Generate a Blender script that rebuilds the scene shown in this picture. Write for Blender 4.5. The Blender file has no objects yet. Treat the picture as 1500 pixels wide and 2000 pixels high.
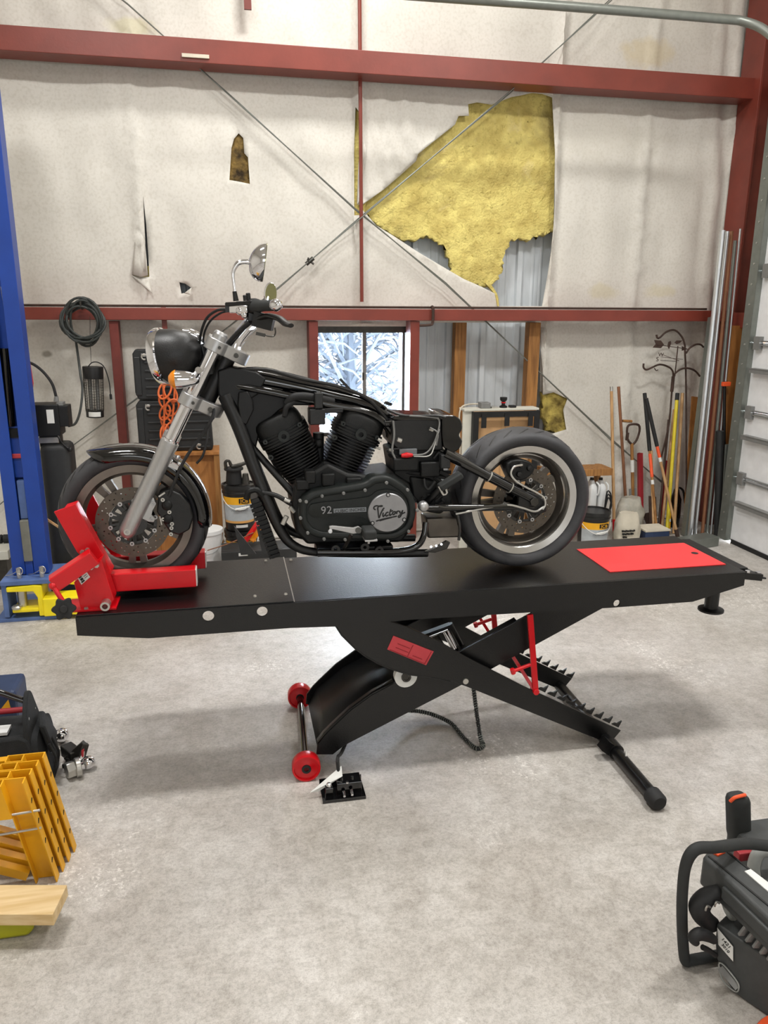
import bpy, bmesh, math, random
from math import sin, cos, pi, radians, sqrt, atan2
from mathutils import Vector, Matrix, noise
from mathutils.geometry import delaunay_2d_cdt
random.seed(7)
S = bpy.context.scene
COL = S.collection
V = Vector

# ------------------------------------------------------------------ camera
F, PITCH, YAW, ROLL, EYE = 1502.0, radians(14.76), radians(11.5), radians(0.3), 1.85
_f = V((sin(YAW) * cos(PITCH), cos(YAW) * cos(PITCH), -sin(PITCH)))
_r0 = V((cos(YAW), -sin(YAW), 0))
_u0 = _r0.cross(_f)
_r = _r0 * cos(ROLL) + _u0 * sin(ROLL)
_u = -_r0 * sin(ROLL) + _u0 * cos(ROLL)
cd = bpy.data.cameras.new('camera')
cam = bpy.data.objects.new('camera', cd)
COL.objects.link(cam)
cam.matrix_world = Matrix(((_r.x, _u.x, -_f.x, 0), (_r.y, _u.y, -_f.y, 0), (_r.z, _u.z, -_f.z, EYE), (0, 0, 0, 1)))
cd.sensor_fit = 'VERTICAL'
cd.sensor_height = 36.0
cd.lens = F / 2000.0 * 36.0
cd.clip_start = 0.05
cd.clip_end = 200
S.camera = cam

# ------------------------------------------------------------------ world, exposure, lamps
S.view_settings.view_transform = 'Standard'
S.view_settings.look = 'None'
S.view_settings.gamma = 1.0
S.view_settings.use_curve_mapping = False
S.view_settings.exposure = 0.2
W = bpy.data.worlds.new('winter_sky')
S.world = W
W.use_nodes = True
_bg = W.node_tree.nodes['Background']
_bg.inputs[0].default_value = (0.86, 0.93, 1.0, 1)
_bg.inputs[1].default_value = 60.0


def area(name, loc, sx, sy, power, rot=(0, 0, 0), color=(1, 1, 1)):
    l = bpy.data.lights.new(name, 'AREA')
    l.shape = 'RECTANGLE'
    l.size, l.size_y, l.energy, l.color = sx, sy, power, color
    o = bpy.data.objects.new(name, l)
    o.location = loc
    o.rotation_euler = rot
    COL.objects.link(o)
    return o


LAMPS = [(-1.0, 2.5, 5.15), (2.6, 2.5, 5.15), (0.8, 4.75, 5.15), (-1.0, -1.2, 5.15), (2.6, -1.2, 5.15)]
POWER = [86, 86, 56, 26, 26]
for _p, _w in zip(LAMPS, POWER):
    area('ceiling_lamp_light', _p, 0.7, 0.4, _w, color=(1.0, 0.99, 0.97))
area('rear_fill_light', (0.3, -4.9, 1.9), 3.6, 3.0, 95, (radians(80), 0, 0), (0.9, 0.95, 1.0))  # added soft fill before the closed wall behind the camera, no door there


# ------------------------------------------------------------------ helpers
def P(x, y, Y=None, X=None, Z=None):
    """world point where the sight line of photo pixel (x, y) meets a plane of the room"""
    d = _f + _r * ((x - 750) / F) - _u * ((y - 1000) / F)
    o = V((0, 0, EYE))
    if Y is not None:
        return o + d * (Y / d.y)
    if X is not None:
        return o + d * (X / d.x)
    return o + d * ((Z - EYE) / d.z)


def lin(c):
    if isinstance(c, str):
        c = [int(c[i:i + 2], 16) / 255 for i in (0, 2, 4)]
    else:
        c = [v / 255 for v in c]
    return tuple(v / 12.92 if v <= 0.04045 else ((v + 0.055) / 1.055) ** 2.4 for v in c) + (1,)


def mat(name, col, rough=0.5, metal=0.0, var=0.12, scale=8.0, bump=0.0, bscale=60.0, coat=0.0, col2=None, aniso=None, spec=0.5):
    m = bpy.data.materials.new(name)
    m.use_nodes = True
    nt = m.node_tree
    b = nt.nodes['Principled BSDF']
    b.inputs['Metallic'].default_value = metal
    b.inputs['Roughness'].default_value = rough
    b.inputs['Coat Weight'].default_value = coat
    b.inputs['Specular IOR Level'].default_value = spec
    tc = nt.nodes.new('ShaderNodeTexCoord')
    mp = nt.nodes.new('ShaderNodeMapping')
    nt.links.new(tc.outputs['Object'], mp.inputs[0])
    if aniso:
        mp.inputs['Scale'].default_value = aniso
    nz = nt.nodes.new('ShaderNodeTexNoise')
    nz.inputs['Scale'].default_value = scale
    nz.inputs['Detail'].default_value = 5
    nt.links.new(mp.outputs[0], nz.inputs['Vector'])
    cr = nt.nodes.new('ShaderNodeValToRGB')
    c = lin(col)
    d = lin(col2) if col2 else tuple(v * (1 - var) for v in c[:3]) + (1,)
    u = c if col2 else tuple(min(1, v * (1 + var)) for v in c[:3]) + (1,)
    cr.color_ramp.elements[0].position, cr.color_ramp.elements[1].position = 0.35, 0.65
    cr.color_ramp.elements[0].color, cr.color_ramp.elements[1].color = d, u
    nt.links.new(nz.outputs[0], cr.inputs[0])
    nt.links.new(cr.outputs[0], b.inputs['Base Color'])
    if bump:
        n2 = nt.nodes.new('ShaderNodeTexNoise')
        n2.inputs['Scale'].default_value = bscale
        n2.inputs['Detail'].default_value = 4
        nt.links.new(mp.outputs[0], n2.inputs['Vector'])
        bp = nt.nodes.new('ShaderNodeBump')
        bp.inputs['Strength'].default_value = bump
        bp.inputs['Distance'].default_value = 0.01
        nt.links.new(n2.outputs[0], bp.inputs['Height'])
        nt.links.new(bp.outputs[0], b.inputs['Normal'])
    return m


def emit(name, col, strength):
    m = bpy.data.materials.new(name)
    m.use_nodes = True
    b = m.node_tree.nodes['Principled BSDF']
    b.inputs['Base Color'].default_value = lin(col)
    b.inputs['Emission Color'].default_value = lin(col)
    b.inputs['Emission Strength'].default_value = strength
    return m


def crom(pts, n=6, closed=False):
    """points on a smooth curve through pts"""
    p = [V(q) for q in pts]
    if len(p) < 3 or n < 2:
        return p
    out = []
    N = len(p)
    for i in range(N if closed else N - 1):
        a = p[i - 1] if (closed or i) else p[0] * 2 - p[1]
        b, c = p[i], p[(i + 1) % N]
        d = p[(i + 2) % N] if (closed or i + 2 < N) else c * 2 - b
        for k in range(n):
            t = k / n
            out.append(0.5 * ((2 * b) + (c - a) * t + (2 * a - 5 * b + 4 * c - d) * t * t + (3 * b - a - 3 * c + d) * t ** 3))
    if not closed:
        out.append(p[-1])
    return out


BASE = {}


class MB:
    def __init__(s):
        s.bm = bmesh.new()
        s.mi = 0

    def _add(s, verts, faces):
        vs = [s.bm.verts.new(v) for v in verts]
        for f in faces:
            try:
                nf = s.bm.faces.new([vs[i] for i in f])
                nf.material_index = s.mi
            except ValueError:
                pass
        return vs

    def box(s, c, size, R=None):
        c = V(c)
        h = V(size) / 2
        vs = []
        for x in (-1, 1):
            for y in (-1, 1):
                for z in (-1, 1):
                    q = V((x * h.x, y * h.y, z * h.z))
                    vs.append(c + (R @ q if R is not None else q))
        s._add(vs, [(0, 1, 3, 2), (4, 6, 7, 5), (0, 4, 5, 1), (2, 3, 7, 6), (0, 2, 6, 4), (1, 5, 7, 3)])
        return s

    def span(s, a, b):
        a, b = V(a), V(b)
        return s.box((a + b) / 2, [abs(v) for v in (b - a)])

    def bar(s, p0, p1, w, h, up=(0, 0, 1)):
        """rectangular bar from p0 to p1; w across, h along up"""
        p0, p1 = V(p0), V(p1)
        d = (p1 - p0)
        L = d.length
        d.normalize()
        side = d.cross(V(up)).normalized()
        u = side.cross(d)
        R = Matrix((side, d, u)).transposed()
        return s.box((p0 + p1) / 2, (w, L, h), R)

    def rings(s, rings, closed=False, caps=True):
        n = len(rings[0])
        vs = [s.bm.verts.new(v) for r in rings for v in r]
        m = len(rings)
        for i in range(m if closed else m - 1):
            a, b = i * n, ((i + 1) % m) * n
            for k in range(n):
                f = s.bm.faces.new((vs[a + k], vs[a + (k + 1) % n], vs[b + (k + 1) % n], vs[b + k]))
                f.material_index = s.mi
        if caps and not closed:
            for q in (vs[:n][::-1], vs[-n:]):
                f = s.bm.faces.new(q)
                f.material_index = s.mi
        return s

    def cyl(s, p0, p1, r0, r1=None, n=16):
        p0, p1 = V(p0), V(p1)
        r1 = r0 if r1 is None else r1
        d = (p1 - p0).normalized()
        a = d.orthogonal().normalized()
        b = d.cross(a)
        R = lambda p, r: [p + (a * cos(2 * pi * k / n) + b * sin(2 * pi * k / n)) * max(r, 1e-5) for k in range(n)]
        return s.rings([R(p0, r0), R(p1, r1)])

    def tube(s, pts, r, n=8, closed=False, sm=1, flat=None):
        """round tube through pts; r one radius or one per point; flat=(normal, factor) squashes it"""
        pts = [V(p) for p in pts]
        rr = r if isinstance(r, (list, tuple)) else [r] * len(pts)
        if sm > 1 and len(pts) > 2:
            m = len(pts)
            q = crom(pts, sm, closed)
            rr = [rr[min(i // sm, m - 1)] * (1 - (i % sm) / sm) + rr[(i // sm + 1) % m if closed else min(i // sm + 1, m - 1)] * ((i % sm) / sm) for i in range(len(q))]
            pts = q
        N = len(pts)
        prev = None
        out = []
        for i in range(N):
            t = (pts[(i + 1) % N] - pts[i - 1]) if closed else (pts[min(i + 1, N - 1)] - pts[max(i - 1, 0)])
            t.normalize()
            if prev is None:
                a = t.orthogonal().normalized() if flat is None else V(flat[0])
            else:
                a = prev - t * prev.dot(t)
            if a.length < 1e-6:
                a = t.orthogonal()
            a = (a - t * a.dot(t)).normalized()
            prev = a
            b = t.cross(a)
            fa = flat[1] if flat else 1.0
            out.append([pts[i] + (a * cos(2 * pi * k / n) * fa + b * sin(2 * pi * k / n)) * rr[i] for k in range(n)])
        return s.rings(out, closed)

    def lathe(s, prof, o, ax, n=32, a0=0.0, a1=2 * pi, close_prof=False, e1=None):
        """prof = [(radius, height along axis)]"""
        o = V(o)
        ax = V(ax).normalized()
        e1 = (V(e1) if e1 is not None else ax.orthogonal()).normalized()
        e2 = ax.cross(e1)
        full = abs(a1 - a0 - 2 * pi) < 1e-6
        cnt = n if full else n + 1
        rows = [[o + ax * h + (e1 * cos(a0 + (a1 - a0) * k / n) + e2 * sin(a0 + (a1 - a0) * k / n)) * max(r, 1e-5) for k in range(cnt)] for r, h in prof]
        m = len(rows)
        vs = [[s.bm.verts.new(v) for v in row] for row in rows]
        for i in range(m if close_prof else m - 1):
            A, B = vs[i], vs[(i + 1) % m]
            for k in range(cnt if full else cnt - 1):
                f = s.bm.faces.new((A[k], A[(k + 1) % cnt], B[(k + 1) % cnt], B[k]))
                f.material_index = s.mi
        if full and not close_prof:
            for row in (vs[0][::-1], vs[-1]):
                f = s.bm.faces.new(row)
                f.material_index = s.mi
        if not full and close_prof:
            for k in (0, cnt - 1):
                f = s.bm.faces.new([vs[i][k] for i in range(m)])
                f.material_index = s.mi
        return s

    def prism(s, pts, off):
        """closed outline pts pushed along off"""
        pts = [V(p) for p in pts]
        off = V(off)
        n = len(pts)
        vs = [s.bm.verts.new(p) for p in pts] + [s.bm.verts.new(p + off) for p in pts]
        fs = [vs[:n][::-1], vs[n:]] + [(vs[i], vs[(i + 1) % n], vs[n + (i + 1) % n], vs[n + i]) for i in range(n)]
        for f in fs:
            q = s.bm.faces.new(f)
            q.material_index = s.mi
        return s

    def ball(s, c, r, sc=(1, 1, 1), n=16, R=None):
        c = V(c)
        m = n // 2
        rows = []
        for i in range(1, m):
            th = pi * i / m
            row = []
            for k in range(n):
                q = V((sin(th) * cos(2 * pi * k / n) * sc[0], sin(th) * sin(2 * pi * k / n) * sc[1], cos(th) * sc[2])) * r
                row.append(c + (R @ q if R is not None else q))
            rows.append(row)
        return s.rings(rows)

    def build(s, name, m, parent=None, bevel=0.0, smooth=True, angle=38, solid=0.0):
        bm = s.bm
        bmesh.ops.recalc_face_normals(bm, faces=bm.faces)
        if smooth:
            lim = radians(angle)
            for f in bm.faces:
                f.smooth = True
            for e in bm.edges:
                e.smooth = not (len(e.link_faces) == 2 and e.calc_face_angle(0) > lim)
        me = bpy.data.meshes.new(name)
        bm.to_mesh(me)
        bm.free()
        o = bpy.data.objects.new(name, me)
        COL.objects.link(o)
        for q in (m if isinstance(m, (list, tuple)) else [m]):
            me.materials.append(q)
        if parent is not None:
            b = BASE[parent.name]
            me.transform(Matrix.Translation(-b))
            o.parent = parent
            BASE[o.name] = b
        else:
            c = sum((v.co for v in me.vertices), V()) / max(1, len(me.vertices))
            zmin = min(v.co.z for v in me.vertices)
            b = V((c.x, c.y, zmin))
            me.transform(Matrix.Translation(-b))
            o.location = b
            BASE[o.name] = b
        if solid:
            md = o.modifiers.new('thickness', 'SOLIDIFY')
            md.thickness = solid
        if bevel:
            md = o.modifiers.new('edge', 'BEVEL')
            md.width = bevel
            md.segments = 2
            md.limit_method = 'ANGLE'
            md.angle_limit = radians(40)
        return o


def cdt_plate(mb, outline, holes, fn):
    """flat sheet with round or traced holes; outline and holes are 2-D lists, fn lifts a 2-D point into the room"""
    pts, ed = [], []
    for L in [outline] + holes:
        b = len(pts)
        pts += [V(q) for q in L]
        ed += [(b + i, b + (i + 1) % len(L)) for i in range(len(L))]
    vv, ee, ff, _a, _b, _c = delaunay_2d_cdt(pts, ed, [], 1, 1e-6)

    def ins(p, L):
        c = False
        j = len(L) - 1
        for i in range(len(L)):
            if (L[i][1] > p[1]) != (L[j][1] > p[1]) and p[0] < (L[j][0] - L[i][0]) * (p[1] - L[i][1]) / (L[j][1] - L[i][1]) + L[i][0]:
                c = not c
            j = i
        return c
    vs = [mb.bm.verts.new(fn(q)) for q in vv]
    for f in ff:
        c = (sum(vv[i][0] for i in f) / 3, sum(vv[i][1] for i in f) / 3)
        if len(f) == 3 and any(ins(c, h) for h in holes):
            continue
        try:
            mb.bm.faces.new([vs[i] for i in f])
        except ValueError:
            pass
    return mb


def circ(c, r, n=24):
    return [(c[0] + r * cos(2 * pi * k / n), c[1] + r * sin(2 * pi * k / n)) for k in range(n)]


def _each(s, name, m, parent=None, **kw):
    """build every loose piece of this mesh as an object of its own"""
    left = set(s.bm.verts)
    out = []
    while left:
        seed = left.pop()
        isl, todo = {seed}, [seed]
        while todo:
            v = todo.pop()
            for e in v.link_edges:
                w = e.other_vert(v)
                if w in left:
                    left.discard(w)
                    isl.add(w)
                    todo.append(w)
        q = MB()
        mp = {v: q.bm.verts.new(v.co) for v in isl}
        for f in {f for v in isl for f in v.link_faces}:
            q.bm.faces.new([mp[v] for v in f.verts]).material_index = f.material_index
        out.append(q.build(name, m, parent, **kw))
    s.bm.free()
    return out


MB.build_each = _each


def thing(name, label, cat, loc, group=None):
    o = bpy.data.objects.new(name, None)
    o.empty_display_size = 0.05
    COL.objects.link(o)
    o.location = V(loc)
    BASE[o.name] = V(loc)
    return tag(o, label, cat, group)


def tag(o, label, cat, group=None, kind=None):
    o['label'] = label
    o['category'] = cat
    if group:
        o['group'] = group
    if kind:
        o['kind'] = kind
    return o


def struct(o, label=None):
    o['kind'] = 'structure'
    if label:
        o['label'] = label
    return o


def dup(root, d, label, rz=0.0):
    """copy of a thing with copies of its parts and sub-parts, moved by d"""
    def cp(o, par):
        c = o.copy()
        COL.objects.link(c)
        BASE[c.name] = BASE[o.name]
        c.parent = par
        for ch in o.children:
            cp(ch, c)
        return c
    r = cp(root, None)
    r.location = root.location + V(d)
    r.rotation_euler.z = rz
    r['label'] = label
    return r


def text(name, body, m, parent, o, ex, ey, size, depth=0.002, shear=0.0, align='CENTER', space=1.0):
    """raised lettering with its middle at o, reading along ex, upright along ey"""
    cu = bpy.data.curves.new(name, 'FONT')
    cu.body = body
    cu.size = size
    cu.extrude = depth
    cu.shear = shear
    cu.space_character = space
    cu.align_x = align
    cu.align_y = 'CENTER'
    tmp = bpy.data.objects.new(name, cu)
    me = bpy.data.meshes.new_from_object(tmp)
    bpy.data.objects.remove(tmp)
    me.name = name
    me.materials.clear()
    me.materials.append(m)
    ob = bpy.data.objects.new(name, me)
    COL.objects.link(ob)
    ex, ey = V(ex).normalized(), V(ey).normalized()
    ez = ex.cross(ey).normalized()
    ey = ez.cross(ex)
    M = Matrix((ex, ey, ez)).transposed().to_4x4()
    if parent is not None:
        M.translation = V(o) - BASE[parent.name]
        ob.parent = parent
        BASE[ob.name] = BASE[parent.name]
    else:
        M.translation = V(o)
    ob.matrix_local = M
    return ob


def nz(x, y, z=0.0):
    return noise.noise(V((x, y, z)))


def strokes(mb, polys, o, ex, ey, k, r):
    """pen strokes (2-D points) laid on the plane ex, ey at o"""
    ex, ey = V(ex), V(ey)
    nrm = ex.cross(ey)
    for pl in polys:
        mb.tube([V(o) + ex * (a * k) + ey * (b * k) for a, b in pl], r, 6, sm=4, flat=(nrm, 0.35))
# ------------------------------------------------------------------ materials
M = {}
M['primer'] = mat('red_primer_steel', (122, 52, 40), 0.42, 0.0, 0.10, 5, 0.05)
M['primer2'] = mat('red_primer_steel_dull', (112, 48, 40), 0.6, 0.0, 0.12, 9, 0.05)
M['stud'] = mat('stud_pine', (168, 118, 62), 0.7, 0, 0.2, 6, 0.1, 40, aniso=(8, 8, 0.6), col2=(126, 84, 40))
M['ply'] = mat('plywood', (178, 120, 62), 0.65, 0, 0.2, 5, 0.05, 40, aniso=(6, 6, 0.7), col2=(150, 96, 44))
M['pine'] = mat('fresh_pine', (222, 196, 150), 0.65, 0, 0.1, 6, 0.08, 40, aniso=(0.7, 9, 9), col2=(204, 172, 120))
M['pale'] = mat('pale_ash_wood', (196, 158, 112), 0.55, 0, 0.12, 6, aniso=(8, 8, 0.5), col2=(168, 128, 84))
M['brownw'] = mat('old_brown_wood', (128, 84, 56), 0.65, 0, 0.2, 8, aniso=(8, 8, 0.5))
M['black'] = mat('black_powder_coat', (9, 9, 10), 0.3, 0.0, 0.15, 30, 0.12, 220)
M['blackd'] = mat('black_satin_coat', (8, 8, 9), 0.42, 0.0, 0.2, 30, 0.1, 260)
M['gloss'] = mat('gloss_black_paint', (7, 7, 8), 0.08, 0.0, 0.1, 10, coat=0.6)
M['engine'] = mat('wrinkle_black_engine', (14, 15, 15), 0.5, 0.0, 0.15, 40, 0.15, 300, spec=.35)
M['fin'] = mat('black_engine_fins', (10, 10, 11), 0.45, 0.0, 0.15, 40, spec=.35)
M['cover'] = mat('dark_engine_cover', (27, 31, 30), 0.45, 0.0, 0.1, 25, 0.08, 300, spec=.35)
M['rubber'] = mat('black_rubber', (24, 24, 25), 0.7, 0, 0.15, 20)
M['tire'] = mat('tire_rubber', (56, 56, 59), 0.62, 0, 0.2, 14, 0.05, 120)
M['red'] = mat('red_powder_coat', (206, 14, 26), 0.28, 0, 0.06, 10, 0.04, 200)
M['redm'] = mat('red_matte_mat', (228, 52, 54), 0.55, 0, 0.05, 10)
M['redb'] = mat('red_sticker', (196, 62, 70), 0.5, 0, 0.05, 10)
M['redl'] = mat('dark_red_line', (150, 26, 36), 0.5, 0, 0.05, 10)
M['chrome'] = mat('chrome', (225, 225, 228), 0.06, 1.0, 0.03, 10)
M['alu'] = mat('brushed_aluminium', (186, 186, 186), 0.42, 0.9, 0.05, 20)
M['rimf'] = mat('dull_front_rim', (128, 120, 113), 0.4, 0.9, 0.08, 20)
M['rim'] = mat('machined_rim', (200, 198, 195), 0.26, 1.0, 0.05, 20)
M['rimin'] = mat('cast_wheel_metal', (110, 104, 97), 0.45, 0.85, 0.08, 20)
M['fork'] = mat('satin_fork_alloy', (182, 182, 182), 0.4, 0.85, 0.05, 20, aniso=(20, 20, 1))
M['disc'] = mat('brake_disc_steel', (98, 91, 83), 0.45, 0.85, 0.1, 30)
M['steel'] = mat('zinc_steel', (196, 194, 188), 0.32, 0.85, 0.08, 30)
M['dsteel'] = mat('dark_steel', (70, 68, 64), 0.4, 0.7, 0.12, 30)
M['galv'] = mat('galvanised_tube', (214, 218, 222), 0.3, 0.85, 0.08, 14, aniso=(8, 8, 0.4))
M['grey'] = mat('grey_plastic', (120, 120, 118), 0.5, 0, 0.08, 20)
M['badge'] = mat('badge_metal', (150, 150, 152), 0.4, 0.6, 0.06, 30)
M['amber'] = mat('amber_lens', (235, 140, 20), 0.15, 0, 0.08, 30, coat=0.5)
M['white'] = mat('white_plastic', (226, 228, 228), 0.45, 0, 0.04, 10)
M['label'] = mat('white_label', (220, 220, 216), 0.5, 0, 0.04, 30)
M['ink'] = mat('black_ink', (16, 16, 16), 0.6, 0, 0.05, 30)
M['greyink'] = mat('grey_ink', (120, 124, 128), 0.6, 0, 0.05, 30)
M['blue'] = mat('blue_lift_paint', (22, 62, 148), 0.4, 0, 0.08, 6, 0.04)
M['blue2'] = mat('pale_blue_scuffed_paint', (84, 108, 158), 0.5, 0, 0.15, 12)
M['conc'] = mat('grey_scuffed_cover', (112, 112, 104), 0.7, 0, 0.12, 20)
M['yellow'] = mat('bright_yellow_paint', (248, 226, 30), 0.4, 0, 0.06, 10)
M['ochre'] = mat('ochre_yellow_paint', (226, 164, 16), 0.45, 0, 0.10, 6, 0.03)
M['lime'] = mat('lime_yellow_plastic', (158, 156, 18), 0.5, 0, 0.08, 8)
M['orange'] = mat('orange_cord', (214, 104, 52), 0.55, 0, 0.1, 20)
M['orangep'] = mat('orange_plastic', (232, 88, 44), 0.45, 0, 0.06, 20)
M['card'] = mat('cardboard', (192, 152, 108), 0.8, 0, 0.08, 6)
M['cream'] = mat('cream_paint', (206, 204, 192), 0.6, 0, 0.06, 8)
M['jcby'] = mat('yellow_pail_label', (240, 176, 30), 0.5, 0, 0.04, 20)
M['jcbg'] = mat('grey_pail_label', (178, 184, 188), 0.5, 0, 0.06, 20)
M['jcbo'] = mat('orange_pail_label', (226, 170, 96), 0.5, 0, 0.04, 20)
M['pail'] = mat('black_pail_plastic', (24, 24, 24), 0.38, 0, 0.1, 20)
M['panelp'] = mat('black_moulded_plastic', (34, 35, 36), 0.5, 0, 0.12, 20)
M['fabric'] = mat('black_bag_fabric', (30, 32, 34), 0.85, 0, 0.2, 30, 0.3, 300)
M['foam'] = mat('grey_black_rubber_grip', (38, 40, 40), 0.75, 0, 0.1, 30)
M['saw'] = mat('dark_grey_saw_plastic', (58, 60, 60), 0.55, 0, 0.1, 30, 0.05, 200)
M['sawl'] = mat('light_grey_saw_plastic', (150, 152, 148), 0.55, 0, 0.06, 30)
M['rust'] = mat('rusty_iron', (70, 52, 44), 0.7, 0.3, 0.2, 20)
M['canvas'] = mat('white_sack', (206, 198, 180), 0.85, 0, 0.1, 8, 0.3, 30)
M['clearbag'] = mat('clear_plastic_bag', (176, 172, 160), 0.25, 0, 0.2, 12, 0.3, 20)
M['crate'] = mat('dark_blue_crate', (40, 56, 88), 0.5, 0, 0.08, 20)
M['yhandle'] = mat('yellow_fibreglass', (206, 186, 40), 0.45, 0, 0.06, 20)
M['hose'] = mat('dark_cable_jacket', (44, 48, 46), 0.5, 0, 0.1, 30)
M['conduit'] = mat('grey_steel_pipe', (126, 130, 124), 0.4, 0.5, 0.06, 20)
M['door'] = mat('white_door_panel', (234, 235, 237), 0.5, 0, 0.04, 12, 0.06, 160)
M['darkgap'] = mat('dark_hollow', (10, 10, 10), 0.8, 0, 0.1, 20)
M['olive'] = mat('mirror_glass', (150, 150, 110), 0.12, 0.9, 0.05, 20)  # yellow-green reflection put into the glass colour


def wall_sheet_mat():
    m = mat('white_vinyl_insulation_sheet', (215, 211, 202), 0.55, 0, 0.06, 1.3, 0.35, 6)
    nt = m.node_tree
    b = nt.nodes['Principled BSDF']
    base = b.inputs['Base Color'].links[0].from_socket
    tc = [n for n in nt.nodes if n.type == 'TEX_COORD'][0]
    # grime: speckle plus four yellow damp stains
    n1 = nt.nodes.new('ShaderNodeTexNoise')
    n1.inputs['Scale'].default_value = 55
    n1.inputs['Detail'].default_value = 6
    nt.links.new(tc.outputs['Object'], n1.inputs['Vector'])
    r1 = nt.nodes.new('ShaderNodeValToRGB')
    r1.color_ramp.elements[0].position, r1.color_ramp.elements[1].position = 0.32, 0.55
    r1.color_ramp.elements[0].color, r1.color_ramp.elements[1].color = (0.78, 0.76, 0.72, 1), (1, 1, 1, 1)
    nt.links.new(n1.outputs[0], r1.inputs[0])
    mx = nt.nodes.new('ShaderNodeMixRGB')
    mx.blend_type = 'MULTIPLY'
    mx.inputs[0].default_value = 0.45
    nt.links.new(base, mx.inputs[1])
    nt.links.new(r1.outputs[0], mx.inputs[2])
    last = mx.outputs[0]
    geo = nt.nodes.new('ShaderNodeNewGeometry')
    nw = nt.nodes.new('ShaderNodeTexNoise')
    nw.inputs['Scale'].default_value = 9
    nt.links.new(geo.outputs['Position'], nw.inputs['Vector'])
    for (px, py, rx, rz, tint, amt) in [(1265, 105, 0.22, 0.10, (0.62, 0.5, 0.26, 1), 0.45), (1180, 568, 0.14, 0.07, (0.6, 0.52, 0.26, 1), 0.35), (1290, 570, 0.12, 0.06, (0.6, 0.52, 0.26, 1), 0.35),
                                       (260, 50, 0.16, 0.06, (0.66, 0.62, 0.3, 1), 0.4), (92, 692, 0.04, 0.025, (0.2, 0.18, 0.14, 1), 0.75), (1150, 260, 0.6, 0.2, (0.5, 0.47, 0.38, 1), 0.25)]:
        c = P(px, py, Y=6.2)
        mp = nt.nodes.new('ShaderNodeMapping')
        mp.vector_type = 'POINT'
        mp.inputs['Location'].default_value = (-c.x / rx, 0, -c.z / rz)
        mp.inputs['Scale'].default_value = (1 / rx, 0, 1 / rz)
        nt.links.new(geo.outputs['Position'], mp.inputs[0])
        ln = nt.nodes.new('ShaderNodeVectorMath')
        ln.operation = 'LENGTH'
        nt.links.new(mp.outputs[0], ln.inputs[0])
        ad = nt.nodes.new('ShaderNodeMath')
        ad.operation = 'MULTIPLY_ADD'
        ad.inputs[1].default_value = 1.6
        nt.links.new(nw.outputs[0], ad.inputs[0])
        nt.links.new(ln.outputs['Value'], ad.inputs[2])
        rp = nt.nodes.new('ShaderNodeValToRGB')
        rp.color_ramp.elements[0].position, rp.color_ramp.elements[1].position = 0.72, 1.0
        rp.color_ramp.elements[0].color, rp.color_ramp.elements[1].color = (amt,) * 3 + (1,), (0, 0, 0, 1)
        sc = nt.nodes.new('ShaderNodeMath')
        sc.operation = 'MULTIPLY'
        sc.inputs[1].default_value = 0.5
        nt.links.new(ad.outputs[0], sc.inputs[0])
        nt.links.new(sc.outputs[0], rp.inputs[0])
        m2 = nt.nodes.new('ShaderNodeMixRGB')
        m2.inputs[2].default_value = tint
        nt.links.new(rp.outputs[0], m2.inputs[0])
        nt.links.new(last, m2.inputs[1])
        last = m2.outputs[0]
    nt.links.new(last, b.inputs['Base Color'])
    return m


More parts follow.
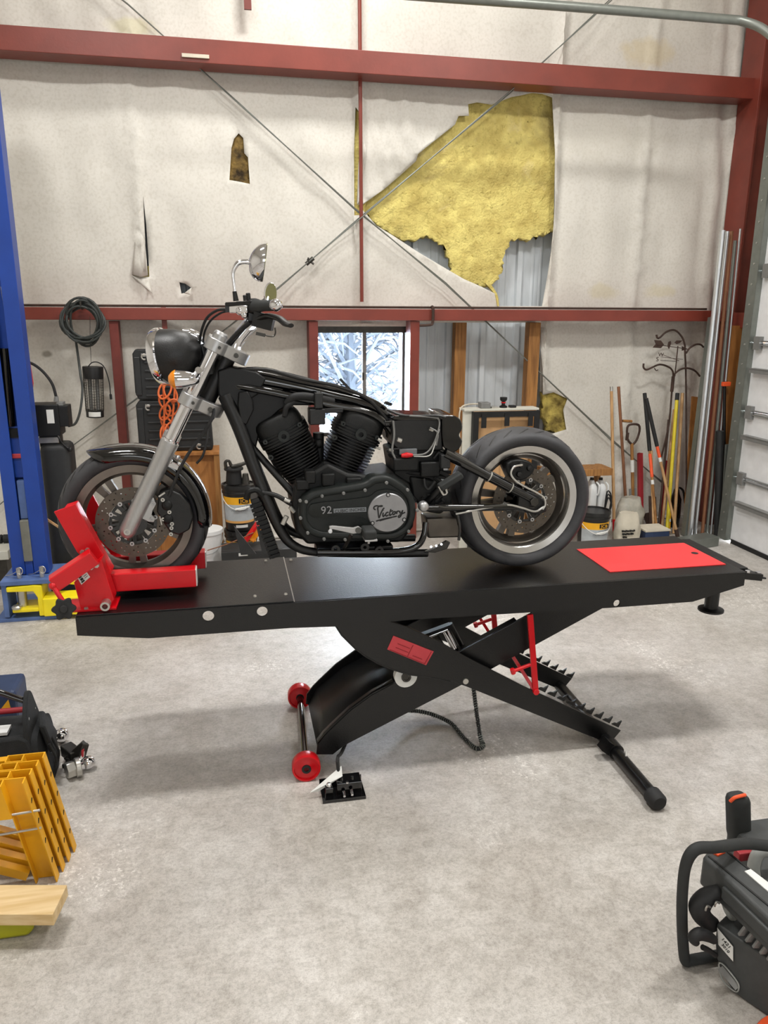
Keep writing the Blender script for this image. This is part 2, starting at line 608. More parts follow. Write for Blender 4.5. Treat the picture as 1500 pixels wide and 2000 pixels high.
def concrete_mat():
    m = mat('worn_concrete', (208, 204, 199), 0.38, 0, 0.06, 1.6, 0.08, 45)
    nt = m.node_tree
    b = nt.nodes['Principled BSDF']
    base = b.inputs['Base Color'].links[0].from_socket
    tc = [n for n in nt.nodes if n.type == 'TEX_COORD'][0]
    last = base
    for sc, lo, hi, dark, fac, dist in [(1.3, 0.36, 0.6, (0.70, 0.67, 0.63, 1), 0.6, 0.6), (4.5, 0.36, 0.6, (0.74, 0.72, 0.69, 1), 0.6, 0.5), (22, 0.36, 0.58, (0.72, 0.71, 0.69, 1), 0.7, 0.3), (80, 0.36, 0.55, (0.7, 0.69, 0.68, 1), 0.7, 0.0), (240, 0.36, 0.52, (0.66, 0.65, 0.64, 1), 0.6, 0.0)]:
        n = nt.nodes.new('ShaderNodeTexNoise')
        n.inputs['Scale'].default_value = sc
        n.inputs['Detail'].default_value = 7
        n.inputs['Roughness'].default_value = 0.65
        n.inputs['Distortion'].default_value = dist
        nt.links.new(tc.outputs['Object'], n.inputs['Vector'])
        r = nt.nodes.new('ShaderNodeValToRGB')
        r.color_ramp.elements[0].position, r.color_ramp.elements[1].position = lo, hi
        r.color_ramp.elements[0].color, r.color_ramp.elements[1].color = dark, (1, 1, 1, 1)
        nt.links.new(n.outputs[0], r.inputs[0])
        x = nt.nodes.new('ShaderNodeMixRGB')
        x.blend_type = 'MULTIPLY'
        x.inputs[0].default_value = fac
        nt.links.new(last, x.inputs[1])
        nt.links.new(r.outputs[0], x.inputs[2])
        last = x.outputs[0]
    # pale scuffs, stretched along one direction
    for rot, scl in ((0.5, (2.5, 40, 1)), (-0.25, (3, 60, 1))):
        mp = nt.nodes.new('ShaderNodeMapping')
        mp.inputs['Rotation'].default_value = (0, 0, rot)
        mp.inputs['Scale'].default_value = scl
        nt.links.new(tc.outputs['Object'], mp.inputs[0])
        n = nt.nodes.new('ShaderNodeTexNoise')
        n.inputs['Scale'].default_value = 1.0
        n.inputs['Detail'].default_value = 8
        n.inputs['Roughness'].default_value = 0.75
        nt.links.new(mp.outputs[0], n.inputs['Vector'])
        r = nt.nodes.new('ShaderNodeValToRGB')
        r.color_ramp.elements[0].position, r.color_ramp.elements[1].position = 0.6, 0.74
        r.color_ramp.elements[0].color, r.color_ramp.elements[1].color = (0, 0, 0, 1), (0.45, 0.45, 0.45, 1)
        nt.links.new(n.outputs[0], r.inputs[0])
        x = nt.nodes.new('ShaderNodeMixRGB')
        x.inputs[2].default_value = (0.74, 0.71, 0.67, 1)
        nt.links.new(r.outputs[0], x.inputs[0])
        nt.links.new(last, x.inputs[1])
        last = x.outputs[0]
    # pale worn speckles gathered in patches, and a few dark oil spots
    for scs, scp, lo, hi, tint, am in ((55, 1.6, 0.56, 0.66, (0.86, 0.83, 0.79, 1), 0.85), (16, 0.9, 0.6, 0.7, (0.16, 0.14, 0.12, 1), 0.5)):
        fa = nt.nodes.new('ShaderNodeTexNoise')
        fa.inputs['Scale'].default_value = scs
        fa.inputs['Detail'].default_value = 8
        fa.inputs['Roughness'].default_value = 0.75
        nt.links.new(tc.outputs['Object'], fa.inputs['Vector'])
        fr_ = nt.nodes.new('ShaderNodeMapRange')
        fr_.inputs['From Min'].default_value, fr_.inputs['From Max'].default_value = 0.54, 0.62
        nt.links.new(fa.outputs[0], fr_.inputs[0])
        fb = nt.nodes.new('ShaderNodeTexNoise')
        fb.inputs['Scale'].default_value = scp
        fb.inputs['Detail'].default_value = 4
        nt.links.new(tc.outputs['Object'], fb.inputs['Vector'])
        gr = nt.nodes.new('ShaderNodeMapRange')
        gr.inputs['From Min'].default_value, gr.inputs['From Max'].default_value = lo, hi
        gr.inputs['To Max'].default_value = am
        nt.links.new(fb.outputs[0], gr.inputs[0])
        mu = nt.nodes.new('ShaderNodeMath')
        mu.operation = 'MULTIPLY'
        nt.links.new(fr_.outputs[0], mu.inputs[0])
        nt.links.new(gr.outputs[0], mu.inputs[1])
        x = nt.nodes.new('ShaderNodeMixRGB')
        x.inputs[2].default_value = tint
        nt.links.new(mu.outputs[0], x.inputs[0])
        nt.links.new(last, x.inputs[1])
        last = x.outputs[0]
    nt.links.new(last, b.inputs['Base Color'])
    n = nt.nodes.new('ShaderNodeTexNoise')
    n.inputs['Scale'].default_value = 3.0
    n.inputs['Detail'].default_value = 6
    nt.links.new(tc.outputs['Object'], n.inputs['Vector'])
    r = nt.nodes.new('ShaderNodeMapRange')
    r.inputs['To Min'].default_value, r.inputs['To Max'].default_value = 0.28, 0.58
    nt.links.new(n.outputs[0], r.inputs[0])
    nt.links.new(r.outputs[0], b.inputs['Roughness'])
    return m


def batt_mat():
    m = mat('yellow_glass_wool', (228, 212, 128), 0.95, 0, 0.2, 9, 1.0, 60, col2=(196, 176, 100))
    nt = m.node_tree
    b = nt.nodes['Principled BSDF']
    base = b.inputs['Base Color'].links[0].from_socket
    tc = [n for n in nt.nodes if n.type == 'TEX_COORD'][0]
    last = base
    for sc, lo, hi, colr, inv in ((2.2, 0.56, 0.72, (0.25, 0.19, 0.09, 1), 0.6), (30, 0.55, 0.7, (0.33, 0.25, 0.05, 1), 0.5), (3.0, 0.6, 0.72, (0.72, 0.6, 0.3, 1), 0.7)):
        n = nt.nodes.new('ShaderNodeTexNoise')
        n.inputs['Scale'].default_value = sc
        n.inputs['Detail'].default_value = 6
        n.inputs['Distortion'].default_value = 1.2
        nt.links.new(tc.outputs['Object'], n.inputs['Vector'])
        r = nt.nodes.new('ShaderNodeValToRGB')
        r.color_ramp.elements[0].position, r.color_ramp.elements[1].position = lo, hi
        r.color_ramp.elements[0].color, r.color_ramp.elements[1].color = (0, 0, 0, 1), (inv,) * 3 + (1,)
        nt.links.new(n.outputs[0], r.inputs[0])
        x = nt.nodes.new('ShaderNodeMixRGB')
        x.inputs[2].default_value = colr
        nt.links.new(r.outputs[0], x.inputs[0])
        nt.links.new(last, x.inputs[1])
        last = x.outputs[0]
    nt.links.new(last, b.inputs['Base Color'])
    return m


M['sheet'] = wall_sheet_mat()
M['concrete'] = concrete_mat()
M['batt'] = batt_mat()
M['battc'] = mat('dirty_glass_wool', (196, 176, 92), 0.95, 0, 0.2, 9, 0.9, 60, col2=(104, 88, 40))
M['battb'] = mat('stained_glass_wool', (150, 122, 66), 0.95, 0, 0.2, 11, 0.9, 60, col2=(48, 36, 18))
M['siding'] = mat('grey_metal_siding', (206, 212, 216), 0.45, 0.0, 0.06, 4, aniso=(4, 4, 1))
M['ceil'] = mat('white_ceiling_sheet', (214, 210, 202), 0.7, 0, 0.05, 2)
M['snow'] = mat('snow', (236, 242, 250), 0.8, 0, 0.04, 2)
M['frost'] = mat('frosted_branches', (33, 38, 45), 0.9, 0, 0.1, 4)
_g = bpy.data.materials.new('window_glass')
_g.use_nodes = True
_nt = _g.node_tree
_nt.nodes.clear()
_o = _nt.nodes.new('ShaderNodeOutputMaterial')
_t = _nt.nodes.new('ShaderNodeBsdfTransparent')
_t.inputs[0].default_value = (0.96, 0.98, 1, 1)
_s = _nt.nodes.new('ShaderNodeBsdfGlossy')
_s.inputs['Roughness'].default_value = 0.02
_x = _nt.nodes.new('ShaderNodeMixShader')
_fr = _nt.nodes.new('ShaderNodeFresnel')
_nt.links.new(_fr.outputs[0], _x.inputs[0])
_nt.links.new(_t.outputs[0], _x.inputs[1])
_nt.links.new(_s.outputs[0], _x.inputs[2])
_nt.links.new(_x.outputs[0], _o.inputs[0])
M['glass'] = _g

# ------------------------------------------------------------------ room
WY = 6.2          # face of the insulation sheet
RX = 4.32         # right wall
DX = 4.02         # overhead door
XL, YF, ZC = -4.2, -5.0, 5.4
struct(MB().span((XL - .2, YF - .2, -0.1), (RX + 0.4, WY + 0.6, 0)).build('floor', M['concrete'], smooth=False), 'worn grey concrete shop floor with scuffs and stains')
struct(MB().span((XL - .2, YF - .2, ZC), (RX + 0.4, WY + 0.6, ZC + 0.1)).build('ceiling', M['ceil'], smooth=False))
struct(MB().span((XL - 0.2, YF, 0), (XL, WY + 0.5, ZC)).build('wall_left', M['ceil'], smooth=False))
mb = MB()
mb.span((XL - .2, YF - 0.2, 0), (RX + .4, YF, ZC))
struct(mb.build('wall_front', M['ceil'], smooth=False))


def wall_back():
    Z1 = ZC
    hp = {}
    px = lambda L: [(q.x, q.z) for q in (P(a, b, Y=WY) for a, b in L)]
    hp['big'] = px([(701, 404), (722, 390), (752, 368), (782, 342), (812, 315), (815, 302), (850, 274), (889, 243), (896, 226), (916, 226), (915, 203), (932, 200), (960, 205), (998, 190), (1040, 181), (1060, 183), (1079, 190), (1080, 300),
                    (1078, 440), (1072, 480), (1066, 540), (1060, 598), (976, 598), (970, 575), (940, 560), (905, 545), (862, 520), (815, 492), (770, 462), (735, 440)])
    hp['low'] = px([(818, 630), (1052, 630), (1056, 720), (1054, 770), (1080, 766), (1106, 778), (1098, 800), (1104, 838), (1080, 846), (1054, 838), (1050, 905), (1046, 990), (818, 990)])
    hp['small'] = px([(448, 352), (452, 290), (457, 272), (466, 261), (475, 270), (477, 300), (484, 308), (488, 360), (470, 356)])
    hp['tear'] = px([(257, 537), (272, 541), (292, 541), (290, 500), (286, 440), (280, 380), (278, 340), (281, 400), (284, 470), (286, 530)])
    hp['tri'] = px([(350, 551), (362, 554), (374, 562), (368, 571), (354, 573)])
    hp['slit'] = px([(694, 210), (700, 225), (700, 300), (696, 400), (706, 402), (704, 421), (692, 421), (691, 300)])
    w0, w1 = P(619, 640, Y=WY), P(800, 640, Y=WY)
    hp['win'] = [(w0.x - .01, w0.z - .86), (w1.x + .01, w0.z - .86), (w1.x + .01, w0.z + .01), (w0.x - .01, w0.z + .01)]
    pts, edges = [], []
    for L in hp.values():
        b = len(pts)
        pts += [V(q) for q in L]
        edges += [(b + i, b + (i + 1) % len(L)) for i in range(len(L))]
    b = len(pts)
    cor = [(XL, 0), (RX + .1, 0), (RX + .1, Z1), (XL, Z1)]
    pts += [V(q) for q in cor]
    edges += [(b + i, b + (i + 1) % 4) for i in range(4)]
    x = XL + .04
    step = 0.045
    fine0, fine1 = -1.7, RX
    while x < RX + .05:
        st = step if x > fine0 else 0.2
        z = 0.03
        while z < Z1:
            sz = step if z < 4.2 else 0.15
            pts.append(V((x + random.uniform(-.008, .008), z + random.uniform(-.008, .008))))
            z += sz
        x += st
    vv, ee, ff, _a, _b, _c = delaunay_2d_cdt(pts, edges, [], 0, 1e-5)

    def inside(p, L):
        c = False
        j = len(L) - 1
        for i in range(len(L)):
            if (L[i][1] > p[1]) != (L[j][1] > p[1]) and p[0] < (L[j][0] - L[i][0]) * (p[1] - L[i][1]) / (L[j][1] - L[i][1]) + L[i][0]:
                c = not c
            j = i
        return c
    bb = {k: (min(q[0] for q in L), max(q[0] for q in L), min(q[1] for q in L), max(q[1] for q in L)) for k, L in hp.items()}
    seams = [P(a, 300, Y=WY).x for a in (268, 700, 1083, 1262)]
    bm = bmesh.new()
    vs = []
    for q in vv:
        X, Z = q
        y = 0.03 * nz(X * 1.3, Z * 0.9) + 0.012 * nz(X * 5, Z * 3.0, 3) + 0.003 * nz(X * 14, Z * 9, 8) + 0.016 * nz(X * 4.5 + Z * .4, Z * 0.7, 21)
        # soft billow between the steel rails, held back at the rails
        t = min(abs(Z - 1.80), abs(Z - 3.6))
        y += -0.03 * (1 - math.exp(-(t / 0.35) ** 2)) + 0.015
        for i, sx in enumerate(seams):
            d = X - sx - 0.012 * nz(Z * 2, i * 7.0)
            y += -0.05 * math.exp(-(d / 0.02) ** 2) + 0.014 * math.exp(-((d - 0.05) / 0.02) ** 2) * (0.5 + nz(Z * 1.5, i))
        # hanging creases left of the bare insulation and at the far right edge
        if 1.0 < X < 1.9 and 2.4 < Z < 3.6:
            y += 0.014 * sin((X * 0.9 + (Z - 3.5) * 0.35) * 46 + 3 * nz(X * 4, Z * 3)) * max(0, 1 - abs(X - 1.35) / 0.5)
        if X > 3.85:
            y += 0.03 * sin(X * 34 + Z * 2.1 + 2.0 * nz(X * 2, Z * 2)) * min(1, (X - 3.85) / 0.3)
        vs.append(bm.verts.new((X, WY + y, Z)))
    for f in ff:
        c = (sum(vv[i][0] for i in f) / len(f), sum(vv[i][1] for i in f) / len(f))
        if any(bb[k][0] < c[0] < bb[k][1] and bb[k][2] < c[1] < bb[k][3] and inside(c, L) for k, L in hp.items()):
            continue
        bm.faces.new([vs[i] for i in f])
    mb = MB()
    mb.bm.free()
    mb.bm = bm
    o = mb.build('wall_back', M['sheet'], angle=80, solid=0.004)
    return struct(o, 'torn white vinyl insulation sheet covering the back wall'), hp


wb, HP = wall_back()


def at_wall(px, py, dy=0.0):
    return P(px, py, Y=WY + dy)


# corrugated siding behind the sheet, with the window opening left out
def siding():
    mb = MB()
    ya = WY + 0.2
    wa, wc = HP['win'][0], HP['win'][2]
    def strip(xa, xb, za, zb):
        x = xa
        prof = []
        while x < xb:
            ph = (x % 0.3)
            prof.append((x, ya - (0.03 if 0.02 < ph < 0.07 else 0.0) - (0.006 if 0.16 < ph < 0.18 or 0.23 < ph < 0.25 else 0)))
            x += 0.01
        prof.append((xb, ya))
        vs = [[mb.bm.verts.new((px_, py_, zz)) for px_, py_ in prof] for zz in (za, zb)]
        for i in range(len(prof) - 1):
            mb.bm.faces.new((vs[0][i], vs[0][i + 1], vs[1][i + 1], vs[1][i]))
    strip(XL, wa[0] - 0.02, 0, ZC)
    strip(wc[0] + 0.02, RX + .3, 0, ZC)
    strip(wa[0] - 0.02, wc[0] + 0.02, 0, wa[1])
    strip(wa[0] - 0.02, wc[0] + 0.02, wc[1], ZC)
    return mb.build('wall_siding', M['siding'], smooth=False)


struct(siding(), 'pale grey ribbed metal siding behind the torn sheet')


# fluffy insulation batts seen through the tears
def batt(outline, y0, thick, seed, fringe=0.03, m='batt'):
    """lumpy blanket filling a traced outline, with a ragged edge"""
    L = []
    n = len(outline)
    for i in range(n):
        a, b = V(outline[i]), V(outline[(i + 1) % n])
        k = max(1, int((b - a).length / 0.025))
        d = (b - a).normalized()
        nn = V((-d.y, d.x))
        for j in range(k):
            q = a.lerp(b, j / k)
            L.append(q + nn * fringe * (nz(q.x * 30, q.y * 30, seed) + 0.6 * nz(q.x * 80, q.y * 80, seed)))
    xs, zs = [q.x for q in L], [q.y for q in L]
    pts = [V(q) for q in L]
    ed = [(i, (i + 1) % len(L)) for i in range(len(L))]

    def ins(p):
        c = False
        j = len(L) - 1
        for i in range(len(L)):
            if (L[i].y > p.y) != (L[j].y > p.y) and p.x < (L[j].x - L[i].x) * (p.y - L[i].y) / (L[j].y - L[i].y) + L[i].x:
                c = not c
            j = i
        return c
    x = min(xs)
    while x < max(xs):
        z = min(zs)
        while z < max(zs):
            q = V((x + random.uniform(-.005, .005), z + random.uniform(-.005, .005)))
            if ins(q):
                pts.append(q)
            z += 0.02
        x += 0.02
    vv, ee, ff, _a, _b, _c = delaunay_2d_cdt(pts, ed, [], 1, 1e-5)
    mb = MB()
    vs = []
    for q in vv:
        y = y0 + 0.02 * nz(q.x * 4, q.y * 4, seed) + 0.008 * nz(q.x * 13, q.y * 13, seed) + 0.006 * nz(q.x * 30, q.y * 30, seed) + 0.004 * nz(q.x * 70, q.y * 70, seed)
        vs.append(mb.bm.verts.new((q.x, y, q.y)))
    for f in ff:
        mb.bm.faces.new([vs[i] for i in f])
    return mb.build('insulation_batt', M[m], angle=180, solid=thick)


wpx = lambda L, dy=0.1: [(q.x, q.z) for q in (P(a, b, Y=WY + dy) for a, b in L)]
tag(batt(wpx([(690, 404), (740, 360), (800, 305), (880, 235), (905, 196), (960, 196), (1040, 172), (1098, 182), (1096, 445), (1050, 462), (1022, 470), (995, 468), (985, 495), (972, 545), (958, 560), (930, 556), (905, 552), (880, 540), (876, 505),
              (862, 482), (838, 462), (815, 470), (790, 470), (765, 462), (735, 440)]), WY + 0.115, 0.05, 1), 'yellow fibreglass batt bared by the big triangular tear', 'insulation', kind='stuff')
tag(batt(wpx([(440, 250), (496, 250), (496, 372), (440, 372)]), WY + 0.06, 0.05, 2, m='battb'), 'brown stained fibreglass in the narrow upright tear left of the cable', 'insulation', kind='stuff')
tag(batt(wpx([(1050, 764), (1112, 764), (1112, 850), (1062, 842), (1050, 815)]), WY + 0.06, 0.06, 3, m='battc'), 'yellow fibreglass tuft beside the right wooden stud', 'insulation', kind='stuff')
tag(batt(wpx([(255, 520), (297, 520), (297, 552), (255, 552)], 0.05), WY + 0.045, 0.03, 4, 0.01), 'yellow fibreglass inside the torn pocket above the hanging cable coil', 'insulation', kind='stuff')
tag(batt(wpx([(686, 190), (712, 190), (712, 430), (686, 430)], 0.05), WY + 0.05, 0.03, 5, 0.01), 'strip of yellow fibreglass in the slit beside the red sag rod', 'insulation', kind='stuff')
mb = MB()
mb.tube([at_wall(950, 552, .05), at_wall(962, 566, .02), at_wall(970, 580, 0.0), at_wall(973, 598, -.01)], [.02, .015, .012, .008], 6, sm=3)
tag(mb.build('insulation_strand', M['batt']), 'thin yellow fibreglass strand hanging over the middle girt', 'insulation', kind='stuff')

# loose flaps of sheet
def flap(L, name, label, curl=0.05):
    mb = MB()
    n = len(L)
    vs = [mb.bm.verts.new(P(a, b, Y=WY - c)) for a, b, c in L]
    mb.bm.faces.new(vs)
    bmesh.ops.triangulate(mb.bm, faces=mb.bm.faces)
    bmesh.ops.subdivide_edges(mb.bm, edges=mb.bm.edges, cuts=3, use_grid_fill=True)
    for v in mb.bm.verts:
        v.co.y += 0.012 * nz(v.co.x * 14, v.co.z * 6)
    o = mb.build(name, M['sheet'], angle=80, solid=0.003)
    return tag(o, label, 'torn sheet')


flap([(707, 246, .0), (715, 290, .05), (708, 340, .06), (703, 398, .03), (697, 396, .02), (700, 320, .03)], 'sheet_flap', 'narrow white sheet flap curling beside the red sag rod')
flap([(690, 422, .02), (706, 424, .01), (703, 500, .02), (700, 560, .01), (698, 500, .03), (692, 460, .04)], 'sheet_flap', 'white sheet edge hanging below the crossing of the brace cables')
flap([(257, 538, .01), (290, 545, .02), (297, 573, .05)], 'sheet_flap', 'pointed white sheet flap below the torn pocket above the cable coil')
flap([(268, 420, .02), (278, 415, .02), (289, 538, .035), (275, 541, .045), (258, 536, .02)], 'sheet_flap', 'long white sheet fold hanging above the torn pocket')
flap([(360, 573, .005), (374, 562, .02), (372, 576, .03)], 'sheet_flap', 'tiny curled sheet scrap at the black triangular hole')
flap([(1040, 172, .0), (1082, 168, .0), (1080, 186, .03), (1062, 182, .03)], 'sheet_flap', 'white sheet corner folded over the top of the bared batt')
flap([(1056, 640, .01), (1064, 640, .03), (1068, 700, .05), (1062, 760, .03), (1055, 766, .01)], 'sheet_flap', 'curled white sheet edge beside the right wooden stud')


# red steel framing
def girt(z0, z1, ya, yb, name, label):
    mb = MB()
    o = [(ya, z1), (ya, z0), (ya + .012, z0), (yb, z0), (yb, z0 + .012), (ya + .012, z0 + .012), (ya + .012, z1 - .012), (yb, z1 - .012), (yb, z1)]
    mb.prism([(XL + 0.01, y, z) for y, z in o], (RX - XL - 0.03, 0, 0))
    return struct(mb.build(name, M['primer'], smooth=False, bevel=0.004), label)


def zat(py, Y, x=700):
    return P(x, py, Y=Y).z


girt(zat(143, 5.97), zat(97, 5.97), 5.97, 6.17, 'trim_1', 'heavy red primer girt high on the back wall')
girt(zat(626, 5.97), zat(603, 5.97), 5.97, 6.17, 'trim_2', 'red primer girt along the wall at window head height')


def post(pxa, pxb, y0, y1, Y, name, m, dep=0.1, label=None):
    a, b = P(pxa, y0, Y=Y), P(pxb, y0, Y=Y)
    zb = 0.0 if y1 is None else P(pxa, y1, Y=Y).z
    o = MB().span((a.x, Y, zb), (b.x, Y + dep, a.z)).build(name, m, smooth=False, bevel=0.003)
    return struct(o, label)


post(603, 621, 627, None, 5.99, 'trim_3', M['primer2'], 0.16, 'red window post on the left of the window')
post(802, 820, 627, None, 5.99, 'trim_4', M['primer'], 0.16, 'red window post on the right of the window')
post(212, 230, 627, None, 6.0, 'trim_5', M['primer2'], 0.12, 'red post beside the hanging bug lamp')
post(890, 912, 630, None, 6.22, 'trim_6', M['stud'], 0.09, 'wooden stud right of the window')
post(1035, 1057, 630, None, 6.1, 'trim_7', M['stud'], 0.1, 'wooden stud at the right edge of the bare siding')
post(314, 324, 600, 650, 6.02, 'trim_8', M['primer'], 0.02, 'short red clip hanging from the middle girt')
mb = MB()
mb.cyl(P(702, -60, Y=6.1), P(702, -60, Y=6.1) * 1.0 + V((0.012, 0, -2.25)), 0.014, n=8)
struct(mb.build('trim_9', M['primer']), 'thin red sag rod between the two girts')
a = P(484, 20, Y=6.1)
struct(MB().span((a.x - .025, 6.08, a.z), (a.x + .025, 6.1, a.z + .3)).build('trim_10', M['primer2'], smooth=False), 'small red steel tab hanging at the top edge')
a = P(382, 110, Y=5.965)
tag(MB().span((a.x - .09, 5.955, a.z - .01), (a.x + .09, 5.972, a.z + .012)).build('paper_strip', M['canvas'], smooth=False), 'pale strip stuck on the underside of the upper red girt', 'strip')

# column at the right
mb = MB()
cx0 = P(1398, 600, Y=6.15).x
cx1 = min(P(1466, 600, Y=5.9).x, RX - .005)
mb.span((cx0, 5.9, 0.0), (cx0 + .02, 6.16, ZC - .01)).span((cx1 - .02, 5.9, 0.0), (cx1, 6.16, ZC - .01)).span((cx0 + .02, 5.92, 0.0), (cx1 - .02, 5.94, ZC - .01))
struct(mb.build('trim_11', M['primer'], smooth=False, bevel=.003), 'red steel column in the right corner')
mb = MB()
mb.bar((cx1 + .02, 5.84, 3.52), (RX - .02, 5.3, 3.56), .12, .16)
mb.span((RX - .14, 4.2, 3.48), (RX - .02, 5.4, 3.62))
struct(mb.build('trim_12', M['primer'], smooth=False), 'red girt running along the right wall')
struct(MB().span((RX - .2, 5.5, 1.72), (RX - .01, 5.84, 1.84)).build('trim_13', M['primer'], smooth=False), 'short red girt between column and door track')

# right wall and sectional door
mb = MB()
mb.span((RX, 5.55, 0), (RX + .2, WY + .4, ZC)).span((RX, YF, 3.6), (RX + .2, 5.55, ZC)).span((RX, YF, 0), (RX + .2, 1.4, 3.6)).span((DX + .05, 1.31, 0), (RX, 1.36, 3.74)).span((DX + .05, 1.31, 3.68), (RX, 5.5, 3.73))
struct(mb.build('wall_right', M['sheet'], smooth=False))
mb = MB()
zz = 0.03
door = thing('door_1', 'white sectional overhead door on the right', 'door', (DX, 3.4, 0))
door['kind'] = 'structure'
hs = []
for k in range(7):
    h = 0.53
    mb.span((DX, 1.3, zz), (DX + .045, 5.5, zz + h - .004))
    hs.append(zz + h - .006)
    zz += h
mb.build('door_panels', M['door'], door, smooth=False, bevel=.006)
mb = MB()
for h in hs[:-1]:
    mb.span((DX - .02, 1.4, h - .02), (DX + .0, 5.36, h - .012)).span((DX - .02, 1.4, h + .012), (DX, 5.36, h + .02))
    mb.span((DX - .035, 5.30, h - .05), (DX - .002, 5.37, h + .05))
for h in (0.36, 0.9, 1.42):
    mb.span((DX - .05, 1.4, h - .006), (DX, 5.36, h + .006)).span((DX - .05, 1.4, h - .03), (DX - .044, 5.36, h))
mb.build('door_struts', M['grey'], door, smooth=False)
MB().span((DX - .01, 1.35, 0.0), (DX + .05, 5.38, .035)).build('door_seal', M['rubber'], door, smooth=False)
mb = MB()
mb.span((DX - .05, 5.40, 0.02), (DX - .045, 5.50, 3.5)).span((DX - .05, 5.40, 0.02), (DX + .02, 5.405, 3.5)).span((DX + .0, 5.47, .02), (DX + .10, 5.475, 3.6)).span((DX - .045, 5.495, .02), (DX + .1, 5.50, 3.5))
mb.build('door_track', M['conduit'], door, smooth=False)
mb = MB()
for k in range(22):
    z = 0.1 + k * .15
    mb.cyl((DX - .056, 5.45, z), (DX - .05, 5.45, z), .007, n=8)
mb.build('track_bolts', M['steel'], door)
struct(MB().span((DX + .06, 5.5, 0), (RX, 5.56, ZC)).build('trim_14', M['stud'], smooth=False), 'wooden door jamb')

# window
wx0, wz0 = HP['win'][0]
wx1, wz1 = HP['win'][2]
win = thing('window_1', 'white sliding window with frosty view', 'window', ((wx0 + wx1) / 2, WY + .1, wz0))
win['kind'] = 'structure'
mb = MB()
t = .03
ya, yb = WY - .02, WY + .3
mb.span((wx0, ya + .04, wz1 - .05), (wx1, yb, wz1)).span((wx0, ya, wz0), (wx1, yb, wz0 + t)).span((wx0, ya, wz0), (wx0 + .014, yb, wz1)).span((wx1 - .03, ya, wz0), (wx1, yb, wz1))
mb.build('window_frame', M['dsteel'], win, smooth=False)
mb = MB()
mx = P(711, 700, Y=WY + .12).x
mb.span((mx - .016, WY + .10, wz0 + t), (mx + .016, WY + .13, wz1 - .05))
for xa, xb in ((wx0 + .014, wx0 + .03), (wx1 - .045, wx1 - .03)):
    mb.span((xa, WY + .10, wz0 + t), (xb, WY + .13, wz1 - .05))
mb.build('window_sash', M['grey'], win, smooth=False)
MB().span((wx0 + .014, WY + .115, wz0 + t), (wx1 - .03, WY + .119, wz1 - .05)).build('window_pane', M['glass'], win, smooth=False)
a = P(709, 735, Y=WY + .09)
MB().span((a.x - .008, WY + .085, a.z - .03), (a.x + .008, WY + .1, a.z + .03)).build('window_latch', M['dsteel'], win, smooth=False)

# outside: snow and frosted bare trees
struct(MB().span((-30, WY + 0.7, -0.3), (34, 60, -0.2)).build('exterior_ground', M['snow'], smooth=False), 'snow outside the window')


def bare_tree(x, y, h, seed, label, m, nb=26):
    rnd = random.Random(seed)
    mb = MB()
    trunk = [V((x + .04 * rnd.uniform(-1, 1) * k, y, -0.2 + h * k / 5)) for k in range(6)]
    mb.tube(trunk, [h * .028 * (1 - k / 6.5) for k in range(6)], 7, sm=2)
    for i in range(nb):
        k = rnd.uniform(.08, .97)
        p = trunk[0].lerp(trunk[-1], k)
        an = rnd.uniform(0, 2 * pi)
        L = h * rnd.uniform(.18, .42) * (1.1 - k * .5)
        d = V((cos(an), sin(an) * .7, rnd.uniform(.1, .9)))
        q = [p, p + d * L * .5 + V((0, 0, .05 * L)), p + d * L + V((0, 0, rnd.uniform(-.3, .2) * L))]
        mb.tube(q, [h * .009, h * .006, h * .002], 4, sm=2)
        for j in range(9):
            t = rnd.uniform(.25, .95)
            s0 = q[0].lerp(q[2], t)
            dd = V((rnd.uniform(-1, 1), rnd.uniform(-1, 1), rnd.uniform(-.5, 1))) * L * .4
            mb.tube([s0, s0 + dd * .5, s0 + dd + V((0, 0, -.1 * L))], [h * .005, h * .004, h * .002], 3, sm=1)
    return tag(mb.build('bare_tree', m), label, 'tree', 'frosted trees outside the window')


bare_tree(1.75, 11.0, 4.2, 3, 'frosted bare tree seen through the left window pane', M['frost'], 120)
bare_tree(4.3, 15.5, 4.2, 5, 'frosted bare tree seen through the right window pane', M['frost'], 120)
struct(MB().span((-4, 22, .75), (12, 22.1, .80)).build('exterior_rail', M['frost'], smooth=False))


# brace cables across the wall
def cable(pts, r, name, label, m, cat='cable', sm=1, group=None):
    mb = MB()
    mb.tube(pts, r, 6, sm=sm)
    return tag(mb.build(name, m), label, cat, group)


FALL = [(150, -70), (250, 8), (470, 206), (690, 404), (870, 555), (1195, 858), (1310, 958)]
RISE = [(-60, 1035), (105, 897), (280, 770), (545, 560), (700, 430), (1000, 175), (1195, 0), (1270, -66)]
for L, y, dz, lab in ((FALL, 6.11, 0, 'steel brace cable running from upper left down to lower right across the wall'), (FALL, 6.125, .022, 'second strand lying just under the falling brace cable'),
                      (RISE, 6.08, 0, 'steel brace cable rising from lower left to upper right across the wall'), (RISE, 6.14, .022, 'second strand lying just under the rising brace cable')):
    pts = [P(a, b, Y=y) for a, b in L]
    n_ = len(pts)
    pts = [p - V((0, 0, dz * sin(3.0 * k))) * (1 if dz else 0) for k, p in enumerate(pts)]
    cable(pts, 0.0045, 'brace_cable', lab, M['conduit'])
mb = MB()
a, b = P(598, 516, Y=6.1), P(612, 504, Y=6.1)
mb.cyl(a, b, .016, n=10).cyl(P(600, 506, Y=6.1), P(613, 516, Y=6.1), .008, n=8).cyl(P(602, 503, Y=6.08), P(603, 514, Y=6.08), .006, n=8)
tag(mb.build('cable_clamp', M['dsteel']), 'dark clamp on the rising brace cable above the handlebar', 'clamp')

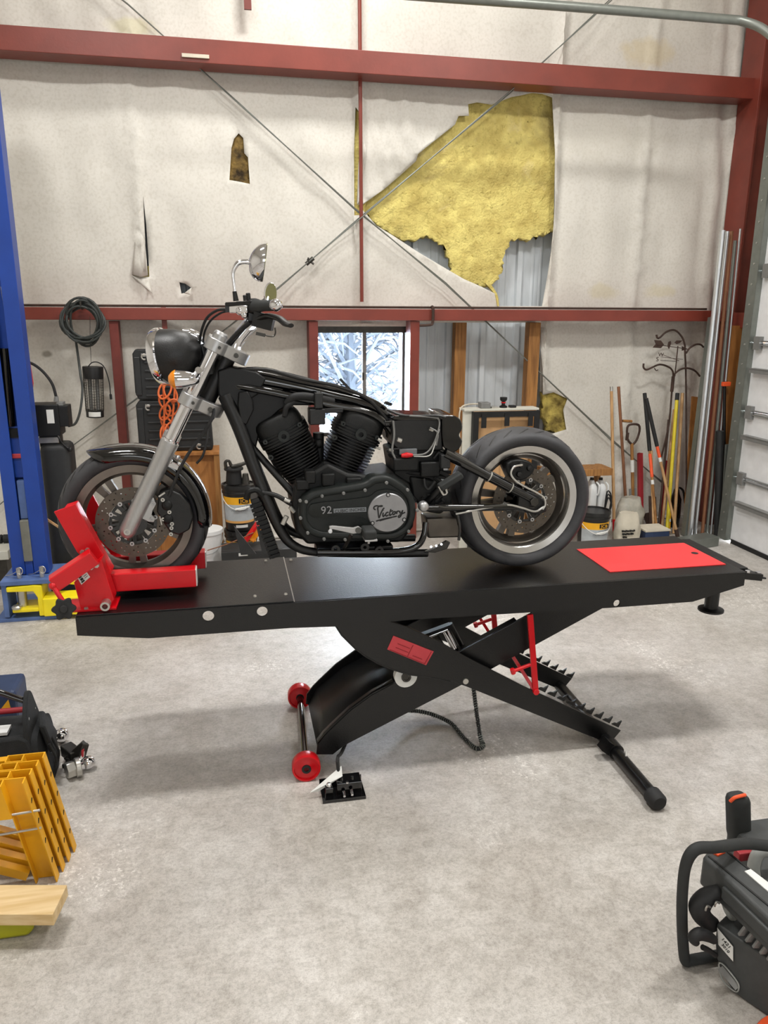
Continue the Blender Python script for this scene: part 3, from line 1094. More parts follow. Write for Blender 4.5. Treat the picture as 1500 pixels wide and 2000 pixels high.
# air line on top of the middle girt, with its drop beside the window
zt = zat(603, 5.97) + .012
mb = MB()
mb.tube([(XL + 1.9, 5.99, zt), (P(1380, 603, Y=5.99).x, 5.99, zt)], .009, 6)
q = P(845, 606, Y=5.95)
mb.tube([(q.x, 5.99, zt), (q.x, 5.94, zt), (q.x, 5.94, zt - .11), (q.x - .02, 5.94, zt - .13), (q.x - .1, 5.96, zt - .135)], .011, 8, sm=2)
tag(mb.build('air_line', M['rust']), 'thin air pipe lying along the top of the middle girt', 'pipe')

# grey overhead track tube, top right
mb = MB()
mb.tube([P(560, -28, Y=5.0), P(850, -6, Y=5.0), P(1100, 12, Y=5.0), P(1400, 36, Y=5.0), P(1452, 42, Y=4.98), P(1492, 58, Y=4.9), P(1522, 90, Y=4.82), P(1545, 150, Y=4.8), P(1560, 300, Y=4.8)], .027, 12, sm=4)
tag(mb.build('overhead_tube', M['conduit']), 'grey steel tube bending down at the top right corner', 'pipe')
# ceiling lamps (fixtures that carry the lamp light)
M['lamp'] = emit('lamp_diffuser', (255, 250, 240), 6.0)
for i, p in enumerate(LAMPS):
    r = thing('ceiling_lamp', 'long white ceiling lamp', 'lamp', (p[0], p[1], p[2] + .02), 'ceiling lamps')
    MB().span((p[0] - .65, p[1] - .28, p[2] + .045), (p[0] + .65, p[1] + .28, p[2] + .12)).build('housing', M['white'], r, smooth=False)
    MB().span((p[0] - .6, p[1] - .25, p[2] + .02), (p[0] + .6, p[1] + .25, p[2] + .045)).build('diffuser', M['lamp'], r, smooth=False)
    MB().cyl((p[0], p[1], p[2] + .1), (p[0], p[1], ZC), .012, n=8).build('hanger_rod', M['steel'], r)
# ------------------------------------------------------------------ motorcycle lift table
TZ = 0.78                       # table top height
YN = P(573, 1176, Z=TZ).y       # near edge
YFAR = P(580, 1088, Z=TZ).y     # far edge
XA, XS, XB = P(145, 1211, Z=TZ).x, P(573, 1175, Z=TZ).x, P(1460, 1118, Z=TZ).x
YC = (YN + YFAR) / 2            # middle of table and motorcycle
lift = thing('lift_table', 'long black scissor lift table carrying the motorcycle', 'lift table', (0.9, YC, 0))
xz = lambda L, Y: [(q.x, q.z) for q in (P(a, b, Y=Y) for a, b in L)]

mb = MB()
mb.span((XS - .01, YN, TZ - .006), (XB, YFAR, TZ))
mb.span((XS, YN + .004, TZ - .05), (XB - .02, YN + .03, TZ - .006))
mb.build('deck', M['black'], lift, smooth=False, bevel=.003)
mb = MB()
mb.span((XA, YN + .001, TZ - .003), (XS + .003, YFAR - .001, TZ + .004))
ext = mb.build('front_extension_plate', M['black'], lift, smooth=False, bevel=.0015)
MB().span((XS + .001, YN + .001, TZ), (XS + .005, YFAR - .001, TZ + .0045)).build('plate_edge', M['steel'], ext, smooth=False)
for k, (a, b) in enumerate([(519, 1095), (568, 1093), (498, 1164), (558, 1160)]):
    q = P(a, b, Z=TZ + .006)
    MB().cyl((q.x, q.y, TZ + .003), (q.x, q.y, TZ + .009), .008, .006, 8).build('deck_bolt', M['steel'], lift)


def skirt(Y, name, sgn, holes=True):
    top = [(XA, TZ - .001), (XB - .004, TZ - .001)]
    bot = xz([(1467, 1141), (1351, 1174), (1187, 1186), (1029, 1195), (800, 1209), (660, 1222), (567, 1225), (291, 1245), (147, 1240)], YN)
    bot[0] = (XB - .004, bot[0][1])
    bot[-1] = (XA, bot[-1][1])
    hs = []
    for px, py, r in ((407, 1202, 10.5), (512, 1193, 10), (1203, 1177, 7.5)):
        q = P(px, py, Y=YN)
        hs.append(circ((q.x, q.z), r / 500.0, 20))
    mb = MB()
    cdt_plate(mb, top + bot, hs, lambda q: V((q[0], Y, q[1])))
    return mb.build(name, M['blackd'], lift, smooth=False, solid=.008)


skirt(YN, 'side_skirt', 1)
skirt(YFAR - .004, 'side_skirt', -1)
MB().span((XA, YN + .004, TZ - .058), (XA + .006, YFAR - .004, TZ - .002)).build('front_skirt', M['blackd'], lift, smooth=False)
mb = MB()
for xx in (XA + .5, 0.55, 1.0, 1.5, XB - .25):
    mb.span((xx, YN + .01, TZ - .06), (xx + .03, YFAR - .01, TZ - .007))
mb.build_each('cross_rib', M['blackd'], lift, smooth=False)
q = [P(a, b, Z=TZ + .003) for a, b in ((1125, 1073), (1330, 1060), (1424, 1102), (1193, 1116))]
y0_, y1_ = (q[0].y + q[1].y) / 2, (q[2].y + q[3].y) / 2
x0_, x1_ = (q[0].x + q[3].x) / 2, (q[1].x + q[2].x) / 2
pan = MB().span((x0_, y1_, TZ - .001), (x1_, y0_, TZ + .003)).build('drop_out_panel', M['redm'], lift, smooth=False)
pan['label'] = 'flat red panel'
a = P(1357, 1080, Z=TZ + .004)
MB().lathe([(0.0, 0.0), (.016, 0.0), (.016, .0015), (0, .0015)], (a.x, a.y, TZ + .0025), (0, 0, 1), 14).build('finger_hole', M['darkgap'], pan)
# ramp stub and hinge at the right end
mb = MB()
mb.span((XB, YN + .05, TZ - .035), (XB + .05, YFAR - .05, TZ - .004))
mb.bar((XB + .02, YN + .04, TZ - .03), (XB + .1, YN + .03, TZ - .04), .04, .03)
mb.bar((XB + .02, YFAR - .08, TZ - .03), (XB + .1, YFAR - .08, TZ - .045), .04, .03)
mb.prism([(XB + .05, YN + .04, TZ - .045), (XB + .05, YFAR - .04, TZ - .045), (XB + .14, YFAR - .04, TZ - .06), (XB + .14, YN + .04, TZ - .06)], (0, 0, .008))
mb.build('ramp_stub', M['blackd'], lift, smooth=False, bevel=.002)
mb = MB()
for i in range(2):
    a = P(1460 + i * 20, 1117 + i * 2, Y=YN + .03)
    mb.cyl(a + V((0, 0, -.02)), a + V((0, 0, .006)), .011, n=6)
mb.build_each('hinge_bolt', M['chrome'], lift)
# levelling foot
a = P(1388, 1192, Y=YN + .1)
mb = MB()
mb.cyl((a.x, a.y, a.z + .005), (a.x, a.y, TZ - .01), .030, n=20)
mb.lathe([(0, 0), (.055, 0), (.055, .008), (.03, .014), (0, .014)], a, (0, 0, 1), 24)
mb.build('levelling_foot', M['blackd'], lift)

# scissor arms
YA, YBm = YN + .014, YN + .052
YAf, YBf = YFAR - .03, YFAR - .07
A_PX = [(650, 1212), (668, 1240), (694, 1266), (715, 1282), (742, 1297), (770, 1308), (800, 1317), (840, 1322), (880, 1330), (913, 1342), (1177, 1448), (1192, 1452), (1213, 1427), (1022, 1340), (913, 1284), (860, 1254), (800, 1226), (745, 1208)]
B_PX = [(618, 1474), (620, 1452), (633, 1435), (647, 1421), (684, 1386), (727, 1355), (769, 1333), (810, 1315), (860, 1292), (930, 1256), (1070, 1180), (1192, 1180), (956, 1309), (881, 1349), (807, 1387), (673, 1456), (650, 1474)]


def arm(px, Yref, Y, name, th=.009):
    L = xz(px, Yref)
    zmin = min(z for x, z in L)
    dz = max(0, .012 - zmin)
    L = [(x, z + dz * max(0, 1 - (z - zmin) / .3)) for x, z in L]
    mb = MB()
    mb.prism([(x, Y, z) for x, z in L], (0, th, 0))
    return mb.build(name, M['black'], lift, smooth=False, bevel=.002), L


aA, LA = arm(A_PX, YA, YA, 'outer_scissor_arm')
aB, LB = arm(B_PX, YBm, YBm, 'inner_scissor_arm')
arm(A_PX, YA, YAf, 'outer_scissor_arm')
arm(B_PX, YBm, YBf, 'inner_scissor_arm')
# turned-in flange under the curved part of each near arm
mb = MB()
for L, y in ((LA[:9], YA), (LB[1:7], YBm)):
    vs = [[mb.bm.verts.new((x, yy, z)) for x, z in L] for yy in (y, y + .035)]
    for i in range(len(L) - 1):
        mb.bm.faces.new((vs[0][i], vs[0][i + 1], vs[1][i + 1], vs[1][i]))
mb.build('arm_flange', M['black'], lift, angle=60, solid=.005)
# web plate between the two inner arms
a, b = LB[3], LB[0]
mb = MB()
w = [(LB[0][0] + .01, LB[0][1] + .0), (LB[2][0] + .02, LB[2][1] - .01), (LB[4][0] + .03, LB[4][1] - .02), (LB[6][0] + .05, LB[6][1] - .03)]
vs = [[mb.bm.verts.new((x, yy, z)) for x, z in w] for yy in (YBm + .008, YBf)]
for i in range(len(w) - 1):
    mb.bm.faces.new((vs[0][i], vs[0][i + 1], vs[1][i + 1], vs[1][i]))
mb.build('web_plate', M['blackd'], lift, angle=60, solid=.006)
# embossed red label plate on the near arm
L = [P(a, b, Y=YA) for a, b in ((768, 1241), (847, 1272), (832, 1299), (756, 1268))]
mb = MB()
mb.prism([q + V((0, -.003, 0)) for q in L], (0, .003, 0))
st = mb.build('arm_label', M['redb'], lift, smooth=False, bevel=.001)
ex = (L[1] - L[0]).normalized()
ey = (L[0] - L[3]).normalized()
mb = MB()
for u0, v0, u1, v1 in ((.16, .62, .47, .62), (.16, .34, .47, .34), (.5, .9, .5, .1), (.6, .26, .84, .26), (.05, .06, .95, .06), (.95, .06, .95, .94)):
    f2 = lambda u, v: L[3].lerp(L[2], u).lerp(L[0].lerp(L[1], u), v) + V((0, -.004, 0))
    mb.bar(f2(u0, v0), f2(u1, v1), .0022, .0022, (0, -1, 0))
mb.build('embossed_lines', M['redl'], st, smooth=False)
# pivot, roller, cylinder
a = P(909, 1330, Y=YA)
pivz = a
MB().cyl(a + V((0, -.006, 0)), V((a.x, YAf + .012, a.z)), .012, n=16).build('pivot_pin', M['steel'], lift)
a = P(793, 1322, Y=YBm - .004)
mb = MB()
mb.cyl(a, a + V((0, .03, 0)), .047, n=28)
rol = mb.build('roller', M['label'], lift)
mb = MB()
mb.lathe([(.012, 0), (.02, 0), (.02, -.008), (.012, -.008)], a, (0, 1, 0), 20, close_prof=True)
mb.cyl(a + V((0, -.006, 0)), a, .011, n=12)
mb.build('roller_bolt', M['dsteel'], rol)
mb = MB()
p0 = P(905, 1300, Y=YC)
p1 = P(868, 1228, Y=YC)
d = (p1 - p0)
mb.cyl(p0 - d * .3, p0 + d * .45, .026, n=16).cyl(p0 + V((.04, .05, 0)), p1 + V((.04, .05, 0)), .012, n=10)
mb.bar(P(818, 1245, Y=YC - .05), P(880, 1222, Y=YC - .05), .03, .022)
mb.bar(P(900, 1275, Y=YC), P(1010, 1215, Y=YC), .05, .03)
cyl_ = mb.build('hydraulic_cylinder', M['blackd'], lift)
mb = MB()
mb.cyl(p0 + d * .45, p1, .014, n=14).cyl(P(838, 1243, Y=YC - .07), P(874, 1229, Y=YC - .07), .007, n=10)
mb.build('piston_rod', M['chrome'], cyl_)
mb = MB()
for y in (YA + .012, YAf - .012):
    mb = MB()
    for k in range(9):
        t = k / 8
        a = P(1062, 1349, Y=YA).lerp(P(1206, 1418, Y=YA), t)
        ux = (P(1206, 1418, Y=YA) - P(1062, 1349, Y=YA)).normalized()
        uz = V((-ux.z, 0, ux.x))
        if uz.z < 0:
            uz = -uz
        c = V((a.x, y, a.z))
        mb.prism([c - ux * .019 - uz * .008, c + ux * .019 - uz * .008, c + ux * .016 + uz * .026, c + ux * .004 + uz * .007, c - ux * .008 + uz * .004], (0, .008, 0))
    mb.build('locking_rack', M['blackd'], lift, smooth=False)


# red locking strut
def red_strut(Y, name):
    sh = lambda a, b: V((P(a, b, Y=YA - .004).x, Y, P(a, b, Y=YA - .004).z))
    mb = MB()
    mb.bar(sh(1035, 1200), sh(1046, 1350), .024, .012, (0, -1, 0))
    mb.bar(sh(1045, 1350), sh(1003, 1291) + V((0, .12, .03)), .014, .012, (0, -1, 0))
    mb.cyl(sh(1000, 1309) + V((0, -.01, 0)), sh(1036, 1298), .008, n=10)
    mb.cyl(sh(998, 1304) + V((0, -.012, 0)), sh(1001, 1313) + V((0, -.012, 0)), .010, n=10)
    mb.cyl(sh(1046, 1350) + V((0, -.012, 0)), sh(1046, 1350) + V((0, .03, 0)), .013, n=12)
    return mb.build(name, M['red'], lift, bevel=.001)


red_strut(YA - .004, 'locking_strut')
red_strut(YAf - .012, 'locking_strut')
# base cross bar with rubber end
a = P(1198, 1462, Z=.04)
b = P(1281, 1561, Z=.035)
far = a + (a - b) * ((YAf - a.y) / (a.y - b.y))
bd = (b - a).normalized()
mb = MB()
mb.cyl(b, V((far.x, far.y, .04)), .026, n=16)
mb.cyl(a - bd * .03, a + bd * .03, .034, n=16)
mb.bar(a - V((0.01, 0, 0)), a + V((-.05, .0, .03)), .05, .05)
bar_ = mb.build('base_cross_bar', M['black'], lift)
MB().lathe([(0, .034), (.026, .03), (.035, .018), (.035, -.03), (.027, -.036)], b + V((0, 0, .0)), bd, 20).build('rubber_end', M['rubber'], bar_)
MB().cyl(P(1222, 1478, Z=.06), P(1222, 1468, Z=.07), .004, n=6).build('bar_screw', M['steel'], bar_)
# red wheels on a polished axle
w0 = P(598, 1496, Z=.058)
w1 = P(602, 1357, Z=.058)
w1.x = w0.x + .03
ax = (w1 - w0).normalized()
MB().cyl(w0 - ax * .02, w1 + ax * .02, .0155, n=16).build('axle', M['gloss'], lift)
for c in (w0, w1):
    mb = MB()
    mb.lathe([(.018, -.022), (.03, -.016), (.048, -.016), (.050, -.024), (.056, -.024), (.058, -.018), (.058, .018), (.056, .024), (.050, .024), (.048, .016), (.018, .022)], c, ax, 36)
    wl = mb.build('transport_wheel', M['red'], lift)
    MB().lathe([(.009, -.026), (.019, -.026), (.019, -.018), (.009, -.018)], c, ax, 18, close_prof=True).cyl(c - ax * .022, c - ax * .012, .009, n=12).build('hub_cap', M['blackd'], wl)
# hydraulic hose with spring guard
mb = MB()
hp_ = [P(924, 1338, Y=YC - .1), P(930, 1385, Y=YC - .13), P(938, 1440, Z=.03), P(943, 1456, Z=.008), P(930, 1462, Z=.008), P(905, 1440, Z=.008), P(880, 1412, Z=.015), P(840, 1394, Z=.03), P(800, 1388, Z=.05), P(740, 1392, Z=.1)]
mb.tube(hp_, .0085, 8, sm=6)
hose = mb.build('hydraulic_hose', M['rubber'], lift)
mb = MB()
q = crom(hp_, 40)
cum, last, ang = 0, q[0], 0
prev = None
pts = []
for i in range(len(q) - 1):
    t = (q[i + 1] - q[i])
    ang += t.length / .011 * 2 * pi
    t.normalize()
    e = (prev - t * prev.dot(t)).normalized() if prev else t.orthogonal().normalized()
    prev = e
    f = t.cross(e)
    pts.append(q[i] + (e * cos(ang) + f * sin(ang)) * .0105)
mb.tube(pts, .0022, 4)
mb.build('spring_guard', M['conduit'], hose)

# foot pedal valve
c = [P(626, 1566, Z=0), P(710, 1560, Z=0), P(708, 1530, Z=0), P(630, 1538, Z=0)]
ctr = sum(c, V()) / 4
ctr.z = 0
pedal = thing('foot_pedal', 'black foot pedal block on the floor with a paper tag', 'pedal', ctr)
x0_, x1_, y0_, y1_ = ctr.x - .085, ctr.x + .085, ctr.y - .058, ctr.y + .058
mb = MB()
mb.span((x0_, y0_, 0.0), (x1_, y1_, .014)).span((x0_, y1_ - .006, .014), (x1_, y1_, .035))
mb.build('base_plate', M['gloss'], pedal, smooth=False, bevel=.001)
MB().span((ctr.x - .025, ctr.y - .03, .0142), (x1_ - .012, ctr.y + .035, .062)).span((x0_ + .015, ctr.y - .035, .0142), (x0_ + .045, ctr.y - .005, .05)).build('valve_block', M['gloss'], pedal, smooth=False, bevel=.002)
mb = MB()
for dx, dy, z in ((0.0, -.038, .03), (.03, -.04, .034), (.015, -.03, .062), (.04, .0, .062), (-.002, .0, .062)):
    p = V((ctr.x + dx, ctr.y + dy, z))
    if z > .05:
        mb.cyl(p, p + V((0, 0, .006)), .006, n=8)
    else:
        mb.cyl(p, p + V((0, -.022, -.006)), .0075, .005, 10)
mb.ball((x0_ + .03, ctr.y - .02, .055), .012)
mb.build_each('fitting', M['chrome'], pedal)
MB().tube([(ctr.x - .01, ctr.y + .02, .06), (ctr.x - .012, ctr.y + .04, .13), P(667, 1470, Y=YN + .06), P(680, 1440, Y=YN + .12)], .007, 8, sm=4).build('feed_hose', M['rubber'], pedal)
L = [P(667, 1496, Z=.1), P(669, 1516, Z=.075), P(622, 1546, Z=.025), P(606, 1548, Z=.03)]
mb = MB()
mb.prism(L, (0, .001, .001))
tg = mb.build('paper_tag', M['label'], pedal, smooth=False)
tg['label'] = 'white paper tag'

# ------------------------------------------------------------------ red wheel chock
ck = thing('wheel_chock', 'red steel wheel chock clamping the front tyre on the lift', 'wheel chock', (-.45, YC, TZ + .005))
DT = TZ + .0045
yn = YC - .137
yf = YC + .137
zr0 = P(201, 1158, Y=yn).z
xr0, xr1 = P(205, 1157, Y=yn).x, P(384, 1152, Y=yn).x
for yy, x1q in ((yn, xr1), (yf - .06, xr1 + .03)):
    z1 = P(300, 1117, Y=yn).z
    mb = MB()
    mb.prism([(xr0 - .03, yy, zr0 + .03), (xr0 + .02, yy, zr0), (x1q, yy, zr0), (x1q, yy, z1), (xr0 - .05, yy, z1)], (0, .06, 0))
    rl = mb.build('cradle_rail', M['red'], ck, smooth=False, bevel=.004)
    MB().span((x1q - .001, yy + .003, zr0 + .002), (x1q + .004, yy + .057, z1 - .002)).build('rail_end_cap', M['label'], rl, smooth=False, bevel=.002)
MB().span((xr1 - .026, yn + .0602, zr0 + .0), (xr1 - .003, yf - .0602, zr0 + .02)).build('cross_tie', M['red'], ck, smooth=False)
# tilted upright plates, near and far
ypn = yn - .028
up = [(105, 1000), (147, 985), (219, 1117), (205, 1140), (186, 1115), (150, 1078)]
Lq = [P(a, b, Y=ypn) for a, b in up]
mb = MB()
mb.prism(Lq, (0, .012, 0))
mb.build('tilted_upright', M['red'], ck, smooth=False, bevel=.002)
Lf = [V((q.x, yf - .02, q.z)) for q in Lq]
MB().prism(Lf, (0, .012, 0)).build('tilted_upright', M['red'], ck, smooth=False, bevel=.002)
mb = MB()
a0, a1 = Lq[1], Lq[2]
mb.prism([V((a0.x, ypn + .0121, a0.z)), V((a0.x - .04, ypn + .0121, a0.z - .012)), V((a1.x - .05, ypn + .0121, a1.z + .0)), V((a1.x, ypn + .0121, a1.z))], (0, .05, 0))
mb.build('upright_flange', M['red'], ck, smooth=False, bevel=.002)
# leaning post bolted to the table and the clamp beam across it
ypo = YN + .02
ypb = P(208, 1200, Z=DT).y
Lp = [P(a, b, Y=ypo + .03) for a, b in ((144, 1138), (198, 1092), (224, 1183), (213, 1200), (160, 1208))]
zb_ = DT + .001
for q in Lp:
    q.z = max(q.z, zb_)
Lp[3].z = Lp[4].z = zb_
Lp[2].z = zb_ + .03
mb = MB()
mb.prism(Lp, (0, .075, 0))
po = mb.build('leaning_post', M['red'], ck, smooth=False, bevel=.003)
cx_ = (Lp[3] + Lp[4]) / 2
MB().span((Lp[4].x - .05, ypo + .012, zb_ - .001), (Lp[3].x + .03, ypo + .135, zb_ + .007)).build('base_flange', M['red'], ck, smooth=False, bevel=.001)
mb = MB()
c0 = P(208, 1197, Y=ypo + .01)
c0.z = zb_ + .022
mb.lathe([(.010, -.02), (.017, -.02), (.017, .03), (.010, .03)], c0, (0, 1, 0), 20, close_prof=True)
mb.build('pivot_tube', M['steel'], ck)
b0, b1 = P(104, 1140, Y=ypo - .01), P(184, 1086, Y=ypo + .02)
mb = MB()
mb.bar(b0, b1, .055, .055, (0, 0, 1))
mb.build('clamp_beam', M['red'], ck, smooth=False, bevel=.004)
mb = MB()
for a, b in ((161, 1078), (171, 1074)):
    q = P(a, b, Y=ypn)
    mb.cyl(q + V((0, -.007, 0)), q, .009, n=6)
for a, b in ((178, 1108), (189, 1104)):
    q = P(a, b, Y=ypo + .02)
    mb.cyl(q + V((0, -.006, 0)), q + V((0, .012, 0)), .009, n=6)
for dx in (-.035, .02):
    mb.cyl((Lp[4].x + dx, ypo + .02, zb_ + .006), (Lp[4].x + dx, ypo + .02, zb_ + .013), .008, n=6)
mb.build_each('bolt', M['steel'], ck)
q = [P(a, b, Y=ypo + .028) for a, b in ((151, 1128), (168, 1115), (176, 1127), (159, 1142))]
mb = MB()
mb.prism([p + V((0, -.001, 0)) for p in q], (0, .002, 0))
lb = mb.build('label_plate', M['label'], ck, smooth=False)
mb = MB()
for u0, v0, u1, v1, w_ in ((.12, .82, .4, .82, .010), (.12, .2, .45, .2, .010), (.15, .5, .42, .5, .014), (.55, .6, .9, .6, .003), (.55, .35, .9, .35, .003)):
    f2 = lambda u, v: q[3].lerp(q[2], u).lerp(q[0].lerp(q[1], u), v) + V((0, -.0016, 0))
    mb.bar(f2(u0, v0), f2(u1, v1), w_ * .6, .0006, (0, -1, 0))
mb.build('label_print', M['ink'], lb, smooth=False)
a, b = P(103, 1144, Y=ypo - .03), P(127, 1181, Y=ypo - .05)
mb = MB()
mb.tube([a + V((.02, .03, .005)), a, a.lerp(b, .15), b], .009, 10, sm=3).ball(a, .014)
sc = mb.build('screw_rod', M['red'], ck)
kc = P(125, 1189, Y=ypo - .055)
kd = (b - a).normalized()
e1 = V((0, -1, 0))
e1 = (e1 - kd * e1.dot(kd)).normalized()
e2 = kd.cross(e1)
nrm = V((0.15, -1, .25)).normalized()
ex = V((1, 0, 0))
ex = (ex - nrm * ex.dot(nrm)).normalized()
ez = nrm.cross(ex)
mb = MB()
o_ = []
for k in range(60):
    t = 2 * pi * k / 60
    rr = .036 + .005 * cos(6 * t)
    o_.append(kc + (ex * cos(t) + ez * sin(t)) * rr - nrm * .012)
mb.prism(o_, nrm * .024)
mb.cyl(kc, kc + nrm * .022, .014, n=16)
kn = mb.build('knob', M['rubber'], ck, bevel=.003)
kn['label'] = 'black lobed knob'
# ------------------------------------------------------------------ motorcycle
bike = thing('motorcycle', 'stripped black cruiser motorcycle without tank or seat on the lift table', 'motorcycle', (.4, YC, TZ))


def Q(px, py, dy=0.0):
    return P(px, py, Y=YC + dy)


FC = V((-.372, YC, TZ + .285))
RC = V((1.192, YC, TZ + .303))
YAX = V((0, 1, 0))


def make_tire(c, R, w, ri, name, ngroove, grooves):
    """rounded road tyre with moulded tread cuts"""
    h = w / 2
    prof = [(ri, -h * .72), (ri + (R - ri) * .25, -h * .95), (ri + (R - ri) * .5, -h), (ri + (R - ri) * .75, -h * .88), (R - .012, -h * .6), (R - .003, -h * .3), (R, 0),
            (R - .003, h * .3), (R - .012, h * .6), (ri + (R - ri) * .75, h * .88), (ri + (R - ri) * .5, h), (ri + (R - ri) * .25, h * .95), (ri, h * .72)]
    pp = [(y_ / h, r_) for r_, y_ in prof[6:]]

    def prad(f):
        for (y0, r0), (y1, r1) in zip(pp, pp[1:]):
            if y0 <= f <= y1 and y1 > y0:
                return r0 + (r1 - r0) * (f - y0) / (y1 - y0)
        return pp[-1][1]
    mb = MB()
    mb.lathe(prof, c, YAX, 72, close_prof=True, e1=(1, 0, 0))
    mb.mi = 1
    for k in range(ngroove):
        for sg in (-1, 1):
            t0 = 2 * pi * (k + (.5 if sg > 0 else 0)) / ngroove
            pts = []
            for j in range(5):
                u = j / 4
                yy = sg * h * (.16 + .66 * u)
                rr = prad(.16 + .66 * u) - .0050
                tt = t0 + grooves * u
                pts.append(c + V((cos(tt) * rr, yy, sin(tt) * rr)))
            mb.tube(pts, [.0035, .0066, .007, .0066, .004], 6)
    t = mb.build(name, [M['tire'], M['ink']], bike, angle=60)
    mb = MB()
    return t


def disc_ring(mb, c, r0, r1, y0, y1, n=64):
    mb.lathe([(r0, y0), (r1, y0), (r1, y1), (r0, y1)], c, YAX, n, close_prof=True, e1=(1, 0, 0))


def spoke(mb, c, a, r0, r1, w0, w1, y0, y1, th):
    """tapering flat spoke"""
    d = V((cos(a), 0, sin(a)))
    s = V((-sin(a), 0, cos(a)))
    o = [c + d * r0 - s * w0, c + d * r1 - s * w1, c + d * r1 + s * w1, c + d * r0 + s * w0]
    ys = (y0, y1, y1, y0)
    vs = [p + V((0, y - th, 0)) for p, y in zip(o, ys)] + [p + V((0, y + th, 0)) for p, y in zip(o, ys)]
    mb._add(vs, [(0, 1, 2, 3), (7, 6, 5, 4), (0, 4, 5, 1), (1, 5, 6, 2), (2, 6, 7, 3), (3, 7, 4, 0)])


# front wheel
make_tire(FC, .281, .125, .217, 'front_tire', 30, .28)
mb = MB()
mb.lathe([(0.2186, -.050), (0.2207, -.044), (0.207, -.02), (0.207, .02), (0.2207, .044), (0.2186, .050), (0.1901, .046), (0.1859, .03), (0.1795, .012), (0.1795, -.012), (0.1859, -.03), (0.1901, -.046)], FC, YAX, 80, close_prof=True)
rim = mb.build('front_rim', M['rimf'], bike, angle=30)
mb = MB()
mb.lathe([(0.1896, -.0445), (0.1853, -.028), (0.179, -.010), (0.1774, -.010), (0.1753, -.022), (0.1816, -.034)], FC, YAX, 80, close_prof=True)
for k in range(5):
    for o_ in (-.13, .13):
        spoke(mb, FC, 2 * pi * k / 5 + .95 + o_, .04, .184, .009, .013, -.012, -.012, .012)
mb.lathe([(0, -.045), (.04, -.045), (.045, -.03), (.045, .03), (.04, .045), (0, .045)], FC, YAX, 32)
mb.build('wheel_spokes', M['rimin'], rim, angle=30)
DC = FC + V((0, -.062, 0))


def brake_disc(c, r0, r1, name, nb, seed, rot, outer=1):
    mb = MB()
    o = circ((0, 0), r1, 72)
    hs = [circ((0, 0), r0, 48)]
    for k in range(nb * 3):
        for j, rr in enumerate((r0 + .010, r0 + .022, r1 - .009, r1 - .018)):
            if (k + j) % 2 == 0:
                continue
            a = 2 * pi * (k + j * .3) / (nb * 3)
            hs.append(circ((rr * cos(a), rr * sin(a)), .0032, 7))
    cdt_plate(mb, o, hs, lambda q: c + V((q[0], 0, q[1])))
    d = mb.build(name, M['disc'], bike, smooth=False, solid=.005)
    mb = MB()
    for k in range(nb):
        a = 2 * pi * k / nb + rot
        p = c + V((cos(a) * (r0 - .004), -.004, sin(a) * (r0 - .004)))
        mb.lathe([(.0035, -.004), (.0085, -.004), (.0085, .004), (.0035, .004)], p, YAX, 12, close_prof=True)
    mb.build_each('disc_rivet', M['alu'], d)
    mb = MB()
    for k in range(nb):
        a = 2 * pi * k / nb + rot
        spoke(mb, c, a + .12, .03, r0 - .002, .010, .006, .004, 0, .003)
        spoke(mb, c, a - .1, .05, r0 - .004, .005, .004, .004, 0, .003)
    disc_ring(mb, c, .028, .052, -.004, .006, 32)
    disc_ring(mb, c, r0 - .012, r0 - .001, -.001, .004)
    mb.build('disc_carrier', M['gloss'], d, smooth=False)
    return d


brake_disc(DC, .088, .136, 'front_brake_disc', 10, 1, .2)
# fork
YF_ = -.092
ax0 = Q(250, 1035, YF_)
s1 = Q(332, 862, YF_)
t1 = Q(392, 734, YF_)
c1 = Q(427, 664, YF_)
fd = (c1 - ax0).normalized()
# keep the leg straight
s1 = ax0 + fd * (s1 - ax0).dot(fd)
t1 = ax0 + fd * (t1 - ax0).dot(fd)
for k, dy in enumerate((0, -2 * YF_)):
    o = V((0, dy, 0))
    mb = MB()
    mb.lathe([(0, -.028), (.018, -.028), (.028, -.016), (.031, 0), (.031, .05), (.0325, (s1 - ax0).length - .03), (.034, (s1 - ax0).length - .02), (.034, (s1 - ax0).length), (.028, (s1 - ax0).length + .003), (0, (s1 - ax0).length + .003)], ax0 + o, fd, 28)
    sl = mb.build('fork_slider', M['fork'], bike, angle=30)
    mb = MB()
    mb.cyl(s1 + o, c1 + o + fd * .01, .024, n=24)
    mb.build('fork_tube', M['chrome'], bike)
    mb = MB()
    mb.lathe([(0, .012), (.022, .012), (.027, .004), (.027, -.025), (0, -.025)], c1 + o + fd * .014, fd, 24)
    mb.build('fork_cap', M['alu'], bike, angle=30)
    MB().lathe([(.0245, 0), (.030, 0), (.030, .007), (.0245, .007)], s1 + o + fd * .001, fd, 24, close_prof=True).build('dust_seal', M['chrome'], sl)
    if k == 0:
        MB().lathe([(.006, -.004), (.012, -.004), (.012, .006), (.006, .006)], ax0 + V((0, -.0275, 0)), YAX, 16, close_prof=True).build('axle_end', M['steel'], sl)
        mb = MB()
        L = [Q(a, b, YF_ - .006) for a, b in ((284, 968), (300, 973), (305, 985), (298, 997), (296, 1006), (304, 1013), (300, 1020), (290, 1019), (276, 1012), (262, 1016), (268, 990))]
        mb.prism(L, (0, .012, 0))
        for a, b in ((300, 983), (297, 1014)):
            mb.lathe([(.004, -.005), (.009, -.005), (.009, .001), (.004, .001)], Q(a, b, YF_ - .006), YAX, 12, close_prof=True)
        mb.build('caliper_bracket', M['fork'], sl, bevel=.001)
mb = MB()
mb.cyl(ax0 + V((0, .02, 0)), ax0 + V((0, -2 * YF_ - .02, 0)), .012, n=14)
mb.build('front_axle', M['steel'], bike)


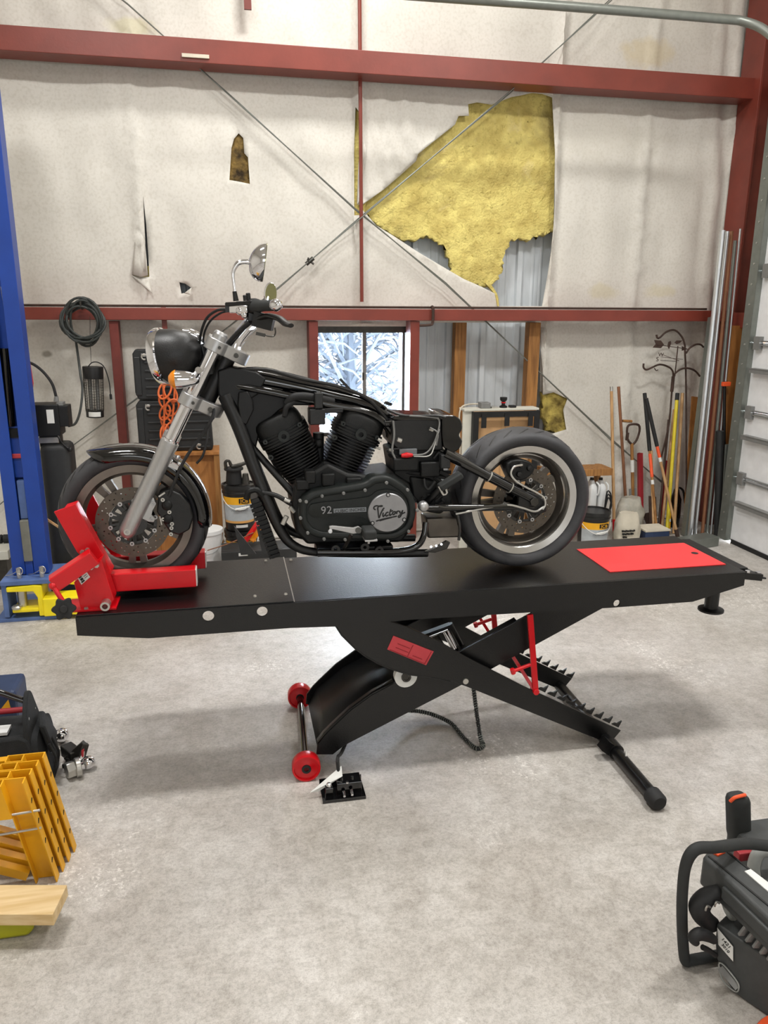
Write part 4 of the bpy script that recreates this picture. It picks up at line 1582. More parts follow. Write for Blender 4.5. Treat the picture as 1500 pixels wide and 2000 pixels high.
# triple clamps
def clamp(cen, name):
    """plate wrapping both fork legs, rounded at the stem"""
    back = V((fd.z, 0, -fd.x))
    prof = []
    w = -YF_
    out = []
    for k in range(13):
        a = pi / 2 + pi * k / 12
        out.append((-w + .034 * cos(a) * 1.0, .034 * sin(a)))
    pts = []
    for k in range(9):
        a = pi * .5 + pi * k / 8 * 1.0
        pts.append((-w - .0 + .036 * cos(a), .036 * sin(a)))
    pts = [(-w - .039 * sin(pi * k / 8), -.039 * cos(pi * k / 8)) for k in range(9)]        # near leg, front to back
    pts += [(-w * .9, .075), (-w * .55, .115), (0, .13), (w * .55, .115), (w * .9, .075)]
    pts += [(w + .039 * sin(pi * k / 8), .039 * cos(pi * k / 8)) for k in range(9)]
    pts += [(0, -.028)]
    L = [V((cen.x, YC, cen.z)) + V((0, a, 0)) + back * b - fd * .024 for a, b in pts]
    mb = MB()
    mb.prism(L, fd * .046)
    o = mb.build(name, M['alu'], bike, bevel=.003)
    mb = MB()
    q = V((cen.x, YC - w * .86, cen.z)) + back * .08
    mb.cyl(q + V((0, -.006, 0)), q + V((0, .02, 0)), .009, n=10)
    q2 = V((cen.x, YC - w - .038, cen.z)) + back * .014
    mb.cyl(q2 + V((0, -.004, 0)), q2 + V((0, .004, 0)), .006, n=8)
    mb.build('clamp_bolt', M['dsteel'], o)


clamp(ax0 + fd * ((c1 - ax0).length - .022), 'upper_triple_clamp')
lowc = Q(374, 783, YF_)
lowc = ax0 + fd * (lowc - ax0).dot(fd)
clamp(lowc, 'lower_triple_clamp')
back = V((fd.z, 0, -fd.x))
n0 = V((lowc.x, YC, lowc.z)) + back * .055
n1 = V((c1.x, YC, c1.z)) + back * .055 - fd * .04
mb = MB()
mb.cyl(n0, n1, .034, n=20)
mb.build('steering_head', M['blackd'], bike)

# front fender: rounded shell sprung over the tyre
mb = MB()
rows = []
NA = 44
for i in range(NA + 1):
    t = i / NA
    a = radians(-8 + 128 * t)
    r = .292 + .018 * max(0, t - .75) / .25 * (t - .75) / .25
    tip = 1.0
    if t > .9:
        tip = sqrt(max(.02, 1 - ((t - .9) / .1) ** 2))
    if t < .05:
        tip = .8 + .2 * t / .05
    hw, dp = .078 * tip, .055 * tip
    row = []
    for j in range(13):
        b = pi * j / 12
        yy = -cos(b) * hw
        rr = r - dp * (1 - sin(b) ** .6)
        row.append(FC + V((cos(a) * rr, yy, sin(a) * rr)))
    rows.append(row)
vs = [[mb.bm.verts.new(v) for v in r] for r in rows]
for i in range(NA):
    for j in range(12):
        mb.bm.faces.new((vs[i][j], vs[i + 1][j], vs[i + 1][j + 1], vs[i][j + 1]))
fe = mb.build('front_fender', M['gloss'], bike, angle=70, solid=.003)
mb = MB()
mb.bar(Q(330, 905, -.075), Q(352, 915, -.075), .012, .02)
for a, b in ((347, 893), (333, 901), (350, 906)):
    mb.ball(Q(a, b, -.085), .009, n=10)
mb.build_each('fender_mount', M['chrome'], fe)

# front caliper and hose
mb = MB()
L = [Q(a, b, -.10) for a, b in ((310, 962), (330, 955), (352, 965), (370, 985), (378, 1010), (370, 1035), (350, 1046), (332, 1040), (318, 1020), (306, 1000))]
mb.prism(L, (0, .055, 0))
cal = mb.build('front_caliper', M['blackd'], bike, bevel=.006)
mb = MB()
for a, b in ((318, 976), (326, 990), (331, 1000), (319, 1014), (336, 1023), (335, 1031), (334, 1043)):
    p = Q(a, b, -.102)
    mb.lathe([(.003, -.004), (.0075, -.004), (.0075, .003), (.003, .003)], p, YAX, 10, close_prof=True)
mb.bar(Q(312, 1008, -.104), Q(316, 1025, -.104), .004, .004)
mb.bar(Q(310, 970, -.104), Q(322, 962, -.104), .006, .006)
mb.build_each('caliper_bolt', M['steel'], cal)
mb = MB()
mb.ball(Q(326, 987, -.10), .02, (1, .5, 1)).ball(Q(328, 1014, -.10), .02, (1, .5, 1))
mb.build_each('caliper_piston', M['engine'], cal)
mb = MB()
mb.tube([Q(330, 970, -.11), Q(352, 915, -.115), Q(372, 880, -.11), Q(398, 845, -.1), Q(415, 815, -.09), Q(418, 790, -.05)], .006, 8, sm=5)
mb.build('front_brake_hose', M['rubber'], bike)

# headlamp
hx = V((-1, .32, -.14)).normalized()
hc = Q(318, 696, 0)
mb = MB()
mb.lathe([(0, .150), (.018, .150), (.045, .140), (.075, .110), (.092, .06), (.097, .02), (.098, 0), (0, -.002)][::-1], hc, -hx, 40)
hl = mb.build('headlamp_shell', M['blackd'], bike, angle=60)
mb = MB()
mb.lathe([(.098, .012), (.104, .008), (.105, -.008), (.100, -.020), (.088, -.024), (.086, -.016), (.095, -.004)], hc, -hx, 48, close_prof=True)
mb.build('headlamp_rim', M['chrome'], hl)
mb = MB()
mb.lathe([(.0, -.034), (.04, -.031), (.088, -.018), (.088, -.012), (0, -.012)], hc, -hx, 40)
mb.build('headlamp_lens', M['glass'], hl)
mb = MB()
mb.lathe([(.02, .03), (.06, .01), (.087, -.010), (.084, -.010), (.058, .008), (.02, .026)], hc, -hx, 40, close_prof=True)
mb.build('headlamp_reflector', M['chrome'], hl)
mb = MB()
mb.tube([Q(356, 648, 0), Q(372, 652, 0), Q(388, 660, 0), Q(396, 672, 0)], [.012, .02, .018, .01], 10, sm=3)
mb.bar(Q(384, 668, 0), Q(418, 700, .0), .06, .03)
mb.build('headlamp_mount', M['chrome'], bike)
mb = MB()
mb.tube([Q(392, 672, .0), Q(402, 700, .0), Q(410, 730, .0)], .035, 12, sm=3)
mb.build('headlamp_bracket', M['blackd'], bike)


# indicators
def indicator(c, nm, s):
    d = V((-1, -.12 * s, -.02)).normalized()
    mb = MB()
    mb.lathe([(0, .085), (.012, .083), (.022, .07), (.030, .04), (.033, .012), (.033, 0), (0, 0)][::-1], c, -d, 24)
    mb.tube([c - d * .06, c - d * .075 + V((.0, .02 * s, .02)), c - d * .085 + V((0, .06 * s, .035))], .012, 10, sm=3)
    t = mb.build(nm, M['chrome'], bike, angle=50)
    mb = MB()
    mb.lathe([(0, -.024), (.016, -.021), (.028, -.010), (.0335, .0), (.0335, .004), (0, .004)], c, -d, 24)
    mb.build('amber_lens', M['amber'], t)
    return t


indicator(Q(342, 741, -.17), 'turn_signal', -1)
indicator(Q(342, 741, -.17) + V((0, .34, 0)), 'turn_signal', 1)

# handlebar
gi, go = Q(501, 598, -.24), Q(537, 596, -.36)
r0 = Q(452, 690, -.045)
mb = MB()
mb.tube([Q(508, 603, .20), Q(492, 628, .10), Q(488, 632, .045), Q(488, 632, -.045), Q(495, 618, -.12), Q(499, 603, -.2), gi, go], .0125, 12, sm=6)
mb.build('handlebar', M['chrome'], bike)
for s in (-1, 1):
    mb = MB()
    a = V((r0.x, YC + .045 * s, r0.z))
    b = Q(489, 632, -.045)
    b = V((b.x, YC + .045 * s, b.z))
    m_ = a.lerp(b, .55) + V((-.008, 0, 0))
    mb.tube([a, a.lerp(m_, .5), m_, b], [.026, .021, .023, .025], 12, sm=3)
    mb.cyl(b + V((0, -.022, 0)), b + V((0, .022, 0)), .023, n=18)
    mb.box(a.lerp(m_, .3), (.05, .036, .012))
    mb.build('riser', M['chrome'], bike)
mb = MB()
mb.bar(Q(446, 700, 0), Q(474, 662, 0), .05, .03)
mb.bar(Q(455, 680, -.02), Q(500, 640, -.02), .018, .014)
mb.build('riser_brace', M['alu'], bike, bevel=.003)
gd = (go - gi).normalized()
for s in (0, 1):
    f = (lambda p: p) if s == 0 else (lambda p: V((p.x, 2 * YC - p.y, p.z)))
    a, b = f(gi), f(go)
    d = (b - a).normalized()
    mb = MB()
    mb.lathe([(.013, 0), (.0235, .0), (.0245, .004), (.021, .012), (.0185, .05), (.0185, (b - a).length - .01), (.017, (b - a).length), (.013, (b - a).length)], a, d, 24, close_prof=True)
    mb.build('grip', M['foam'], bike, angle=40)
    mb = MB()
    mb.lathe([(0, -.004), (.019, -.004), (.021, .008), (.017, .022), (.008, .032), (0, .034)], b, d, 20)
    mb.build('grip_end', M['chrome'], bike, angle=50)
    mb = MB()
    mb.lathe([(.012, -.055), (.024, -.055), (.027, -.045), (.027, -.01), (.023, -.002), (.012, -.002)], a, d, 20, close_prof=True)
    mb.box(a - d * .03 + V((0, 0, -.03)), (.036, .03, .04))
    mb.box(a - d * .03 + V((-.03, 0, .008)), (.05, .024, .018))
    mb.cyl(a - d * .03 + V((-.012, 0, .02)), a - d * .03 + V((-.014, 0, .045)), .008, n=10)
    mb.build('switch_housing', M['blackd'], bike, bevel=.003)
mb = MB()
mb.tube([Q(508, 622, -.25), Q(525, 617, -.28), Q(545, 622, -.33), Q(558, 632, -.37), Q(568, 636, -.40)], [.018, .016, .016, .016, .012], 10, sm=4, flat=((0, 0, 1), .6))
mb.bar(Q(496, 622, -.24), Q(534, 632, -.26), .035, .05)
mb.build('clutch_lever', M['blackd'], bike)
mb = MB()
mb.bar(Q(450, 604, -.2), Q(486, 604, -.24), .024, .026)
mb.ball(Q(470, 606, -.22), .018).ball(Q(478, 614, -.23), .014)
mb.build('lever_clamp', M['chrome'], bike, bevel=.004)
mb = MB()
mb.bar(Q(443, 594, -.2), Q(492, 592, -.24), .02, .012)
mb.bar(Q(445, 592, -.2), Q(446, 610, -.2), .02, .01, (0, 1, 0))
mb.build('perch_plate', M['blackd'], bike)
mb = MB()
mb.bar(Q(500, 651, -.05), Q(518, 655, -.05), .02, .012)
mb.tube([Q(516, 652, -.05), Q(522, 656, -.05), Q(534, 657, -.05), Q(538, 650, -.05), Q(537, 640, -.05)], .003, 6, sm=3)
mb.build('cable_clip', M['dsteel'], bike)
# mirror
mb = MB()
mb.cyl(Q(461, 588, -.21), Q(458, 569, -.21), .010, .0075, 12)
ms = mb.build('mirror_base', M['blackd'], bike)
mb = MB()
mb.tube([Q(459, 570, -.21), Q(456, 548, -.21), Q(455, 534, -.21), Q(459, 522, -.21), Q(467, 513, -.21), Q(480, 511, -.21), Q(490, 512, -.21)], [.0055, .0055, .006, .0075, .009, .0085, .010], 10, sm=4)
mb.build('mirror_stem', M['chrome'], bike)
mc = Q(512, 514, -.21)
mb = MB()
rows = []
for i in range(10):
    t = i / 9
    s = sin(pi * .5 * t) ** .42
    row = []
    for k in range(28):
        a = 2 * pi * k / 28
        zz = sin(a)
        yy = cos(a)
        sh = .062 if zz > 0 else .066 * (1 - .0 * zz)
        wy = .050 * (1 - .45 * max(0, -zz) ** 1.5)
        cx = -.045 + .052 * t
        row.append(mc + V((cx + .010 * (zz * s), yy * wy * max(s, .16), zz * sh * max(s, .16) + .004)))
    rows.append(row)
mb.rings(rows)
mi = mb.build('mirror_shell', M['chrome'], bike, angle=50)
mb = MB()
mb.prism([rows[-1][k] + V((.0005, 0, 0)) for k in range(28)], (.002, 0, 0))
mb.build('mirror_face', M['olive'], mi)
# far mirror, its face towards the camera side
fc_ = Q(529, 574, .26)
mb = MB()
o_ = []
for k in range(24):
    a = 2 * pi * k / 24
    o_.append(fc_ + V((.0 + .022 * cos(a) + .010 * sin(a), -.012 * cos(a), .042 * sin(a) - .014 * cos(a))))
mb.prism(o_, (-.004, .016, .002))
m2 = mb.build('far_mirror_shell', M['chrome'], bike, bevel=.002)
mb = MB()
cc = sum(o_, V()) / 24
mb.prism([cc + (p - cc) * .93 + V((.0005, -.0012, 0)) for p in o_], (0, -.001, 0))
mb.build('far_mirror_face', M['olive'], m2)
mb = MB()
mb.tube([Q(523, 600, .24), Q(521, 590, .25), Q(524, 578, .27)], .006, 8, sm=3)
mb.build('far_mirror_stem', M['chrome'], bike)
# control cables
for L, r in (([Q(446, 604, -.2), Q(425, 606, -.17), Q(405, 620, -.1), Q(394, 645, -.06), Q(390, 672, -.03), Q(394, 700, -.02)], .005), ([Q(448, 607, -.2), Q(430, 612, -.15), Q(410, 628, -.08), Q(398, 655, -.04), Q(397, 690, 0)], .004),
             ([Q(490, 628, -.2), Q(470, 645, -.12), Q(448, 668, -.06), Q(432, 690, -.03), Q(430, 720, 0)], .009), ([Q(440, 652, .1), Q(420, 660, .1), Q(408, 672, .06), Q(405, 700, .03)], .004)):
    mb = MB()
    mb.tube(L, r, 8, sm=5)
    mb.build('control_cable', M['rubber'], bike)

# frame
FR = []


def ftube(name, L, r, m='gloss', sm=5, n=12):
    mb = MB()
    mb.tube(L, r, n, sm=sm)
    return mb.build(name, M[m], bike)


ftube('backbone', [Q(438, 742, 0), Q(480, 738, 0), Q(560, 752, 0), Q(650, 772, 0), Q(712, 788, 0), Q(752, 812, 0), Q(772, 850, 0), Q(784, 900, 0)], [.045, .040, .036, .034, .032, .030, .026, .024])
for s in (-1, 1):
    ftube('frame_rail', [Q(446, 752, -.03).lerp(Q(446, 752, -.03), 0) + V((0, .06 if s > 0 else 0, 0)), *[V((q.x, YC + s * .055, q.z)) for q in (Q(520, 764, -.055), Q(640, 790, -.055), Q(720, 806, -.055), Q(762, 838, -.055), Q(776, 880, -.055), Q(790, 930, -.055))]], .014)
    ftube('down_tube', [V((q.x, YC + s * w, q.z)) for q, w in ((Q(440, 772, -.03), .03), (Q(468, 836, -.05), .05), (Q(497, 915, -.07), .07), (Q(528, 992, -.09), .09), (Q(552, 1042, -.10), .10), (Q(575, 1066, -.11), .11), (Q(615, 1078, -.11), .11), (Q(720, 1081, -.11), .11), (Q(835, 1080, -.11), .11))], [.029, .028, .026, .024, .021, .0175, .0165, .0165, .0165], 'blackd')
    ftube('seat_rail', [V((q.x, YC + s * .075, q.z)) for q in (Q(752, 828, -.075), Q(800, 826, -.075), Q(850, 832, -.075), Q(895, 845, -.075))], .012)
ftube('engine_cradle_brace', [Q(472, 850, -.03), Q(520, 905, -.05), Q(560, 950, -.07), Q(590, 985, -.08)], .014, 'blackd')
ftube('oil_line', [Q(505, 960, -.1), Q(540, 968, -.1), Q(570, 985, -.1), Q(592, 990, -.1)], .009, 'blackd')
mb = MB()
mb.cyl(Q(555, 975, -.11), Q(566, 979, -.11), .0095, n=10)
mb.cyl(Q(552, 1024, -.13), Q(560, 1008, -.13), .010, n=10).cyl(Q(566, 990, -.12), Q(575, 1000, -.12), .008, n=8)
mb.build_each('oil_fitting', M['steel'], bike)
# tank mount plates and loom over the backbone
mb = MB()
L = [Q(a, b, -.05) for a, b in ((425, 724), (450, 716), (500, 726), (520, 740), (505, 770), (470, 792), (478, 830), (482, 850), (462, 838), (440, 790), (426, 770))]
mb.prism(L, (0, .1, 0))
mb.build('neck_gusset', M['fin'], bike, bevel=.006)
mb = MB()
L = [Q(a, b, -.03) for a, b in ((446, 742), (520, 760), (640, 786), (606, 792), (566, 792), (546, 802), (524, 822), (506, 850), (498, 884), (482, 856))]
mb.prism(L, (0, .06, 0))
mb.build('air_box', M['fin'], bike, bevel=.006)
mb = MB()
L = [Q(a, b, -.065) for a, b in ((466, 766), (484, 764), (494, 782), (496, 800), (482, 830), (470, 826), (464, 790))]
mb.prism(L, (0, .02, 0))
mb.build('coil_cover', M['fin'], bike, bevel=.005)
rnd = random.Random(11)
for i in range(9):
    y = rnd.uniform(-.05, .05)
    o = rnd.uniform(-8, 6)
    L = [Q(445 + rnd.uniform(-8, 8), 730 + o, y), Q(520, 733 + o + rnd.uniform(-5, 5), y), Q(590, 748 + o + rnd.uniform(-6, 4), y), Q(660, 762 + o + rnd.uniform(-5, 6), y * .8), Q(715, 784 + o, y * .8), Q(748 + rnd.uniform(-6, 10), 815 + o, y * .8), Q(760 + rnd.uniform(-6, 20), 850 + o, y)]
    mb = MB()
    mb.tube(L, rnd.choice((.007, .009, .012)), 8, sm=4)
    mb.build('wiring_loom', M[rnd.choice(('rubber', 'blackd', 'gloss'))], bike)
mb = MB()
mb.bar(Q(664, 740, -.03), Q(690, 768, -.03), .008, .010)
mb.bar(Q(662, 750, -.02), Q(672, 752, -.02), .006, .004)
mb.bar(Q(752, 786, -.03), Q(764, 790, -.03), .03, .012)
mb.build_each('tank_tab', M['blackd'], bike)
ftube('intake_pipe', [Q(560, 788, -.06), Q(572, 776, -.07), Q(595, 774, -.07), Q(620, 778, -.06), Q(650, 784, -.03)], .015, 'rubber')
ftube('intake_pipe', [Q(556, 812, -.07), Q(560, 795, -.075), Q(575, 785, -.07)], .010, 'rubber')
mb = MB()
mb.box(Q(622, 782, -.08), (.032, .03, .06)).box(Q(618, 812, -.05), (.06, .08, .06)).box(Q(646, 800, -.04), (.09, .06, .02))
mb.cyl(Q(622, 768, -.08), Q(622, 764, -.08), .011, n=10)
mb.build_each('throttle_body', M['blackd'], bike, bevel=.004)
mb = MB()
mb.ball(Q(622, 866, -.02), .02).cyl(Q(622, 845, 0), Q(622, 905, 0), .022, n=12)
mb.build('intake_manifold', M['engine'], bike)


# cylinders
def cylinder(base, d, nm, sgn):
    u = V((d.z, 0, -d.x))          # along the fins
    nf = 16
    L = .182
    mb = MB()
    for k in range(nf):
        t = k / (nf - 1)
        c = base + d * (L * t)
        w = .062 + .033 * min(1, t * 1.8)
        wy = .08
        o = []
        for j in range(28):
            a = 2 * pi * j / 28
            ca, sa = cos(a), sin(a)
            e = .55
            o.append(c + u * (w * (abs(ca) ** e) * (1 if ca > 0 else -1)) + V((0, wy * (abs(sa) ** e) * (1 if sa > 0 else -1), 0)))
        mb.prism([p - d * .0022 for p in o], d * .0044)
    f = mb.build('cooling_fins', M['fin'], None if False else bike, angle=30)
    mb = MB()
    rows = []
    for t, w in ((-.02, .05), (.0, .052), (.5, .07), (1.0, .074)):
        c = base + d * (L * t)
        rows.append([c + u * (w * cos(2 * pi * j / 24)) + V((0, .064 * sin(2 * pi * j / 24), 0)) for j in range(24)])
    mb.rings(rows)
    mb.build('cylinder_barrel', M['fin'], bike)
    # head: three finned steps then a rounded rocker cover
    mb = MB()
    for k in range(4):
        c = base + d * (L + .012 + k * .011)
        o = []
        for j in range(28):
            a = 2 * pi * j / 28
            ca, sa = cos(a), sin(a)
            o.append(c + u * (.101 * (abs(ca) ** .5) * (1 if ca > 0 else -1)) + V((0, .078 * (abs(sa) ** .5) * (1 if sa > 0 else -1), 0)))
        mb.prism([p - d * .003 for p in o], d * .006)
    rows = []
    for h, s in ((.0, 1.0), (.060, 1.0), (.082, .97), (.096, .90), (.104, .76), (.107, .5)):
        c = base + d * (L + .004 + h)
        row = []
        for j in range(28):
            a = 2 * pi * j / 28
            ca, sa = cos(a), sin(a)
            row.append(c + u * (.094 * s * (abs(ca) ** .6) * (1 if ca > 0 else -1)) + V((0, .074 * s * (abs(sa) ** .6) * (1 if sa > 0 else -1), 0)))
        rows.append(row)
    mb.rings(rows)
    h = mb.build('cylinder_head', M['engine'], bike, angle=35)
    mb = MB()
    fy = V((0, -.081, 0))
    c = base + d * (L + .03) + fy
    mb.lathe([(.010, -.010), (.022, -.010), (.022, .01), (.010, .01)], c + u * .004 * sgn, YAX, 20, close_prof=True)
    for a in (-.076, .07):
        mb.lathe([(.003, -.006), (.009, -.006), (.009, .01), (.003, .01)], c + u * a + d * .012, YAX, 12, close_prof=True)
    mb.lathe([(.004, -.006), (.010, -.006), (.010, .01), (.004, .01)], base + d * (L - .02) + fy - u * .085, YAX, 12, close_prof=True)
    mb.build_each('head_boss', M['cover'], h)
    return h


fb, rb = Q(601, 936, 0), Q(655, 936, 0)
dF, dR = V((-sin(radians(26)), 0, cos(radians(26)))), V((sin(radians(24)), 0, cos(radians(24))))
cylinder(fb, dF, 'front', -1)
cylinder(rb, dR, 'rear', 1)
# crankcase
mb = MB()
L = [Q(a, b, -.12) for a, b in ((575, 950), (590, 935), (640, 905), (680, 925), (730, 930), (770, 925), (800, 945), (812, 985), (808, 1030), (785, 1060), (600, 1064), (578, 1040), (570, 985))]
mb.prism(L, (0, .24, 0))
mb.build('crankcase', M['engine'], bike, bevel=.012)
mb = MB()
for a, b, w, h in ((590, 945, .05, .04), (605, 930, .04, .05), (640, 935, .05, .05), (690, 938, .06, .03)):
    mb.box(Q(a, b, -.12), (w, .06, h))
mb.build_each('case_boss', M['engine'], bike, bevel=.006)

# primary cover
PY = -.185
pc = [(584, 996), (587, 982), (596, 970), (612, 960), (640, 954), (680, 948), (712, 942), (726, 933), (744, 929), (760, 930), (780, 940), (798, 954), (810, 972), (814, 994), (812, 1014), (802, 1036), (784, 1050), (760, 1057), (720, 1056), (640, 1055), (612, 1049), (596, 1038), (586, 1020)]
out = crom([Q(a, b, PY) for a, b in pc], 4, True)
cc = sum(out, V()) / len(out)
n = len(out)


def inset(L, d):
    r = []
    m = len(L)
    for i in range(m):
        t = (L[(i + 1) % m] - L[i - 1]).normalized()
        nn = V((-t.z, 0, t.x))
        if nn.dot(cc - L[i]) < 0 and d > 0 and False:
            nn = -nn
        r.append(L[i] + nn * d)
    return r


sg = 1 if inset(out, .01)[0].x > out[0].x else -1
mb = MB()
rows = []
for ins_, dy in ((0, .075), (0, .02), (.003, .008), (.010, .001), (.020, 0.0), (.028, .003), (.031, .010)):
    rows.append([p + V((0, dy, 0)) for p in inset(out, ins_ * sg)])
mb.rings(rows)
prim = mb.build('primary_cover', M['cover'], bike, angle=50)
# raised teardrop panel and groove lines
pan = [(602, 1000), (605, 987), (616, 982), (660, 977), (700, 972), (722, 968), (736, 958), (757, 955), (780, 962), (795, 980), (797, 1003), (788, 1024), (768, 1037), (745, 1037), (728, 1028), (716, 1014), (690, 1006), (650, 1010), (616, 1011)]
L = crom([Q(a, b, PY + .011) for a, b in pan], 4, True)
cc2 = sum(L, V()) / len(L)
mb = MB()
mb.rings([L, [p + V((0, -.006, 0)) for p in L], [cc2 + (p - cc2) * .985 + V((0, -.008, 0)) for p in L]])
mb.build('raised_panel', M['cover'], prim, angle=50)
mb = MB()
for a, b in ((598, 980), (629, 969), (671, 963.5), (713, 957.5), (755, 943), (796, 957), (815, 997), (798, 1038), (757.5, 1057), (601, 1041), (633, 1053), (674, 1054), (587, 1012), (586, 978)):
    q = Q(a, b, PY - .002)
    mb.lathe([(0, -.006), (.005, -.006), (.0065, -.003), (.0065, .006), (0, .006)], q, YAX, 12)
mb.build_each('cover_bolt', M['grey'], prim)
bc = Q(757, 1001, PY - .002)
br = .0775
mb = MB()
mb.lathe([(0, -.006), (br - .003, -.006), (br, -.003), (br, .006), (0, .006)], bc, YAX, 56)
bad = mb.build('round_badge', M['badge'], prim, angle=30)
mb = MB()
for a in (90, 212, 335):
    p = bc + V((cos(radians(a)) * (br - .006), -.006, sin(radians(a)) * (br - .006)))
    mb.mi = 0
    mb.lathe([(0, -.001), (.0085, -.001), (.0085, .003), (0, .003)], p, YAX, 16)
    mb.mi = 1
    mb.lathe([(0, -.004), (.0045, -.004), (.0055, -.001), (0, -.001)], p, YAX, 12)
mb.build('badge_bolts', [M['ink'], M['alu']], prim)
# script lettering: Victory
k = br / 185.0
S_ = lambda *L: [(a - 984, 505 - b) for a, b in L]
scr = [S_((868, 470), (852, 458), (856, 440), (880, 432), (910, 440), (930, 438), (926, 434), (904, 436), (890, 448), (888, 470)), S_((888, 450), (892, 490), (896, 530), (902, 548), (916, 510), (936, 470), (950, 455)), S_((940, 500), (936, 525), (942, 538), (956, 520)),
       S_((990, 500), (974, 500), (962, 518), (968, 534), (990, 524)), S_((1012, 470), (1000, 510), (1002, 530), (1020, 518)), S_((1000, 492), (1032, 486)), S_((1040, 495), (1028, 508), (1034, 524), (1050, 514), (1054, 498), (1040, 495), (1058, 500)),
       S_((1064, 492), (1068, 502), (1066, 520)), S_((1067, 504), (1078, 492), (1090, 494)), S_((1098, 490), (1096, 506), (1106, 512), (1122, 492)), S_((1124, 484), (1116, 516), (1102, 545), (1086, 552), (1084, 540), (1108, 524), (1148, 506)), S_((872, 578), (910, 568), (960, 558), (1020, 548), (1070, 540)), S_((905, 576), (960, 562), (1020, 550)), S_((938, 478), (942, 474))]
mb = MB()
strokes(mb, scr, bc + V((0, -.0064, 0)), (1, 0, 0), (0, 0, 1), k, .0031)
mb.build('script_lettering', M['ink'], bad)
ey = Q(638, 990, PY) - Q(639, 1003, PY)
text('numeral', '92', M['badge'], prim, Q(637.5, 997, PY - .0005), (1, 0, 0.03), (0, 0, 1), .042, .0012, space=1.05)
pl = [Q(a, b, PY + .001) for a, b in ((651, 993.5), (715, 990.5), (715.5, 999.5), (651.5, 1002))]
mb = MB()
mb.prism(pl, (0, -.002, 0))
pq = mb.build('name_plaque', M['greyink'], prim, bevel=.002)
text('plaque_lettering', 'CUBIC INCHES', M['ink'], pq, (pl[0] + pl[2]) / 2 + V((0, -.0022, -.0003)), (1, 0, .035), (0, 0, 1), .0175, .0004, space=1.02)

# shift lever and pegs
mb = MB()
L = [Q(a, b, -.235) for a, b in ((643, 1028), (650, 1027), (690, 1031), (700, 1028), (707, 1033), (702, 1041), (690, 1043), (650, 1034), (644, 1036))]
mb.prism(L, (0, .012, 0))
mb.cyl(Q(645, 1038, -.25), Q(645, 1038, -.22), .0085, n=12)
mb.build('shift_lever', M['alu'], bike, bevel=.002)
mb = MB()
mb.cyl(Q(700, 1036, -.24), Q(700, 1036, -.19), .012, n=14).bar(Q(687, 1044, -.2), Q(668, 1078, -.15), .008, .012)
mb.build('shift_linkage', M['dsteel'], bike)
mb = MB()
c = Q(720, 1040, -.25)
mb.box(c, (.048, .09, .036))
pg = mb.build('foot_peg', M['foam'], bike, bevel=.008)
MB().box(c + V((0.002, -.01, -.02)), (.048, .07, .008)).cyl(c + V((0, 0, -.02)), c + V((0, 0, -.045)), .007, .005, 10).build('peg_plate', M['alu'], pg, bevel=.002)
mb = MB()
c = Q(828, 990, -.16)
mb.lathe([(0, -.012), (.014, -.010), (.020, -.004), (.021, .02), (0, .02)], c, YAX, 24)
mb.build('pivot_plug', M['alu'], bike, angle=50)
# lower rail, stand and right-hand footrest seen behind
ftube('lower_rail', [Q(620, 1078, -.17), Q(700, 1078, -.17), Q(780, 1076, -.17), Q(815, 1066, -.17), Q(828, 1045, -.17), Q(832, 1020, -.16)], .0125)
mb = MB()
L = [Q(a, b, -.14) for a, b in ((830, 1078), (856, 1066), (872, 1056), (880, 1060), (874, 1072), (850, 1080))]
mb.prism(L, (0, .014, 0))
st_ = mb.build('side_plate', M['gloss'], bike, bevel=.003)
mb = MB()
for a, b in ((842, 1068), (852, 1066), (862, 1063)):
    mb.cyl(Q(a, b, -.146), Q(a, b, -.138), .005, n=10)
mb.build_each('plate_stud', M['chrome'], st_)
mb = MB()
L = [Q(a, b, -.04) for a, b in ((832, 1012), (900, 1010), (902, 1050), (836, 1052))]
mb.prism(L, (0, .1, 0))
mb.build('exhaust_box', M['rimin'], bike, bevel=.008)
ftube('brake_pipe', [Q(868, 988, -.13), Q(890, 1000, -.13), Q(898, 1030, -.13), Q(896, 1055, -.13)], .006, 'gloss')
# boots and stand bracket under the crankcase
mb = MB()
for a, b in ((655, 1072), (712, 1068), (740, 1074)):
    mb.lathe([(.006, -.01), (.018, -.01), (.018, .012), (.006, .012)], Q(a, b, -.17), YAX, 16, close_prof=True)
mb.box(Q(690, 1068, -.1), (.3, .12, .03))
mb.build_each('engine_mount', M['blackd'], bike, bevel=.002)

# finned oil cooler ahead of the down tube
a, b = Q(496, 968, -.05), Q(538, 1082, -.05)
d = (b - a).normalized()
mb = MB()
mb.bar(a, b, .10, .035, V((d.z, 0, -d.x)))
oc = mb.build('oil_cooler', M['blackd'], bike, bevel=.004)
mb = MB()
for k_ in range(13):
    c = a.lerp(b, .10 + .86 * k_ / 12) + V((-.004, -.052, 0))
    mb.bar(c - V((d.z, 0, -d.x)) * .024, c + V((d.z, 0, -d.x)) * .022, .012, .012, (0, 1, 0))
mb.tube([a + V((-.03, -.05, .0)), a + V((-.02, -.055, .03)), a + V((.01, -.055, .035)), a + V((.03, -.05, .01))], .012, 8, sm=3)
mb.build('cooler_fins', M['engine'], oc)

